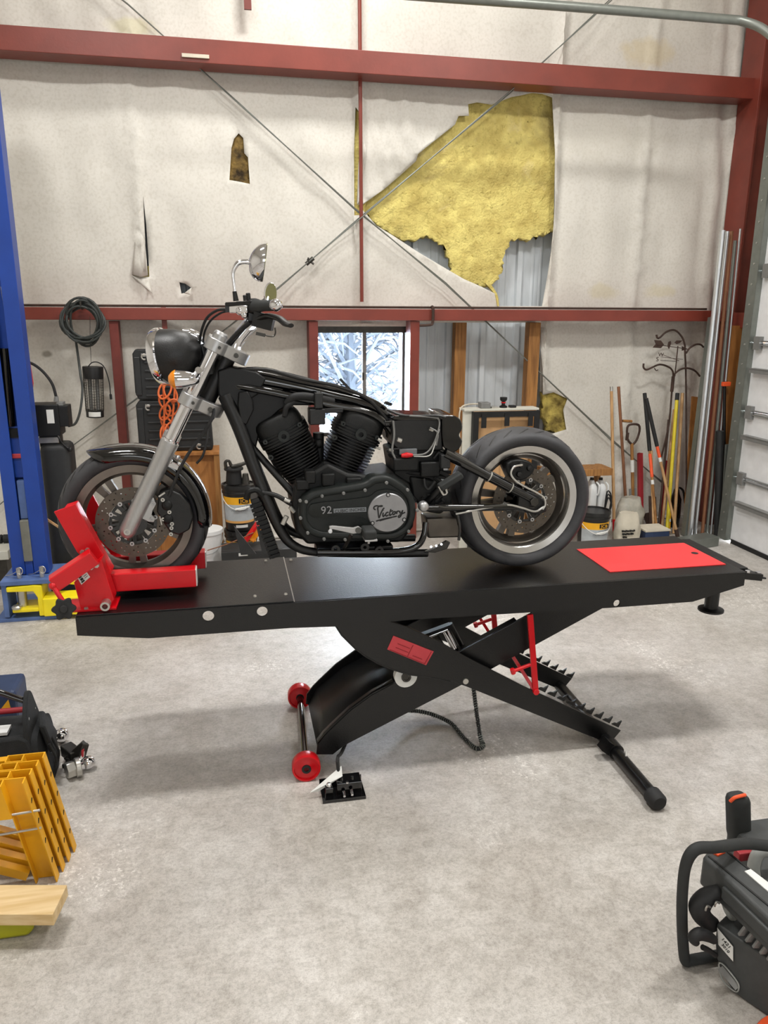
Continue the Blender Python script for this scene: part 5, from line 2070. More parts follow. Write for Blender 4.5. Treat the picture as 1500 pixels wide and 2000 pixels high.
# electrics behind the engine
mb = MB()
L = [Q(a, b, -.10) for a, b in ((766, 822), (800, 814), (862, 818), (866, 880), (780, 882), (766, 868))]
mb.prism(L, (0, .2, 0))
mb.build('battery_box', M['blackd'], bike, bevel=.006)
mb = MB()
mb.prism([Q(a, b, -.105) for a, b in ((770, 812), (858, 816), (862, 822), (768, 820))], (0, .21, 0))
mb.build('tray_lid', M['gloss'], bike, bevel=.003)
mb = MB()
L = crom([Q(a, b, -.11) for a, b in ((864, 816), (872, 811), (890, 813), (901, 822), (903, 838), (897, 850), (903, 862), (896, 878), (880, 884), (866, 870))], 3, True)
mb.prism(L, (0, .22, 0))
mb.build('rear_tray', M['gloss'], bike, bevel=.004)
mb = MB()
mb.prism([Q(a, b, -.08) for a, b in ((762, 880), (800, 872), (862, 880), (868, 925), (850, 960), (800, 945), (770, 930))], (0, .16, 0))
mb.box(Q(790, 905, -.1), (.10, .06, .05)).box(Q(838, 915, -.09), (.08, .05, .06))
mb.build_each('regulator_block', M['engine'], bike, bevel=.006)
mb = MB()
mb.box(Q(868, 900, -.12), (.038, .04, .055))
mb.build('relay_box', M['panelp'], bike, bevel=.004)
MB().box(Q(797, 882, -.105), (.07, .012, .022)).build('fuse_label', M['greyink'], bike, bevel=.002)
mb = MB()
mb.tube([Q(784, 890, -.13), Q(795, 889, -.13), Q(806, 889, -.13)], [.007, .011, .006], 10, sm=3)
mb.build('red_connector', M['red'], bike)
for L, m_, r in (([Q(806, 889, -.13), Q(830, 886, -.13), Q(845, 870, -.13), Q(855, 845, -.13), Q(858, 822, -.12), Q(845, 815, -.12), Q(800, 812, -.12)], 'grey', .0035), ([Q(808, 891, -.13), Q(838, 890, -.13), Q(848, 872, -.13), Q(858, 838, -.12)], 'label', .0025),
                ([Q(768, 822, -.12), Q(770, 850, -.12), Q(766, 880, -.12), Q(774, 900, -.12)], 'grey', .004), ([Q(756, 800, -.1), Q(790, 812, -.11), Q(850, 812, -.12), Q(870, 815, -.12)], 'blackd', .006),
                ([Q(840, 835, -.12), Q(855, 846, -.13), Q(852, 870, -.13)], 'grey', .003), ([Q(850, 940, -.12), Q(838, 955, -.12), Q(830, 950, -.12), Q(828, 935, -.11)], 'rubber', .006)):
    mb = MB()
    mb.tube(L, r, 6, sm=5)
    mb.build('wire', M[m_], bike)
mb = MB()
for a, b, s in ((776, 858, .02), (738, 858, .014), (735, 874, .010), (838, 838, .012), (760, 878, .012)):
    mb.cyl(Q(a, b, -.11), Q(a + 8, b + 3, -.11), s * .45, n=8)
mb.build_each('connector', M['steel'], bike)
rnd = random.Random(5)
for i in range(16):
    x, y = rnd.uniform(762, 880), rnd.uniform(860, 975)
    dy = rnd.uniform(-.12, -.07)
    L = [Q(x, y, dy), Q(x + rnd.uniform(-12, 22), y + rnd.uniform(-14, 16), dy), Q(x + rnd.uniform(-18, 30), y + rnd.uniform(-6, 26), dy + .02), Q(x + rnd.uniform(-20, 30), y + rnd.uniform(6, 36), dy)]
    mb = MB()
    mb.tube(L, rnd.choice((.004, .006, .008)), 6, sm=4)
    mb.build('wire', M['rubber'], bike)
mb = MB()
mb.bar(Q(858, 953, -.17), Q(901, 926, -.17), .05, .026)
fp = mb.build('passenger_peg', M['foam'], bike, bevel=.006)
mb = MB()
mb.tube([Q(857, 950, -.18), Q(861, 957, -.18), Q(866, 966, -.18), Q(873, 962, -.18), Q(868, 950, -.18)], .005, 6, sm=2)
mb.build('peg_clip', M['steel'], fp)
ftube('peg_bracket', [Q(858, 955, -.12), Q(840, 975, -.1), Q(825, 985, -.08)], .014, 'blackd')
mb = MB()
L = [Q(a, b, -.09) for a, b in ((800, 930), (840, 935), (880, 960), (885, 990), (860, 1005), (830, 1000), (805, 970))]
mb.prism(L, (0, .18, 0))
mb.build('swingarm_pivot', M['engine'], bike, bevel=.01)

# rear wheel
make_tire(RC, .298, .205, .231, 'rear_tire', 26, .3)
mb = MB()
mb.lathe([(0.2307, -.078), (0.2341, -.074), (0.2195, -.05), (0.2128, 0), (0.2195, .05), (0.2341, .074), (0.2307, .078), (0.204, .072), (0.199, .06), (0.188, .0), (0.188, -.045), (0.194, -.060), (0.204, -.072)], RC, YAX, 90, close_prof=True)
rim = mb.build('rear_rim', M['rim'], bike, angle=30)
mb = MB()
mb.lathe([(.2035, -.070), (.198, -.058), (.1875, -.044), (.176, -.03), (.168, -.01), (.176, -.01), (.1876, -.01)], RC, YAX, 90, close_prof=True)
for k_ in range(5):
    for o_ in (-.15, .15):
        spoke(mb, RC, 2 * pi * k_ / 5 + .62 + o_, .05, .183, .011, .015, .0, -.004, .014)
mb.lathe([(0, -.06), (.05, -.06), (.056, -.045), (.056, .05), (.05, .06), (0, .06)], RC, YAX, 32)
mb.build('rear_wheel_spokes', M['rimin'], rim, angle=30)
RD = RC + V((0.002, -.072, 0))
brake_disc(RD, .094, .139, 'rear_brake_disc', 10, 2, .1)
mb = MB()
L = crom([Q(a, b, -.105) for a, b in ((992, 905), (1010, 898), (1035, 902), (1045, 915), (1036, 930), (1020, 938), (1002, 936), (990, 922))], 2, True)
mb.prism(L, (0, .05, 0))
rc_ = mb.build('rear_caliper', M['engine'], bike, bevel=.005)
mb = MB()
for a, b in ((1002, 914), (1018, 908), (1034, 914), (1014, 926)):
    mb.lathe([(0, -.01), (.010, -.008), (.013, .0), (.013, .006), (0, .006)], Q(a, b, -.107), YAX, 14)
mb.build_each('caliper_boss', M['blackd'], rc_)
# swingarm: upper and lower stay meeting at the axle plate
mb = MB()
for s in (-1, 1):
    f = lambda q: V((q.x, YC + s * .125, q.z))
    A = f(Q(868, 885, -.125))
    B = f(Q(1058, 985, -.125))
    Cc = f(Q(835, 992, -.125))
    D = f(Q(1052, 990, -.125))
    mb = MB()
    mb.tube([A, A.lerp(B, .5), A.lerp(B, .93)], [.021, .020, .019], 14)
    up_ = mb.build('swingarm_stay', M['gloss'], bike)
    if s < 0:
        d = (B - A).normalized()
        for t in (.44, .66):
            MB().lathe([(.0205, 0), (.0235, 0), (.0235, .005), (.0205, .005)], A.lerp(B, t), d, 18, close_prof=True).build('stay_band', M['steel'], up_)
    mb = MB()
    mb.tube([Cc, Cc.lerp(D, .5), Cc.lerp(D, .95)], [.016, .015, .014], 12)
    mb.build('swingarm_arm', M['gloss'], bike)
    if s < 0:
        mb = MB()
        L = [f(Q(a, b, -.125)) for a, b in ((1030, 958), (1050, 966), (1066, 980), (1066, 998), (1050, 1004), (1025, 1000), (1010, 985), (1012, 966))]
        mb.prism([p + V((0, -.012, 0)) for p in L], (0, .024, 0))
        apl = mb.build('axle_plate', M['blackd'], bike, bevel=.005)
        mb = MB()
        q = f(Q(1040, 978, -.125)) + V((0, -.014, 0))
        mb.cyl(q + V((0, -.012, 0)), q, .020, n=6)
        mb.build('axle_nut', M['dsteel'], apl, bevel=.002)
mb = MB()
mb.cyl(RC + V((0, -.13, 0)), RC + V((0, .13, 0)), .012, n=12)
mb.build('rear_axle', M['dsteel'], bike)
for L, m_, r in (([Q(1020, 908, -.14), Q(1004, 912, -.15), Q(998, 925, -.15), Q(1006, 938, -.15), Q(1024, 950, -.15), Q(1048, 962, -.15), Q(1062, 972, -.15), Q(1065, 985, -.15), Q(1060, 995, -.15)], 'steel', .0042),
                 ([Q(1062, 990, -.15), Q(1045, 999, -.15), Q(1020, 992, -.15), Q(990, 986, -.15), Q(950, 992, -.15), Q(890, 1004, -.14)], 'steel', .0045), ([Q(990, 987, -.152), Q(940, 990, -.15), Q(880, 992, -.14), Q(850, 988, -.13)], 'dsteel', .006)):
    mb = MB()
    mb.tube(L, r, 8, sm=6)
    mb.build('rear_brake_line', M[m_], bike)
# ------------------------------------------------------------------ two-post lift on the left
py_ = 4.8
pxa, pxb = P(22, 1100, Y=py_).x, P(94, 1101, Y=py_).x
post_ = thing('lift_post', 'blue car lift post with a yellow swing arm at its foot', 'car lift', ((pxa + pxb) / 2, 4.9, 0))
PH = 3.7
mb = MB()
o = [(pxa, py_), (pxa + .075, py_), (pxa + .075, py_ + .012), (pxa + .012, py_ + .012), (pxa + .012, py_ + .10), (pxb - .012, py_ + .10), (pxb - .012, py_ + .012), (pxb - .085, py_ + .012), (pxb - .085, py_), (pxb, py_), (pxb, py_ + .112), (pxa, py_ + .112)]
mb.prism([V((x, y, .27)) for x, y in o], (0, 0, PH - .27))
mb.build('column', M['blue'], post_, smooth=False, bevel=.003)
MB().span((pxa - .10, py_ - .09, 0), (pxb + .06, py_ + .34, .022)).build('base_plate', M['blue2'], post_, smooth=False, bevel=.003)
cw0, cw1 = pxa + .078, pxb - .088
mb = MB()
zc = lambda y, Y=py_: P(50, y, Y=Y).z
mb.span((cw0, py_ + .02, zc(1015)), (cw1, py_ + .10, zc(940)))
car = mb.build('carriage', M['blue2'], post_, smooth=False, bevel=.004)
MB().span((cw0 - .002, py_ - .012, zc(1096)), (cw1 + .004, py_ + .06, zc(1016))).build('rubber_pad', M['conc'], car, smooth=False, bevel=.004)
MB().span((cw0, py_ + .0, .26), (cw1, py_ + .05, zc(1096) - .001)).build('carriage_foot', M['blue'], car, smooth=False)
mb = MB()
mb.span((pxa + .03, py_ + .05, zc(835)), (pxb - .06, py_ + .08, zc(935)))
mb.build('carriage_top', M['blue'], car, smooth=False)
MB().span((P(12, 845, Y=py_ + .045).x, py_ + .044, zc(857)), (P(44, 845, Y=py_ + .045).x, py_ + .0495, zc(838))).build('dark_slot', M['darkgap'], car, smooth=False)
a = P(34, 891, Y=py_ + .04)
mb = MB()
mb.span((a.x - .035, py_ + .040, a.z - .014), (a.x + .035, py_ + .0495, a.z + .014))
mb.build('red_plate', M['redb'], car, smooth=False, bevel=.004)
mb = MB()
mb.cyl(P(8, 680, Y=py_ + .06), P(20, 832, Y=py_ + .06), .03, n=16)
mb.build('lift_ram', M['gloss'], post_)
mb = MB()
mb.tube([P(3, 560, Y=py_ + .03), P(22, 690, Y=py_ + .03), P(41, 828, Y=py_ + .03)], .006, 8)
mb.build('lift_cable', M['steel'], post_)
# swing arm yoke
z1, z0 = .25, .215
mb = MB()
mb.prism([V((x, y, .235)) for x, y in ((pxa - .05, py_ - .10), (pxb + .05, py_ - .10), (pxb + .13, py_ + .02), (pxb + .13, py_ + .2), (pxa - .05, py_ + .2))], (0, 0, .03))
mb.span((pxa - .05, py_ - .09, .03), (pxa - .02, py_ + .1, .234))
mb.build('arm_bracket', M['blue2'], post_, smooth=False, bevel=.004)
mb = MB()
x0_ = pxa - .02
mb.prism([V((x, py_ - .10, z)) for x, z in ((x0_, .225), (x0_ + .16, .232), (x0_ + .2, .225), (x0_ + .2, .03), (x0_ + .17, .03), (x0_ + .17, .15), (x0_ + .15, .19), (x0_, .195))], (0, .16, 0))
mb.span((x0_ + .02, py_ - .10, .06), (x0_ + .17, py_ + .06, .085))
mb.build('arm_yoke', M['yellow'], post_, smooth=False, bevel=.006)
mb = MB()
mb.span((x0_ + .2, py_ - .115, .03), (x0_ + .75, py_ + .02, .145))
mb.prism([V((x, py_ + .01, z)) for x, z in ((x0_ + .16, .23), (x0_ + .24, .228), (x0_ + .75, .15), (x0_ + .75, .12), (x0_ + .3, .19))], (0, .03, 0))
mb.build('swing_arm', M['yellow'], post_, smooth=False, bevel=.006)
MB().cyl((x0_ + .07, py_ - .04, .086), (x0_ + .07, py_ - .04, .194), .028, n=18).build('arm_pin', M['steel'], post_)
mb = MB()
mb.lathe([(.008, 0), (.028, 0), (.030, .012), (.02, .02), (.008, .02)], (x0_ + .045, py_ - .09, .086), (0, 0, 1), 20, close_prof=True)
mb.build('arm_washer', M['steel'], post_)
for xx in (pxa + .05, pxb - .03):
    mb = MB()
    mb.cyl((xx, py_ - .05, .266), (xx, py_ - .05, .33), .014, n=14)
    ring = [V((xx + .01 + .016 * cos(t), py_ - .066, .315 + .022 * sin(t))) for t in [2 * pi * k / 16 for k in range(16)]]
    mb.tube(ring, .003, 6, closed=True)
    mb.tube([V((xx - .01, py_ - .06, .31)), V((xx - .05, py_ - .04, .285)), V((xx - .09, py_ - .0, .27))], .0025, 6, sm=3)
    mb.build('lock_pin', M['steel'], post_)

# hydraulic power unit behind the post
ty = 5.14
unit = thing('power_unit', 'black hydraulic power unit with tall tank behind the blue post', 'power unit', (P(105, 950, Y=ty + .1).x, ty + .1, 0))
q = lambda a, b, Y=ty: P(a, b, Y=Y)
mb = MB()
rows = []
ta, tb = q(74, 870), q(136, 1085)
cx_, w_ = (ta.x + q(136, 875).x) / 2, (q(136, 875).x - ta.x) / 2
for z, s in ((.10, 1.0), (ta.z - .04, 1.0), (ta.z - .015, .94), (ta.z, .78)):
    rows.append([V((cx_ + w_ * s * (abs(cos(t)) ** .35) * (1 if cos(t) > 0 else -1), ty + .1 + .1 * s * (abs(sin(t)) ** .35) * (1 if sin(t) > 0 else -1), z)) for t in [2 * pi * (k + .5) / 32 for k in range(32)]])
mb.rings(rows)
mb.build('oil_tank', M['panelp'], unit, angle=50)
a, b = q(76, 872), q(112, 848)
mb = MB()
mb.span((a.x, ty + .03, a.z - .01), (b.x, ty + .16, b.z))
mb.build('pump_neck', M['blackd'], unit, smooth=False, bevel=.004)
a, b = q(76, 866, ty + .02), q(114, 854, ty + .02)
MB().span((a.x, ty + .02, a.z), (b.x, ty + .031, b.z)).build('valve_body', M['steel'], unit, smooth=False, bevel=.002)
a, b = q(63, 853), q(113, 790)
mb = MB()
mb.span((a.x, ty + .0, a.z), (b.x, ty + .16, b.z))
mb.build('motor_box', M['blackd'], unit, smooth=False, bevel=.006)
a, b = q(112.5, 834), q(131, 793)
MB().span((a.x, ty + .01, a.z), (b.x, ty + .13, b.z)).build('switch_box', M['blackd'], unit, smooth=False, bevel=.004)
a, b = q(93, 827, ty - .001), q(104, 800, ty - .001)
MB().span((a.x, ty - .003, a.z), (b.x, ty + .001, b.z)).build('data_label', M['label'], unit, smooth=False)
mb = MB()
mb.cyl(q(110, 784, ty + .05), q(110, 774, ty + .05), .016, .012, 12)
a, b = q(109, 793, ty), q(121, 787, ty)
mb.span((a.x, ty + .02, a.z), (b.x, ty + .1, b.z))
mb.build('gland', M['grey'], unit)
mb = MB()
mb.tube([q(47, 705, ty + .05), q(66, 712, ty + .05), q(85, 727, ty + .05), q(102, 750, ty + .05), q(110, 776, ty + .05)], .009, 8, sm=5)
mb.build('oil_hose', M['rubber'], unit)
mb = MB()
mb.tube([q(113, 850, ty + .01), q(116, 856, ty), q(122, 866, ty), q(136, 878, ty)], .007, 8, sm=3).ball(q(137, 878, ty), .015, n=10)
mb.build('release_lever', M['blackd'], unit)
MB().span((cx_ - w_ - .02, ty + .02, .0), (cx_ + w_ + .03, ty + .18, .10)).build('tank_stand', M['dsteel'], unit, smooth=False)
mb = MB()
a, b = P(47, 763, Y=5.3), P(53, 697, Y=5.3)
mb.prism([P(46, 697, Y=5.0), P(51, 697, Y=5.0), P(58, 763, Y=5.0), P(54, 763, Y=5.0)], (0, .06, 0))
MB_ = mb.build('white_strip', M['white'], unit, smooth=False)
mb = MB()
mb.prism([P(53, 705, Y=5.02), P(56, 712, Y=5.02), P(62, 750, Y=5.02), P(60, 765, Y=5.02), P(57, 755, Y=5.02)], (0, .05, 0))
mb.build('red_strip', M['red'], unit, smooth=False)
mb = MB()
mb.bar(P(88, 1012, Y=4.95), P(122, 1034, Y=4.95), .012, .012)
tag(mb.build('rod_scrap', M['pale']), 'thin pinkish rod leaning between blue post and black tank', 'rod')
# bits left of the post
a, b = P(-30, 1096, Y=5.3), P(15, 1076, Y=5.3)
bx = thing('cream_box', 'cream box on a black stand at the far left behind the blue post', 'box', (a.x, 5.4, 0))
MB().span((a.x - .2, 5.3, a.z), (b.x, 5.55, b.z)).build('case', M['cream'], bx, smooth=False, bevel=.005)
MB().span((a.x - .2, 5.32, 0), (b.x - .02, 5.5, a.z)).build('stand', M['dsteel'], bx, smooth=False)
mb = MB()
cc_ = P(6, 1066, Y=5.5)
for k in range(4):
    o_ = V((cc_.x - .12 + k * .05, 5.5, b.z + .03))
    mb.lathe([(.012, -.02), (.03, -.02), (.03, .02), (.012, .02)], o_, (1, 0, 0), 14, close_prof=True)
mb.build('coil_fins', M['rubber'], bx)

# cable coil hanging on the girt
cy_ = 5.86
cc_ = P(162, 629, Y=cy_)
coil = thing('cable_coil', 'coiled dark power cable hanging from the middle girt', 'cable', cc_)
rnd = random.Random(3)
mb = MB()
pts = []
N = 9
for k in range(N * 26):
    t = 2 * pi * k / 26
    i = k / 26
    rx = .120 + .028 * sin(i * 2.3 + 1)
    rz = .128 + .026 * sin(i * 1.7)
    pts.append(cc_ + V((rx * cos(t) + .012 * sin(i * 3.1), .03 * sin(i * 2.1 + t), rz * sin(t) - .014 * cos(i * 2.6))))
mb.tube(pts, .0085, 8)
mb.build('cable_loops', M['hose'], coil)
mb = MB()
mb.tube([P(148, 665, Y=5.9), P(153, 700, Y=5.9), P(157, 730, Y=5.85), P(161, 760, Y=5.75), P(157, 800, Y=5.6), P(148, 826, Y=5.4), P(134.5, 832, Y=ty + .08)], .0085, 8, sm=6)
mb.build('cable_tail', M['hose'], coil)
mb = MB()
mb.tube([V((cc_.x - .0, 5.975, cc_.z + .12)), V((cc_.x, 5.9, cc_.z + .09)), V((cc_.x, 5.84, cc_.z + .10)), V((cc_.x, 5.83, cc_.z + .14))], .008, 8, sm=4)
mb.build('hook', M['dsteel'], coil)

# bug lamp
ly = 5.9
lt, lb_ = P(181, 716, Y=ly), P(186, 814, Y=ly)
lamp = thing('bug_lamp', 'black caged bug lamp hanging by a wire from the middle girt', 'bug lamp', lb_)
d = (lb_ - lt)
L = d.length
dn = d.normalized()
mb = MB()
mb.lathe([(0, 0), (.070, 0), (.072, .006), (.070, .085), (.0, .085)], lt, dn, 28)
mb.build('cap', M['blackd'], lamp, angle=40)
mb = MB()
mb.lathe([(0, L - .05), (.062, L - .05), (.061, L), (.05, L + .004), (0, L + .004)], lt, dn, 28)
mb.build('base_tray', M['blackd'], lamp, angle=40)
a = lt + dn * (L - .024)
mb = MB()
mb.lathe([(.0615, -.017), (.064, -.017), (.063, .017), (.0615, .017)], a, dn, 12, a0=-.7, a1=.7, close_prof=True, e1=(.1, -1, 0))
mb.build('warning_label', M['label'], lamp)
mb = MB()
for k in range(22):
    t = 2 * pi * k / 22
    e = V((cos(t), sin(t), 0))
    mb.cyl(lt + dn * .08 + e * .068, lt + dn * (L - .045) + e * .062, .0022, n=5)
for k in range(12):
    h = .095 + (L - .15) * k / 11
    r = .068 - .006 * (h / L)
    mb.tube([lt + dn * h + V((cos(t) * r, sin(t) * r, 0)) for t in [2 * pi * j / 24 for j in range(24)]], .0016, 4, closed=True)
mb.build('cage', M['dsteel'], lamp)
mb = MB()
for s in (-.022, .022):
    mb.cyl(lt + dn * .07 + V((s, 0, 0)), lt + dn * (L - .04) + V((s, 0, 0)), .012, n=12)
mb.build('light_tube', M['grey'], lamp)
mb = MB()
mb.tube([P(172, 716, Y=ly), P(180, 708, Y=ly), P(192, 708, Y=ly), P(204, 718, Y=ly), P(213, 745, Y=ly), P(216, 772, Y=ly)], .004, 6, sm=5).cyl(P(216, 770, Y=ly), P(217, 780, Y=ly), .009, n=8)
mb.build('lamp_cord', M['rubber'], lamp)
mb = MB()
mb.tube([P(178, 709, Y=ly), P(176, 660, Y=5.96), P(176, 618, Y=5.97)], .002, 5)
mb.build('hanging_wire', M['dsteel'], lamp)

# ribbed black cases on a plywood cabinet
cab = thing('plywood_cabinet', 'plywood cabinet standing behind the front wheel', 'cabinet', (P(360, 900, Y=5.75).x, 5.85, 0))
ca, cb = P(292, 882, Y=5.72), P(417, 882, Y=5.72)
ce = P(428, 882, Y=5.72)
mb = MB()
mb.span((ca.x, 5.70, cb.z - .02), (ce.x, 6.0, cb.z))
mb.build('top_board', M['ply'], cab, smooth=False)
MB().span((ca.x, 5.74, .03), (cb.x, 5.755, cb.z - .0202)).build('front_panel', M['ply'], cab, smooth=False)
mb = MB()
mb.span((cb.x, 5.71, 0), (ce.x, 5.74, cb.z - .0202)).span((ca.x, 5.71, 0), (ca.x + .03, 5.74, cb.z - .0202))
mb.build_each('corner_stud', M['stud'], cab, smooth=False)
for i, (xa, xb, ya, yb, lab) in enumerate(((265, 404, 682, 780, 'upper of two black ribbed plastic cases stacked behind the headlamp'), (272, 412, 781, 881, 'lower of two black ribbed plastic cases, on the plywood cabinet'))):
    A, B = P(xa, yb, Y=5.78), P(xb, ya, Y=5.78)
    if i == 1:
        A.z = cb.z + .001
    else:
        A.z = P(272, 781, Y=5.78).z + .001
    k_ = thing('plastic_case', lab, 'case', ((A.x + B.x) / 2, 5.83, A.z), 'ribbed black cases')
    mb = MB()
    w = B.x - A.x
    mb.prism([V((x, 5.78, z)) for x, z in ((A.x + .02, A.z), (B.x - .01, A.z), (B.x, A.z + .03), (B.x - .01, B.z - .02), (B.x - .03, B.z), (A.x + .02, B.z), (A.x, B.z - .03), (A.x, A.z + .05))], (0, .11, 0))
    mb.build('shell', M['panelp'], k_, bevel=.008)
    mb = MB()
    mb.span((A.x + .005, 5.765, A.z + .03), (A.x + .05, 5.779, B.z - .05))
    mb.build('corner_block', M['panelp'], k_, smooth=False, bevel=.008)
    for r in range(6):
        z = A.z + .03 + (B.z - A.z - .06) * r / 5
        MB().span((A.x + .075, 5.768, z - .009), (B.x - .02, 5.779, z + .006)).build('rib', M['panelp'], k_, smooth=False, bevel=.004)
    hk = P(280 + i * 8, 697 + i * 99, Y=5.76)
    for hx_, nm in ((hk, 0), (P(388, 872, Y=5.76) if i else None, 1)):
        if hx_ is None:
            continue
        mb = MB()
        mb.tube([hx_ + V((.016 * cos(t) + .004, 0, .018 * sin(t))) for t in [2 * pi * j / 16 * .8 + .6 for j in range(16)]], .006, 8)
        mb.box(hx_ + V((.0, .01, .012)), (.03, .008, .02))
        mb.build('latch', M['steel'], k_)

# orange chain of looped cord
ch = MB()
for k, (a, b, rx, rz, tl) in enumerate([(322, 762, .042, .06, .3), (333, 768, .04, .062, -.3), (325, 788, .042, .058, -.4), (336, 796, .046, .06, .25), (322, 806, .035, .055, .3), (326, 828, .036, .052, -.3), (334, 838, .04, .05, .3), (322, 846, .03, .06, .1), (330, 858, .03, .06, -.2)]):
    c = P(a, b, Y=5.69 + .012 * (k % 3))
    ch.tube([c + V((rx * cos(t) + tl * rz * sin(t), .015 * sin(t + k), rz * sin(t))) for t in [2 * pi * j / 20 for j in range(20)]], .0075, 6, closed=True)
for a0, a1, b0, b1 in ((318, 745, 318, 860), (342, 750, 326, 880)):
    ch.tube([P(a0, a1, Y=5.70), P((a0 + b0) / 2 + 3, (a1 + b1) / 2, Y=5.70), P(b0, b1, Y=5.70)], .0075, 6, sm=4)
tag(ch.build('chained_cord', M['orange']), 'orange extension cord looped into a chain beside the black cases', 'cord')
mb = MB()
mb.tube([P(420, 812, Y=5.72), P(408, 830, Y=5.72), P(404, 860, Y=5.68), P(396, 890, Y=5.66), P(384, 905, Y=5.66)], .009, 8, sm=5)
tag(mb.build('loose_cable', M['rubber']), 'black cord draped in front of the plywood cabinet', 'cord')


# pails
def pail(x, y, z, r, h, label, group, side='l'):
    t = thing('oil_pail', label, 'pail', (x, y, z), group)
    mb = MB()
    mb.lathe([(0, .004), (r * .86, 0), (r * .88, .008), (r * .97, h * .82), (r * 1.03, h * .82), (r * 1.04, h * .85), (r, h * .86), (r, h * .90), (r * 1.04, h * .91), (r * 1.05, h * .955), (r * 1.03, h), (r * .94, h), (r * .93, h * .975), (0, h * .975)], (x, y, z), (0, 0, 1), 40)
    mb.build('body', M['pail'], t, angle=35)
    def band(h0, h1, mm, nm, a0=-1.25, a1=1.1, off=.0015):
        rr = lambda hh: r * (.88 + .09 * hh / (h * .82)) + off
        mb = MB()
        mb.lathe([(rr(h0), h0), (rr(h1), h1), (rr(h1) - .004, h1), (rr(h0) - .004, h0)], (x, y, z), (0, 0, 1), 24, a0=a0, a1=a1, close_prof=True, e1=(.0, -1, 0))
        return mb.build(nm, mm, t)
    b1 = band(h * .60, h * .76, M['jcby'], 'yellow_band')
    b2 = band(h * .24, h * .60, M['jcbg'], 'grey_band')
    band(h * .19, h * .24, M['jcbo'], 'orange_band')
    band(h * .09, h * .15, M['label'], 'batch_label', -.3, .5)
    rr = r * .955
    # logo block and lettering
    c = V((x, y - rr - .005, z + h * .68))
    mb = MB()
    mb.span((x - .005, y - rr - .0035, z + h * .635), (x + .068, y - rr + .012, z + h * .735))
    mb.build('logo_block', M['ink'], t, smooth=False)
    text('logo_lettering', 'JCB', M['jcby'], t, V((x + .032, y - rr - .0042, z + h * .683)), (1, 0, 0), (0, 0, 1), .034, .0006, space=1.05)
    text('label_lettering', 'ULTRA', M['greyink'], t, V((x + .02, y - rr - .0035, z + h * .545)), (1, 0, 0), (0, 0, 1), .022, .0006)
    text('label_lettering', 'PERFORMANCE', M['greyink'], t, V((x + .01, y - rr - .0035, z + h * .48)), (1, 0, 0), (0, 0, 1), .020, .0006)
    mb = MB()
    hp = []
    for k in range(13):
        a = pi * k / 12
        hp.append(V((x - cos(a) * r * 1.05, y - sin(a) * r * 1.08, z + h * .86 - sin(a) * h * .36)))
    mb.tube(hp, .0028, 6)
    bl = mb.build('bail_handle', M['label'], t)
    mb = MB()
    mb.cyl(hp[5], hp[8], .008, n=10)
    mb.build('handle_grip', M['label'], bl)
    return t


pr_ = .118
pcx = P(467, 960, Y=5.35).x
ptop = P(467, 951, Y=5.35).z
ph_ = ptop / 1.93
pail(pcx, 5.47, ph_ * .93, pr_, ph_, 'black oil pail stacked on another beside the plywood cabinet', 'oil pails')
pail(pcx + .005, 5.47, 0.0, pr_, ph_ * .927, 'black oil pail at the bottom of the stack beside the plywood cabinet', 'oil pails')
rx_ = P(1173, 1020, Y=5.3)
pail(rx_.x, 5.42, 0.0, .125, P(1173, 1003, Y=5.3).z, 'black oil pail under the shelf with white jugs', 'oil pails')
# pump sitting on the stacked pails
pz = ph_ * 1.93
pm = thing('small_pump', 'dark greasy pump sitting on the stacked oil pails', 'pump', (pcx, 5.47, pz))
mb = MB()
mb.cyl((pcx - .03, 5.47, pz), (pcx - .03, 5.47, pz + .10), .06, .052, 20).cyl((pcx - .03, 5.47, pz + .10), (pcx - .03, 5.47, pz + .115), .068, n=20)
mb.build('pump_body', M['rubber'], pm, bevel=.003)
mb = MB()
mb.tube([(pcx - .08, 5.45, pz + .1), (pcx - .085, 5.44, pz + .16), (pcx - .06, 5.44, pz + .17), (pcx - .04, 5.45, pz + .13), (pcx + .02, 5.44, pz + .14), (pcx + .06, 5.44, pz + .15), (pcx + .09, 5.44, pz + .12)], [.012, .012, .010, .014, .014, .012, .006], 8, sm=4)
mb.build('pump_handle', M['dsteel'], pm)
MB().cyl((pcx + .05, 5.44, pz), (pcx + .05, 5.44, pz + .075), .03, .02, 14).build('nozzle', M['dsteel'], pm)

# things on the floor behind the bike
c = P(412, 1032, Y=5.3)
wp = thing('white_pail', 'white plastic pail on the floor behind the front tyre', 'pail', (c.x, 5.3, 0))
MB().lathe([(0, 0), (.085, 0), (.09, .01), (.105, c.z * .93), (.112, c.z * .93), (.112, c.z), (0, c.z)], (c.x - .03, 5.3, 0), (0, 0, 1), 28).build('body', M['white'], wp, angle=40)
mb = MB()
mb.tube([V((c.x - .03 - cos(pi * k / 10) * .112, 5.3 - sin(pi * k / 10) * .115, c.z * .9 - sin(pi * k / 10) * .12)) for k in range(11)], .003, 6)
mb.build('bail_handle', M['grey'], wp)
c = P(318, 1092, Z=.12)
tag(MB().lathe([(0, 0), (.13, 0), (.14, .015), (.145, .2), (.155, .2), (.155, .215), (.14, .215), (.13, .02), (0, .02)], (P(330, 1082, Z=.1).x, 5.0, 0), (0, 0, 1), 32).build('orange_bucket', M['orangep'], angle=40), 'orange bucket on the floor seen through the front wheel', 'bucket')
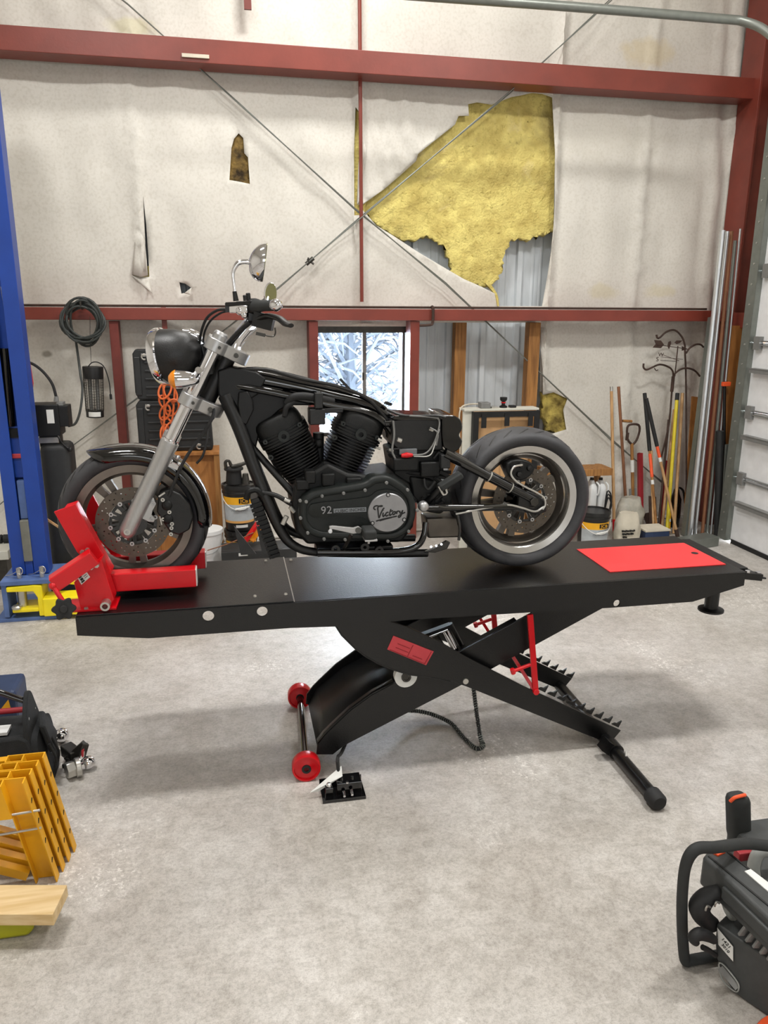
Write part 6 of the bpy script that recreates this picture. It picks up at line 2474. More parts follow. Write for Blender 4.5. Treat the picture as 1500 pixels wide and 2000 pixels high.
# black angle frames lying behind the engine
fx = [P(a, b, Y=5.0) for a, b in ((432, 1078), (560, 1066))]
fr = thing('angle_frame', 'black steel frame with triangular gussets on the floor behind the engine', 'frame', (fx[0].x + .2, 5.0, 0))
mb = MB()
zt_ = P(480, 1075, Y=5.0).z
mb.span((fx[0].x, 4.98, 0), (fx[0].x + .5, 5.02, zt_)).span((fx[0].x, 5.02, zt_ - .02), (fx[0].x + .5, 5.2, zt_))
mb.build('frame_rail', M['panelp'], fr, smooth=False, bevel=.004)
for a in (470, 512):
    x = P(a, 1080, Y=4.95).x
    MB().prism([V((x, 4.9, zt_ + .001)), V((x + .1, 4.9, zt_ + .001)), V((x - .035, 4.9, zt_ + .2))], (0, .02, 0)).build('gusset', M['panelp'], fr, smooth=False)
a = P(475, 1083, Y=4.978)
MB().span((a.x - .03, 4.976, a.z - .01), (a.x + .03, 4.979, a.z + .01)).build('label', M['label'], fr, smooth=False)
bk = thing('brush_bundle', 'red and silver paint brushes lying on the black frame', 'brushes', P(495, 1040, Y=5.08))
bp_ = P(490, 1046, Y=5.1)
bz = zt_ + .04
mb = MB()
mb.bar((bp_.x - .04, 5.08, bz + .0), (bp_.x + .05, 5.1, bz + .12), .05, .02)
mb.build('red_handle', M['red'], bk, bevel=.003)
for i in range(3):
    MB().bar((bp_.x + .05, 5.1 + i * .012, bz + .09 + i * .02), (bp_.x + .17, 5.1 + i * .012, bz + .13 + i * .02), .012, .012).build('silver_ferrule', M['steel'], bk)
mb = MB()
mb.bar((bp_.x - .01, 5.1, bz), (bp_.x + .06, 5.12, bz + .09), .06, .05)
mb.build('amber_jar', M['amber'], bk, bevel=.006)
mb = MB()
mb.tube([P(405, 1075, Y=5.05), P(440, 1064, Y=5.05), P(470, 1052, Y=5.05), P(495, 1040, Y=5.06)], .004, 6, sm=4)
tag(mb.build('thin_stick', M['brownw']), 'thin orange brown stick lying across behind the front tyre', 'stick')

# ------------------------------------------------------------------ right of the window
sy = 5.6
A, B = P(925, 803, Y=sy), P(1055, 803, Y=sy)
stand = thing('metal_stand', 'grey topped stand with black angle legs behind the rear tyre', 'stand', ((A.x + B.x) / 2, sy + .2, 0))
mb = MB()
mb.span((P(908, 800, Y=sy).x, sy + .02, A.z - .005), (B.x, sy + .15, A.z + .012))
mb.build('top', M['cream'], stand, smooth=False, bevel=.003)
MB().span((P(908, 800, Y=sy).x, sy + .04, 0), (A.x - .001, sy + .06, A.z - .006)).build('side_panel', M['cream'], stand, smooth=False)
mb = MB()
w = .045
for x in (A.x, B.x - w):
    mb.span((x, sy, 0), (x + w, sy + .008, A.z - .006)).span((x if x == A.x else x + w - .008, sy + .008, 0), ((x + .008) if x == A.x else x + w, sy + .05, A.z - .006))
mb.span((A.x + w, sy, A.z - .05), (B.x - w, sy + .008, A.z - .006))
for px_, l_ in ((945, 836), (990, 832), (1036, 832)):
    x = P(px_, 820, Y=sy).x
    mb.span((x - .02, sy - .006, P(px_, l_, Y=sy).z), (x + .02, sy - .0005, A.z - .02))
mb.build('angle_legs', M['blackd'], stand, smooth=False)
cd_ = thing('cardboard_box', 'brown cardboard box inside the metal stand', 'box', ((A.x + B.x) / 2, sy + .2, .3))
zb = P(980, 960, Y=sy).z
MB().span((A.x + .05, sy + .07, .02), (B.x - .05, sy + .38, A.z - .03)).build('carton', M['card'], cd_, smooth=False, bevel=.004)
MB().span(((A.x + B.x) / 2 - .02, sy + .068, .02), ((A.x + B.x) / 2 + .02, sy + .0695, A.z - .03)).build('tape', M['pale'], cd_, smooth=False)
ztp = A.z + .012
a, b = P(937, 795, Y=sy + .07), P(956, 785, Y=sy + .07)
tag(MB().span((a.x, sy + .035, ztp), (b.x, sy + .12, ztp + .045)).build('switch_box', M['grey'], smooth=False, bevel=.004), 'small grey box on the metal stand', 'box')
c = P(984, 790, Y=sy + .07)
kn = thing('dark_valve', 'small black and red valve knob on the metal stand', 'valve', (c.x, sy + .08, ztp))
MB().lathe([(0, 0), (.03, 0), (.03, .012), (.014, .02), (.014, .05), (0, .05)], (c.x, sy + .08, ztp), (0, 0, 1), 18).build('valve_body', M['blackd'], kn)
MB().lathe([(0, 0), (.02, 0), (.028, .012), (.028, .03), (0, .03)], (c.x, sy + .08, ztp + .05), (0, 0, 1), 18).build('valve_knob', M['rubber'], kn)
MB().lathe([(.0141, 0), (.018, 0), (.018, .008), (.0141, .008)], (c.x, sy + .08, ztp + .036), (0, 0, 1), 16, close_prof=True).build('red_collar', M['red'], kn)
c = P(1000, 792, Y=sy + .07)
tag(MB().span((c.x - .02, sy + .05, ztp), (c.x + .03, sy + .10, ztp + .018)).build('socket_bit', M['blackd'], smooth=False, bevel=.004), 'small black bit right of the valve knob on the stand', 'tool bit')
tag(MB().span((P(958, 792, Y=sy + .07).x, sy + .04, ztp), (P(972, 792, Y=sy + .07).x, sy + .11, ztp + .012)).build('metal_bit', M['steel'], smooth=False, bevel=.002), 'flat metal bit between grey box and valve knob', 'tool bit')
mb = MB()
mb.tube([P(938, 789, Y=sy + .2), P(914, 790, Y=sy + .18), P(899, 800, Y=sy + .07), P(897, 840, Y=sy + .07), P(899, 870, Y=sy + .07)], .006, 6, sm=5)
mb.tube([P(899, 870, Y=sy + .07), P(897, 930, Y=sy + .07), P(897, 1000, Y=sy + .07)], .006, 6)
tag(mb.build('cream_cable', M['canvas']), 'cream cord hanging down the left side of the metal stand', 'cord')

# small wooden shelf with jugs
sa, sb = P(1128, 924, Y=5.55), P(1197, 924, Y=5.55)
sh = thing('wood_shelf', 'low pine shelf holding two white jugs', 'shelf', ((sa.x + sb.x) / 2, 5.65, 0))
zl = P(1160, 1001, Y=5.55).z
MB().span((sa.x - .25, 5.55, sa.z - .03), (sb.x, 5.75, sa.z + .025)).build('upper_board', M['stud'], sh, smooth=False, bevel=.002)
MB().span((sa.x - .25, 5.55, zl - .03), (sb.x, 5.75, zl)).build('lower_board', M['pale'], sh, smooth=False, bevel=.002)
for xx in (sa.x - .25, sb.x - .04):
    MB().span((xx, 5.7505, 0), (xx + .04, 5.79, sa.z + .02)).build('leg', M['stud'], sh, smooth=False)
for i, (a, lab) in enumerate(((1156.5, 'white plastic jug on the pine shelf next to the rear tyre'), (1174, 'white plastic jug on the pine shelf nearest the pale wooden pole'))):
    x = P(a, 960, Y=5.62).x
    hz = P(a, 934, Y=5.62).z
    w = .034
    j = thing('jug', lab, 'jug', (x, 5.64, zl), 'white jugs')
    mb = MB()
    rows = []
    for t, s in ((0, .95), (.05, 1), (.62, 1), (.74, .93), (.86, .55), (.93, .4), (.93, .3)):
        rows.append([V((x + w * s * (abs(cos(u)) ** .5) * (1 if cos(u) > 0 else -1), 5.64 + .06 * s * (abs(sin(u)) ** .5) * (1 if sin(u) > 0 else -1), zl + .0005 + (hz - zl) * t)) for u in [2 * pi * k / 24 for k in range(24)]])
    mb.rings(rows)
    mb.build('body', M['white'], j, angle=50)
    MB().cyl((x, 5.64, zl + (hz - zl) * .92), (x, 5.64, hz), .015, n=14).build('cap', M['ink'], j)
    mb = MB()
    mb.tube([(x + .02, 5.60, zl + (hz - zl) * .9), (x + .035, 5.575, zl + (hz - zl) * .8), (x + .034, 5.575, zl + (hz - zl) * .6), (x + .03, 5.585, zl + (hz - zl) * .5)], .007, 8, sm=3)
    mb.build('handle', M['white'], j)
c = P(1185, 975, Y=5.6)
mb = MB()
for k in range(3):
    mb.tube([P(1180, 1000, Y=5.53), P(1186 + k, 960 + 6 * k, Y=5.52 - .01 * k), P(1194, 970 + 8 * k, Y=5.52), P(1190, 1000, Y=5.53)], .006, 6, sm=4)
tag(mb.build('black_cable', M['rubber']), 'black cord loops hanging off the pine shelf', 'cord')


# long-handled tools leaning in the corner
def gpt(px_, py__, Yt, b, t0=None):
    return P(px_, py__, Y=Yt)


def lean(name, lab, cat, top, bot, Yt, r, m, group='long tools leaning in the corner', parts=(), flat=None, Yb=None):
    """round or flat pole from the wall side down to the floor; parts = (from, to, radius, material, name) along it, 0 = top"""
    A = P(top[0], top[1], Y=Yt)
    B = P(bot[0], bot[1], Z=.003) if Yb is None else P(bot[0], bot[1], Y=Yb)
    if Yb is None and B.y > 6.0:
        B = P(bot[0], bot[1], Y=5.8)
    if B.z < .003:
        B.z = .003
    t = thing(name, lab, cat, (B.x, B.y, B.z), group)
    if flat:
        mb = MB().bar(A, B, flat[0], flat[1], (0, -1, 0))
    else:
        mb = MB().cyl(A, B, r, n=12)
    mb.build('handle', M[m], t, smooth=not flat)
    for f0, f1, rr, mm, nm in parts:
        p, q_ = A.lerp(B, f0), A.lerp(B, f1)
        (MB().bar(p, q_, rr[0], rr[1], (0, -1, 0)) if isinstance(rr, tuple) else MB().cyl(p, q_, rr, n=12)).build(nm, M[mm], t)
    return t, A, B


lean('broom_pole', 'pale wooden pole with a red foot beside the pine shelf', 'pole', (1194, 755), (1200, 1052), 5.85, .013, 'pale', parts=((.0, .03, .0135, 'steel', 'tip'), (.87, 1.0, .0145, 'red', 'red_foot')))
lean('brown_pole', 'dark brown pole just right of the pale wooden pole', 'pole', (1208, 755), (1224, 1010), 6.05, .013, 'brownw', Yb=5.9)
t, A, B = lean('spade', 'spade with a D-shaped grip and grey blade', 'spade', (1234, 866), (1237, 1012), 6.0, .014, 'stud', Yb=5.92, parts=((.22, .38, .0165, 'label', 'sticker'), (.6, 1.0, (.07, .006), 'grey', 'blade')))
mb = MB()
g = [P(a, b, Y=6.0) for a, b in ((1234, 868), (1226, 858), (1225, 836), (1232, 829), (1247, 830), (1249, 842), (1243, 860), (1236, 868))]
mb.tube(g, .010, 8, sm=3)
mb.bar(P(1226, 845, Y=6.0), P(1224, 860, Y=6.0), .02, .02)
mb.build('d_grip', M['rust'], t)
lean('wood_crosspiece', 'short wooden crosspiece above the spade grip', 'wood', (1216, 822), (1234, 823), 6.02, .012, 'stud', Yb=6.02)
lean('red_bar', 'dark red steel bar right of the spade', 'bar', (1250, 885), (1251, 1000), 6.09, .02, 'redl', Yb=5.9, flat=(.04, .03))
lean('garden_rake', 'shovel with a black foam grip and orange band', 'shovel', (1259, 768), (1284, 1052), 6.0, .011, 'stud', parts=((0, .40, .0165, 'rubber', 'grip_sleeve'), (.42, .58, .0135, 'orangep', 'orange_band'), (.60, .63, .0138, 'label', 'sticker'), (.9, 1.0, .02, 'rust', 'socket')))
lean('wood_shaft', 'pinkish wooden shaft behind the black foam grip', 'pole', (1272, 880), (1276, 1045), 6.05, .012, 'pale', parts=((.55, 1, (.07, .008), 'rust', 'blade'),))
lean('mattock_handle', 'long handle with a black grip and orange top crossing down to the right', 'pole', (1262, 778), (1324, 1050), 5.84, .012, 'pale', parts=((0, .34, .0165, 'rubber', 'grip_sleeve'), (.34, .42, .0135, 'orangep', 'orange_band'), (.42, .45, .0138, 'label', 'sticker'), (.94, 1.0, .018, 'rust', 'ferrule')))
lean('ash_handle', 'weathered ash handle standing directly behind the yellow shaft', 'pole', (1317, 800), (1292, 1040), 6.1, .013, 'pale')
lean('brown_stake', 'short brown stake with a red tinge left of the yellow shaft', 'stake', (1302, 900), (1290, 1035), 6.08, .018, 'redl', flat=(.035, .02))
lean('wide_board', 'wide brown board end leaning beside the grey square tube', 'board', (1357, 775), (1341, 1020), 6.12, .03, 'ply', flat=(.06, .015))
lean('yellow_shaft', 'yellow fibreglass shaft among the tools', 'pole', (1323, 768), (1302, 1045), 6.0, .015, 'yhandle', parts=((0, .05, .017, 'rubber', 'cap'),))
lean('rake_handle', 'wooden handle just right of the yellow shaft', 'pole', (1333, 768), (1316, 1042), 6.08, .014, 'pale')
lean('rusty_bar', 'slim rusty bar leaning left of the yellow shaft', 'bar', (1306, 820), (1285, 1040), 6.08, .010, 'rust')
lean('square_tube', 'wide grey square tube leaning left of the shiny tubes', 'tube', (1392, 620), (1339, 1046), 5.9, .03, 'conduit', flat=(.055, .055))
tg_ = 'steel tubes in the corner'
lean('steel_tube', 'bright galvanised tube, leftmost of the tall tubes in the corner', 'tube', (1412, 450), (1347, 1050), 5.70, .021, 'galv', tg_)
lean('steel_tube', 'bright galvanised tube, second of the tall tubes in the corner', 'tube', (1421, 452), (1357, 1047), 5.74, .015, 'galv', tg_)
lean('steel_tube', 'brownish tube in the middle of the tall tubes', 'tube', (1429, 452), (1371, 1047), 5.76, .014, 'brownw', tg_)
lean('steel_tube', 'grey tube right of the brownish tube', 'tube', (1436, 470), (1380, 1045), 5.78, .014, 'conduit', tg_)
lean('steel_tube', 'slim grey tube, rightmost of the tall tubes', 'tube', (1446, 447), (1388, 1045), 5.78, .008, 'galv', tg_)
lean('plywood_sheet', 'orange brown plywood offcut leaning beside the door track', 'plywood', (1442, 636), (1418, 1010), 5.75, .1, 'ply', None, flat=(.14, .015), Yb=5.62)
lean('black_tube', 'thick dark tube standing right of the tall tubes', 'tube', (1406, 842), (1402, 1046), 5.6, .032, 'panelp', None)
lean('white_stake', 'pale grey stake beside the door track', 'stake', (1420, 868), (1410, 1050), 5.55, .012, 'conduit', None, flat=(.03, .012))
t, A, B = lean('clamp_bar', 'black bar clamp with an orange head near the door track', 'clamp', (1415, 745), (1414, 1000), 5.66, .012, 'blackd', None, Yb=5.6)
MB().box(A + V((.01, -.01, -.02)), (.07, .03, .035)).build('clamp_head', M['orangep'], t, smooth=False, bevel=.004)

# shepherd hooks and weather vane
hy = 6.02
h = lambda a, b: P(a, b, Y=hy)
mb = MB()
mb.tube([P(1341, 1040, Y=5.75), h(1340, 765), h(1338, 690), h(1337, 672), h(1331, 657), h(1318, 645), h(1302, 648), h(1289, 659), h(1284, 660), h(1282, 654)], .008, 8, sm=6)
mb.tube([h(1340, 690), h(1347, 680), h(1358, 673), h(1368, 673), h(1374, 678)], .008, 8, sm=5)
tag(mb.build('shepherd_hook', M['rust']), 'tall dark iron shepherd hook with the highest curl', 'hook stand')
mb = MB()
mb.tube([P(1290, 900, Y=5.98), P(1306, 830, Y=6.0), h(1312, 767), h(1315, 735), h(1312, 722), h(1302, 715), h(1288, 712), h(1275, 717), h(1263, 722), h(1257, 718), h(1257, 710)], .008, 8, sm=6)
mb.tube([h(1315, 735), h(1320, 728), h(1330, 721), h(1343, 719), h(1357, 724), h(1367, 735)], .008, 8, sm=5)
mb.cyl(h(1312, 765), h(1315, 735), .014, n=10)
mb.tube([h(1278, 719), h(1282, 724), h(1285, 722)], .004, 6, sm=3)
tag(mb.build('shepherd_hook', M['rust']), 'lower dark iron shepherd hook with two arms under the weather vane', 'hook stand')
hv = lambda a, b: P(a, b, Y=hy - .06)
vn = thing('weather_vane', 'rusty weather vane with an arrow and two birds', 'weather vane', hv(1318, 735))
mb = MB()
mb.cyl(hv(1318, 735), hv(1324, 676), .005, n=8)
mb.build('rod', M['rust'], vn)
mb = MB()
mb.bar(hv(1282, 673), hv(1338, 681), .006, .006)
mb.prism([hv(a, b) for a, b in ((1278, 664), (1291, 665), (1297, 673), (1291, 680), (1275, 679), (1281, 672))], (0, .004, 0))
mb.prism([hv(a, b) for a, b in ((1332, 676), (1344, 682), (1332, 685))], (0, .004, 0))
mb.build('arrow', M['rust'], vn, smooth=False)
mb = MB()
mb.prism([hv(a, b) for a, b in ((1304, 676), (1306, 668), (1310, 666), (1311, 670), (1309, 676), (1307, 682))], (0, .006, 0))
mb.build('bird', M['rust'], vn, smooth=False)
mb = MB()
mb.prism([hv(a, b) for a, b in ((1318, 669), (1322, 665), (1333, 665), (1328, 670), (1322, 672))], (0, .006, 0))
mb.build('bird', M['rust'], vn, smooth=False)
mb = MB()
mb.bar(hv(1290, 697), hv(1334, 702), .004, .004)
mb.bar(hv(1290, 704), hv(1332, 707) + V((0, .08, 0)), .004, .004)
mb.bar(hv(1292, 692), hv(1320, 704) + V((0, -.05, 0)), .004, .004)
mb.build('compass_arms', M['rust'], vn)
text('compass_letter', 'S', M['rust'], vn, hv(1284, 702), (1, 0, 0), (0, 0, 1), .05, .002)
text('compass_letter', 'W', M['rust'], vn, hv(1291, 693), (.6, -.8, 0), (0, 0, 1), .045, .002)

# bags and bits at the foot of the tools
def sack(name, lab, x0, x1, ytop, Y, m, seed, dep=.14):
    A, B = P(x0, 1040, Y=Y), P(x1, 1040, Y=Y)
    zt = P((x0 + x1) / 2, ytop, Y=Y).z
    mb = MB()
    rows = []
    for i in range(11):
        t = i / 10
        s = (1 - .55 * max(0, t - .55) ** 1.2 * 1.6)
        row = []
        for k in range(28):
            u = 2 * pi * k / 28
            n_ = 1 + .16 * nz(cos(u) * 2 + seed, sin(u) * 2, t * 4)
            row.append(V(((A.x + B.x) / 2 + (B.x - A.x) / 2 * s * n_ * (abs(cos(u)) ** .8) * (1 if cos(u) > 0 else -1), Y + dep * .5 + dep * .5 * s * n_ * sin(u), zt * t + (.03 * nz(u * 2, seed, 1) if i == 10 else 0) + .002)))
        rows.append(row)
    mb.rings(rows)
    return mb.build(name, M[m], angle=70)


tag(sack('plastic_bag', 'crumpled grey plastic bag behind the white sack', 1207, 1262, 976, 5.66, 'clearbag', 3), 'crumpled grey plastic bag behind the white sack', 'bag')
s_ = thing('white_sack', 'white woven sack with dark printed lines beside the red-footed pole', 'sack', P(1232, 1045, Y=5.4))
b_ = sack('sack_body', '', 1207, 1258, 1006, 5.4, 'canvas', 9)
b_.data.transform(Matrix.Translation(BASE[b_.name] - BASE[s_.name]))
b_.location = (0, 0, 0)
b_.parent = s_
for k, (a, b, w) in enumerate(((1228, 1037, 30), (1227, 1043, 26), (1221, 1049, 10))):
    c = P(a, b, Y=5.392)
    mb = MB()
    n_ = w // 3
    for i in range(n_):
        x = c.x - w / 2 / 265 + w / 265 * i / n_
        mb.span((x, 5.385, c.z - .007 + (i % 2) * .002), (x + w / 265 / n_ * .6, 5.40, c.z + .007 - (i % 3) * .002))
    mb.build('printed_line', M['ink'], s_, smooth=False)
a, b = P(1260, 1055, Y=5.42), P(1309, 1034, Y=5.42)
cr = thing('blue_crate', 'dark blue crate with a pale rim right of the white sack', 'crate', ((a.x + b.x) / 2, 5.5, 0))
MB().span((a.x, 5.42, 0), (b.x, 5.6, b.z - .012)).build('body', M['crate'], cr, smooth=False, bevel=.004)
MB().span((a.x - .004, 5.415, b.z - .0118), (b.x + .004, 5.605, b.z)).build('rim', M['canvas'], cr, smooth=False)
a, b = P(1318, 1056, Z=.08), P(1392, 1044, Z=.08)
tag(MB().bar(V((a.x, a.y, .041)), V((b.x, b.y, .041)), .14, .08).build('timber_block', M['conduit'], smooth=False, bevel=.004), 'grey painted timber lying on the floor in the corner', 'timber')
for i, (a, b, w, hh, lab) in enumerate(((1268, 985, .03, .22, 'dark rusty tool head left of the foam-gripped shovel'), (1290, 1018, .10, .16, 'rusty shovel blade at the foot of the wooden shafts'))):
    c = P(a, b, Y=5.72)
    zt = c.z
    mb = MB()
    mb.bar((c.x, 5.93, zt + .02), (c.x + (.02 if i else .03), 5.84, .01), w, .012, (0, -1, 0))
    tag(mb.build(('rusty_shovel' if i else 'rusty_pick'), M['rust'], smooth=False, bevel=.003), lab, 'tool head')
bp2 = P(1321, 960, Y=5.93)
mb = MB()
mb.lathe([(0, 0), (.05, 0), (.055, .1), (.05, .25), (.03, .3), (.022, .34), (0, .34)], (bp2.x, 5.93, 0), (0, 0, 1), 18)
mb.tube([(bp2.x - .03, 5.90, .30), (bp2.x - .01, 5.89, .36), (bp2.x + .04, 5.89, .33), (bp2.x + .07, 5.89, .22)], .010, 8, sm=4)
tag(mb.build('spray_can', M['gloss'], angle=50), 'shiny black sprayer standing among the tool handles', 'sprayer')
lean('yellow_stake', 'short yellow stake at the foot of the tools', 'stake', (1309, 985), (1306, 1042), 5.8, .012, 'ochre', parts=((.5, .6, .0125, 'label', 'band'),))

# ------------------------------------------------------------------ left foreground
def yellow_stand(c, zt, lab):
    t = thing('steel_stand', lab, 'stand', c, 'yellow steel stands')
    sh = -.066
    def col(prof, nm, z0=0.002, z1=zt):
        mb = MB()
        k0, k1 = z0 / zt, z1 / zt
        mb.rings([[V((c.x + x + sh * k0, c.y + y, z0)) for x, y in prof], [V((c.x + x + sh * k1, c.y + y, z1)) for x, y in prof]])
        return mb.build(nm, M['ochre'], t, smooth=False)
    p1 = col([(0, -.036), (0, 0), (-.065, 0), (-.065, -.004), (-.004, -.004), (-.004, -.036)], 'channel')
    # square socket tube
    for nm, pr2 in (('socket_wall', [(-.065, -.044), (-.065, .0), (-.069, .0), (-.069, -.044)]), ('socket_wall', [(-.116, -.044), (-.116, 0), (-.120, 0), (-.120, -.044)]), ('socket_wall', [(-.0692, 0), (-.0692, -.004), (-.1158, -.004), (-.1158, 0)]), ('socket_wall', [(-.0692, -.040), (-.0692, -.044), (-.1158, -.044), (-.1158, -.040)])):
        col(pr2, nm, zt - .12 if nm == 'socket_wall' and pr2[0][1] != -.044 or True else 0.002)
    col([(-.065, -.03), (-.065, -.0045), (-.069, -.0045), (-.069, -.03)], 'web_strip', .002, zt - .121)
    for k in range(4):
        z = zt * (.2 + .2 * k)
        x = c.x + sh * z / zt
        MB().bar((x + .0005, c.y - .024, z - .006), (x + .0005, c.y - .012, z + .006), .002, .006, (0, 0, 1)).build('bolt_slot', M['darkgap'], t, smooth=False)
    x = c.x + sh - .12
    MB().span((x - .5, c.y - .03, zt - .05), (x, c.y - .026, zt - .002)).build('top_rail', M['ochre'], t, smooth=False)
    MB().span((x - .5, c.y - .026, zt - .006), (x, c.y - .002, zt - .002)).build('top_flange', M['ochre'], t, smooth=False)
    MB().bar((c.x - .09, c.y - .02, .035), (c.x - .55, c.y - .02, .26), .03, .03).build('diagonal_brace', M['ochre'], t, smooth=False)
    for z, L_ in ((zt * .55, .05), (zt * .72, .04)) if 'foremost' in lab else ():
        MB().cyl((c.x - .18, c.y - .03, z - .01), (c.x - .02 - L_ * .2, c.y - .03, z), .004, n=8).build('pin', M['steel'], t)
    return t


zt4 = .385
c4 = [P(150, 1652, Z=0), P(139, 1676, Z=0), P(133, 1688, Z=0), P(124, 1708, Z=0)]
for i, lab in enumerate(('yellow steel stand, rearmost of the nested four', 'yellow steel stand, second from the black bag', 'yellow steel stand, third from the black bag', 'yellow steel stand, foremost of the nested four, nearest the pine board')):
    t_ = c4[0].lerp(c4[3], i / 3)
    yellow_stand(V((t_.x - .004 * i, t_.y + .0, 0)), zt4, lab)
# pine board on the lime block
z_ = .118
L = [P(131, 1728, Z=z_), P(103, 1786, Z=z_)]
dX = P(0, 1728, Z=z_) - P(131, 1728, Z=z_)
dX = dX.normalized() * .7
tag(MB().prism([L[0] + V((0, 0, -.04)), L[1] + V((0, 0, -.04)), L[1] + dX + V((0, 0, -.04)), L[0] + dX + V((0, 0, -.04))], (0, 0, .04)).build('pine_board', M['pine'], smooth=False, bevel=.002), 'short pine board lying on the lime yellow block', 'board')
a = P(66, 1812, Z=.04)
mb = MB()
fy_ = P(20, 1836, Z=0.0).y
mb.prism([V((a.x - .45, fy_, .002)), V((a.x - .02, fy_, .002)), V((a.x + .0, fy_, .03)), V((a.x - .05, fy_, .077)), V((a.x - .45, fy_, .077))], (0, .09, 0))
mb.prism([V((a.x - .06, fy_ + .04, .002)), V((a.x + .05, fy_ + .04, .03)), V((a.x + .06, fy_ + .04, .077)), V((a.x - .06, fy_ + .04, .077))], (0, .05, 0))
tag(mb.build('lime_block', M['lime'], bevel=.012), 'lime yellow plastic block under the pine board', 'block')
# tool bag
bz_ = .30
br_ = P(112, 1545, Z=.02)
by0, by1 = br_.y, br_.y + .26
bx1 = br_.x - .035
bag = thing('tool_bag', 'black canvas tool bag with a tubular carry handle', 'tool bag', (bx1 - .25, by0 + .12, 0))
mb = MB()
rows = []
for i in range(9):
    t = i / 8
    x = bx1 - .5 + .5 * t
    row = []
    for k in range(32):
        u = 2 * pi * k / 32
        e = .55
        yy = .13 * (abs(cos(u)) ** e) * (1 if cos(u) > 0 else -1)
        zz = .125 * (abs(sin(u)) ** e) * (1 if sin(u) > 0 else -1)
        n_ = 1 + .05 * nz(x * 9, yy * 12, zz * 12)
        row.append(V((x - .05 * max(0, t - .8) / .2 * (zz + .12) * 2, by0 + .13 + yy * n_, .129 + zz * (n_ if zz > 0 else 1))))
    rows.append(row)
mb.rings(rows)
mb.build('bag_body', M['fabric'], bag, angle=60)
ex_ = bx1 - .06
mb = MB()
L = crom([V((ex_, by0 + .0, .2)), V((ex_ - .01, by0 + .03, .31)), V((ex_ - .015, by0 + .10, .385)), V((ex_ - .015, by0 + .15, .385)), V((ex_ - .012, by0 + .19, .31)), V((ex_, by0 + .22, .2)), V((ex_ + .02, by0 + .2, .1)), V((ex_ + .02, by0 + .02, .1))], 5, True)
mb.prism(L, (.018, 0, 0))
ear = mb.build('end_panel', M['fabric'], bag, bevel=.004)
for dy, z in ((.06, .31), (.06, .27), (.16, .30)):
    MB().lathe([(0, -.004), (.006, -.003), (.008, 0), (0, 0)], V((ex_ + .006, by0 + dy, z)), (-1, 0, 0), 12).build('rivet', M['steel'], ear)
mb = MB()
hz_ = .37
mb.tube([V((ex_ - .0, by0 + .12, .35)), V((ex_ - .05, by0 + .12, .375)), V((ex_ - .12, by0 + .12, .41)), V((ex_ - .2, by0 + .12, .415)), V((ex_ - .45, by0 + .12, .415))], .012, 10, sm=4)
mb.build('carry_handle', M['gloss'], bag)
mb = MB()
mb.cyl(V((ex_, by0 + .17, .295)), V((ex_ - .4, by0 + .17, .295)), .012, n=10)
mb.build('top_bar', M['redl'], bag)
mb = MB()
mb.prism([V((bx1 - .5, by0 - .012, .1)), V((bx1 - .06, by0 - .012, .1)), V((bx1 - .03, by0 - .012, .16)), V((bx1 - .05, by0 + .0, .25)), V((bx1 - .08, by0 + .005, .265)), V((bx1 - .5, by0 + .0, .245))], (0, .03, 0))
mb.build('front_pocket', M['fabric'], bag, bevel=.01)
mb = MB()
mb.prism([V((bx1 + .005, by0 + .05, .28)), V((bx1 + .03, by0 + .06, .17)), V((bx1 + .015, by0 + .12, .12)), V((bx1 + .02, by0 + .18, .18)), V((bx1 - .02, by0 + .16, .29))], (-.025, 0, 0))
mb.build('pocket_flap', M['fabric'], bag, bevel=.008)
for k, (a, b) in enumerate(((.05, .11), (.10, .12))):
    MB().tube([V((bx1 + .012, by0 + a, .2)), V((bx1 + .03, by0 + a + .01, .13)), V((bx1 + .02, by0 + a + .02, .08))], .005, 6, sm=3).build('strap', M['rubber'], bag)
MB().span((bx1 - .5, by0 + .04, .26), (bx1 - .13, by0 + .1, .272)).build('paper_sheet', M['white'], bag, smooth=False)
MB().span((bx1 - .5, by0 + .039, .262), (bx1 - .2, by0 + .06, .2735)).build('blue_print', M['blue2'], bag, smooth=False)
# bundle of blue box behind the bag
a = P(36, 1386, Z=.0)
kb = thing('blue_case', 'slate blue case with a yellow warning triangle behind the bag', 'case', (a.x - .2, a.y + .1, 0))
q0 = P(34, 1390, Z=.1)
MB().span((q0.x - .4, q0.y, 0.0), (q0.x, q0.y + .2, .2)).build('case_body', M['crate'], kb, smooth=False, bevel=.02)
c = P(12, 1378, Y=q0.y - .001)
MB().prism([V((c.x - .028, q0.y - .002, c.z - .02)), V((c.x + .018, q0.y - .002, c.z - .02)), V((c.x + .012, q0.y - .002, c.z + .028))], (0, .0015, 0)).build('warning_triangle', M['jcby'], kb, smooth=False)
# ball mount hitch lying beside the bag
hg = thing('ball_mount', 'dark steel hitch ball mount with chrome balls beside the bag', 'hitch', P(150, 1490, Z=0))
mb = MB()
mb.bar(P(129, 1462, Z=.05), P(150, 1478, Z=.05), .05, .05)
mb.bar(P(128, 1492, Z=.03), P(150, 1500, Z=.03), .04, .02)
mb.build('shank', M['dsteel'], hg, smooth=False, bevel=.004)
mb = MB()
tr = [P(166, 1452, Z=.11), P(155, 1491, Z=.03), P(131, 1484, Z=.03)]
for i in range(3):
    mb.bar(tr[i], tr[(i + 1) % 3], .022, .03)
mb.build('gusset_plate', M['dsteel'], hg, smooth=False, bevel=.003)
a, b = P(160, 1470, Z=.08), P(157, 1484, Z=.05)
mb = MB()
mb.prism([P(157, 1464, Z=.09), P(165, 1457, Z=.1), P(164, 1478, Z=.06), P(156, 1487, Z=.045)], (.002, -.004, .002))
sk = mb.build('sticker', M['label'], hg, smooth=False)
mb = MB()
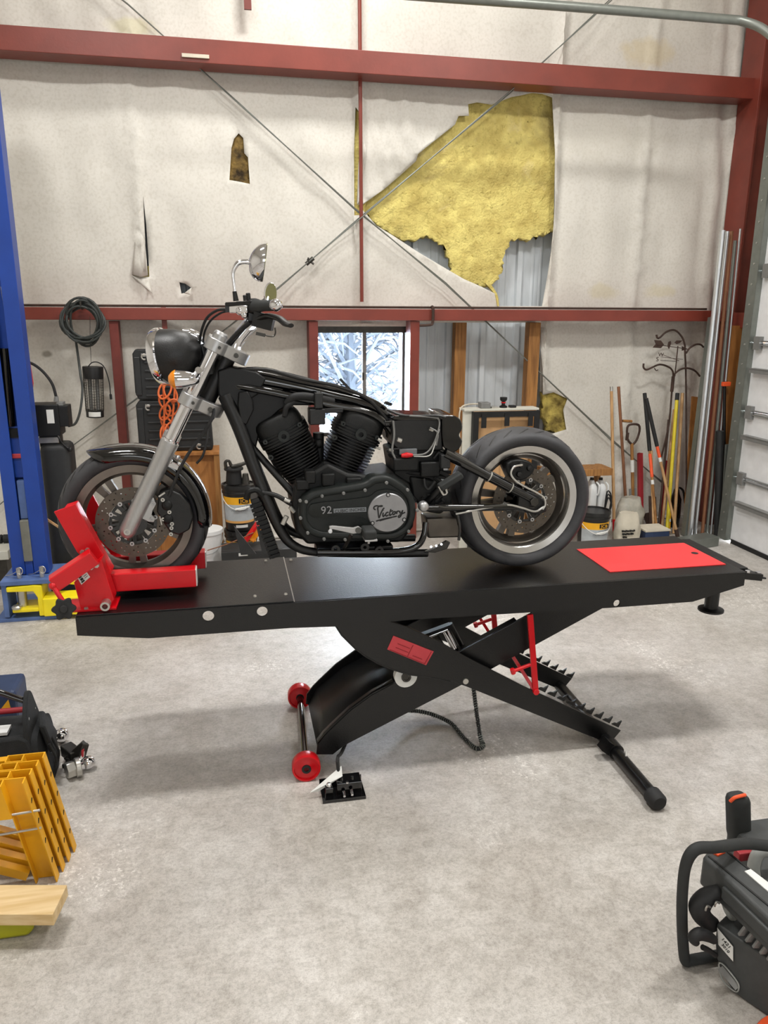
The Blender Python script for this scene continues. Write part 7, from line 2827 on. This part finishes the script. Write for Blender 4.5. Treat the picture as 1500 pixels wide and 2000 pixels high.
mb.prism([P(158.5, 1466, Z=.09), P(163.5, 1462, Z=.1), P(162.5, 1477, Z=.065), P(158, 1482, Z=.05)], (.003, -.006, .003))
mb.build('red_print', M['redb'], sk, smooth=False)
for p, r in ((P(173, 1491, Z=.03), .028), (P(121, 1437, Z=.07), .03)):
    mb = MB()
    mb.ball(p + V((0, 0, .004)), r, n=20)
    mb.cyl(p + V((-.035, -.02, 0)), p, r * .62, n=14)
    mb.build('hitch_ball', M['chrome'], hg)
mb = MB()
mb.cyl(P(129, 1506, Z=.04), P(146, 1500, Z=.04), .034, n=6).cyl(P(147, 1500, Z=.04), P(158, 1497, Z=.04), .04, n=18)
mb.build('lock_nut', M['steel'], hg, bevel=.003)
mb = MB()
mb.ball(P(120, 1440, Z=.03), .026, n=12)
mb.build('dark_ball', M['dsteel'], hg)  # dark steel ball low behind the left chrome ball

# ------------------------------------------------------------------ right foreground: cut-off saw
sw = thing('cutoff_saw', 'dark grey petrol cut-off saw with a looped front handle', 'saw', P(1440, 1900, Z=0))
SY = 1.62
u = lambda a, b, Y=SY: P(a, b, Y=Y)
mb = MB()
hl_ = [(1540, 1655), (1500, 1652), (1460, 1648), (1425, 1651), (1395, 1655), (1366, 1656), (1349, 1668), (1338, 1695), (1333, 1740), (1332, 1790), (1334, 1840), (1338, 1875), (1345, 1890), (1360, 1890), (1380, 1882), (1410, 1868)]
pts = [u(a, b, SY + (.06 if i < 3 else .03 if i == 3 else 0)) for i, (a, b) in enumerate(hl_)]
for p in pts:
    p.z = max(p.z, .02)
mb.tube(pts, [.0165] * 7 + [.0155] * 9, 14, sm=5)
mb.build('front_handle', M['foam'], sw)
ZT = .33
w_ = lambda a, b, z=ZT: P(a, b, Z=z)
L = [w_(a, b) for a, b in ((1372, 1672), (1380, 1662), (1412, 1656), (1424, 1660), (1545, 1757), (1545, 1832), (1500, 1792), (1392, 1690))]
mb = MB()
c_ = sum(L, V()) / len(L)
mb.rings([[p + V((0, 0, -.095)) for p in L], [p + V((0, 0, -.012)) for p in L], [c_ + (p - c_) * .96 for p in L]])
cv = mb.build('engine_cover', M['saw'], sw, bevel=.008, angle=30)
for a0, b0, a1, b1 in ((1384, 1672, 1545, 1805), (1418, 1662, 1545, 1763)):
    MB().bar(w_(a0, b0, ZT + .001), w_(a1, b1, ZT + .001), .006, .003).build('cover_seam', M['ink'], cv, smooth=False)
MB().prism([w_(a, b, ZT + .0005) for a, b in ((1384, 1663), (1401, 1656), (1417, 1666), (1402, 1673))], (0, 0, .005)).build('orange_tab', M['orangep'], cv, smooth=False)
MB().prism([w_(a, b, ZT + .0005) for a, b in ((1454, 1703), (1466, 1699), (1545, 1759), (1545, 1781))], (0, 0, .003)).build('white_decal', M['label'], cv, smooth=False)
e0, e1 = w_(1392, 1690), w_(1500, 1792)
dn_ = (e1 - e0).normalized()
sn_ = V((-dn_.y, dn_.x, 0))
if sn_.y > 0:
    sn_ = -sn_
MB().bar(e0.lerp(e1, .25) + V((0, 0, -.045)) + sn_ * .003, e0.lerp(e1, 1.3) + V((0, 0, -.045)) + sn_ * .003, .014, .04).build('cover_rib', M['saw'], cv, bevel=.005)
mb = MB()
g0 = P(1443, 1637, Y=1.93)
g1 = P(1441, 1552, Y=1.93)
rows = []
for t, s in ((-.15, .85), (0, .9), (.15, 1), (.88, 1), (.96, .9), (1.0, .7)):
    c = g0.lerp(g1, t)
    rows.append([c + V((.036 * s * (abs(cos(v)) ** .6) * (1 if cos(v) > 0 else -1), .030 * s * (abs(sin(v)) ** .6) * (1 if sin(v) > 0 else -1), 0)) for v in [2 * pi * k / 24 for k in range(24)]])
mb.rings(rows)
gp = mb.build('rear_grip', M['foam'], sw, angle=50)
mb = MB()
mb.tube([g1 + V((-.034, -.012, -.012)), g1 + V((-.026, -.02, .006)), g1 + V((0, -.02, .010)), g1 + V((.014, -.016, .008))], .006, 8, sm=3)
mb.build('orange_trigger', M['orangep'], gp)
MB().span((g0.x - .03, 1.70, .004), (g0.x + .2, 1.96, .19)).bar((g0.x + .09, 1.80, .1), (1.40, 1.50, .1), .16, .19).build('rear_housing', M['saw'], sw, smooth=False, bevel=.015)
mb = MB()
mb.tube([u(1474, 1712, 1.72), u(1472, 1690, 1.72), u(1480, 1668, 1.72), u(1494, 1662, 1.72), u(1512, 1668, 1.72), u(1525, 1690, 1.72)], .018, 12, sm=4)
mb.build('choke_loop', M['sawl'], sw)
MB().box(u(1452, 1668, 1.76), (.05, .03, .03)).build('red_cap', M['redl'], sw, smooth=False, bevel=.004)
# lower engine block
s0, s1 = P(1402, 1815, Z=.17), P(1545, 1905, Z=.17)
sd_ = (s1 - s0).normalized()
nn_ = V((-sd_.y, sd_.x, 0))
if nn_.y > 0:
    nn_ = -nn_


def face(a, b, off=0.0):
    """point on the saw's starter face seen at pixel (a, b)"""
    o = V((0, 0, EYE))
    d = P(a, b, Y=1.0) - o
    return o + d * ((s0 + nn_ * off - o).dot(nn_) / d.dot(nn_))


L = crom([face(a, b) for a, b in ((1399, 1812), (1404, 1806), (1440, 1832), (1500, 1872), (1545, 1900), (1545, 2030), (1500, 2002), (1462, 1968), (1425, 1925), (1402, 1880), (1397, 1845))], 3, True)
for p in L:
    p.z = max(p.z, .004)
mb = MB()
mb.prism(L, nn_ * -.12)
bl = mb.build('starter_housing', M['saw'], sw, bevel=.010)
u = lambda a, b, Y=None: face(a, b, .004 if Y is None or Y < 1.6 else -.06)
for k in range(5):
    a = u(1447 + k * 14, 1826 + k * 12)
    b = u(1470 + k * 14, 1796 + k * 12)
    MB().bar(a, b, .02, .008, (0, -1, 0)).build('cooling_rib', M['sawl'] if k == 9 else M['grey'], sw, bevel=.002)
ps = [u(a, b) for a, b in ((1401, 1812), (1431, 1848), (1431, 1877), (1403, 1845))]
MB().prism([p + V((0, -.002, 0)) for p in ps], (0, .003, 0)).build('id_label', M['label'], bl, smooth=False)
lbx = (ps[1] - ps[0]).normalized()
text('id_lettering', '1421', M['ink'], bl, (ps[0] + ps[2]) / 2 + V((0, -.004, .007)), lbx, (ps[0] - ps[3]).normalized(), .015, .0005)
text('id_lettering', '3010', M['ink'], bl, (ps[0] + ps[2]) / 2 + V((0, -.004, -.010)), lbx, (ps[0] - ps[3]).normalized(), .013, .0005)
em = [u(a, b) for a, b in ((1404, 1886), (1408, 1881), (1420, 1892), (1440, 1918), (1443, 1930), (1438, 1937), (1424, 1928), (1410, 1912))]
emc = crom(em, 4, True)
MB().tube(emc, .0022, 6, closed=True).build('emblem_ring', M['sawl'], bl)
MB().bar(u(1407, 1890), u(1441, 1930), .002, .018, (.7, 0, .7)).build('emblem_bar', M['grey'], bl, smooth=False)
u = lambda a, b, Y=SY: P(a, b, Y=Y)
mb = MB()
mb.tube([u(1404, 1742, 1.6), u(1380, 1752, 1.6), u(1366, 1772, 1.6), u(1374, 1792, 1.6), u(1392, 1806, 1.6)], [.020, .026, .030, .026, .022], 14, sm=4)
mb.build('intake_boot', M['rubber'], sw)
for f, (a, b) in enumerate(((1378, 1778), (1396, 1770))):
    MB().tube([u(a, b, 1.57), u(a + 3, b - 8, 1.565), u(a + 9, b - 6, 1.57)], .003, 6, sm=3).build('hose_clip', M['steel'], sw)
mb = MB()
mb.tube([u(1414, 1762, 1.59), u(1420, 1780, 1.58), u(1432, 1796, 1.58), u(1450, 1806, 1.58), u(1460, 1812, 1.58)], .008, 8, sm=4)
mb.build('fuel_line', M['sawl'], sw)
mb = MB()
mb.tube([u(1395, 1836, 1.56), u(1382, 1828, 1.56), u(1366, 1824, 1.56), u(1354, 1832, 1.56), u(1360, 1842, 1.56)], [.012, .016, .018, .016, .010], 10, sm=4)
mb.tube([u(1372, 1850, 1.56), u(1384, 1856, 1.56), u(1398, 1866, 1.56)], .008, 8, sm=3)
mb.build('control_lever', M['rubber'], sw)
a = P(1478, 2002, Z=.01)
MB().lathe([(0, 0), (.10, 0), (.105, .008), (.10, .016), (0, .016)], (a.x + .06, a.y - .085, .002), (0, 0, 1), 40).build('orange_foot', M['orangep'], sw)
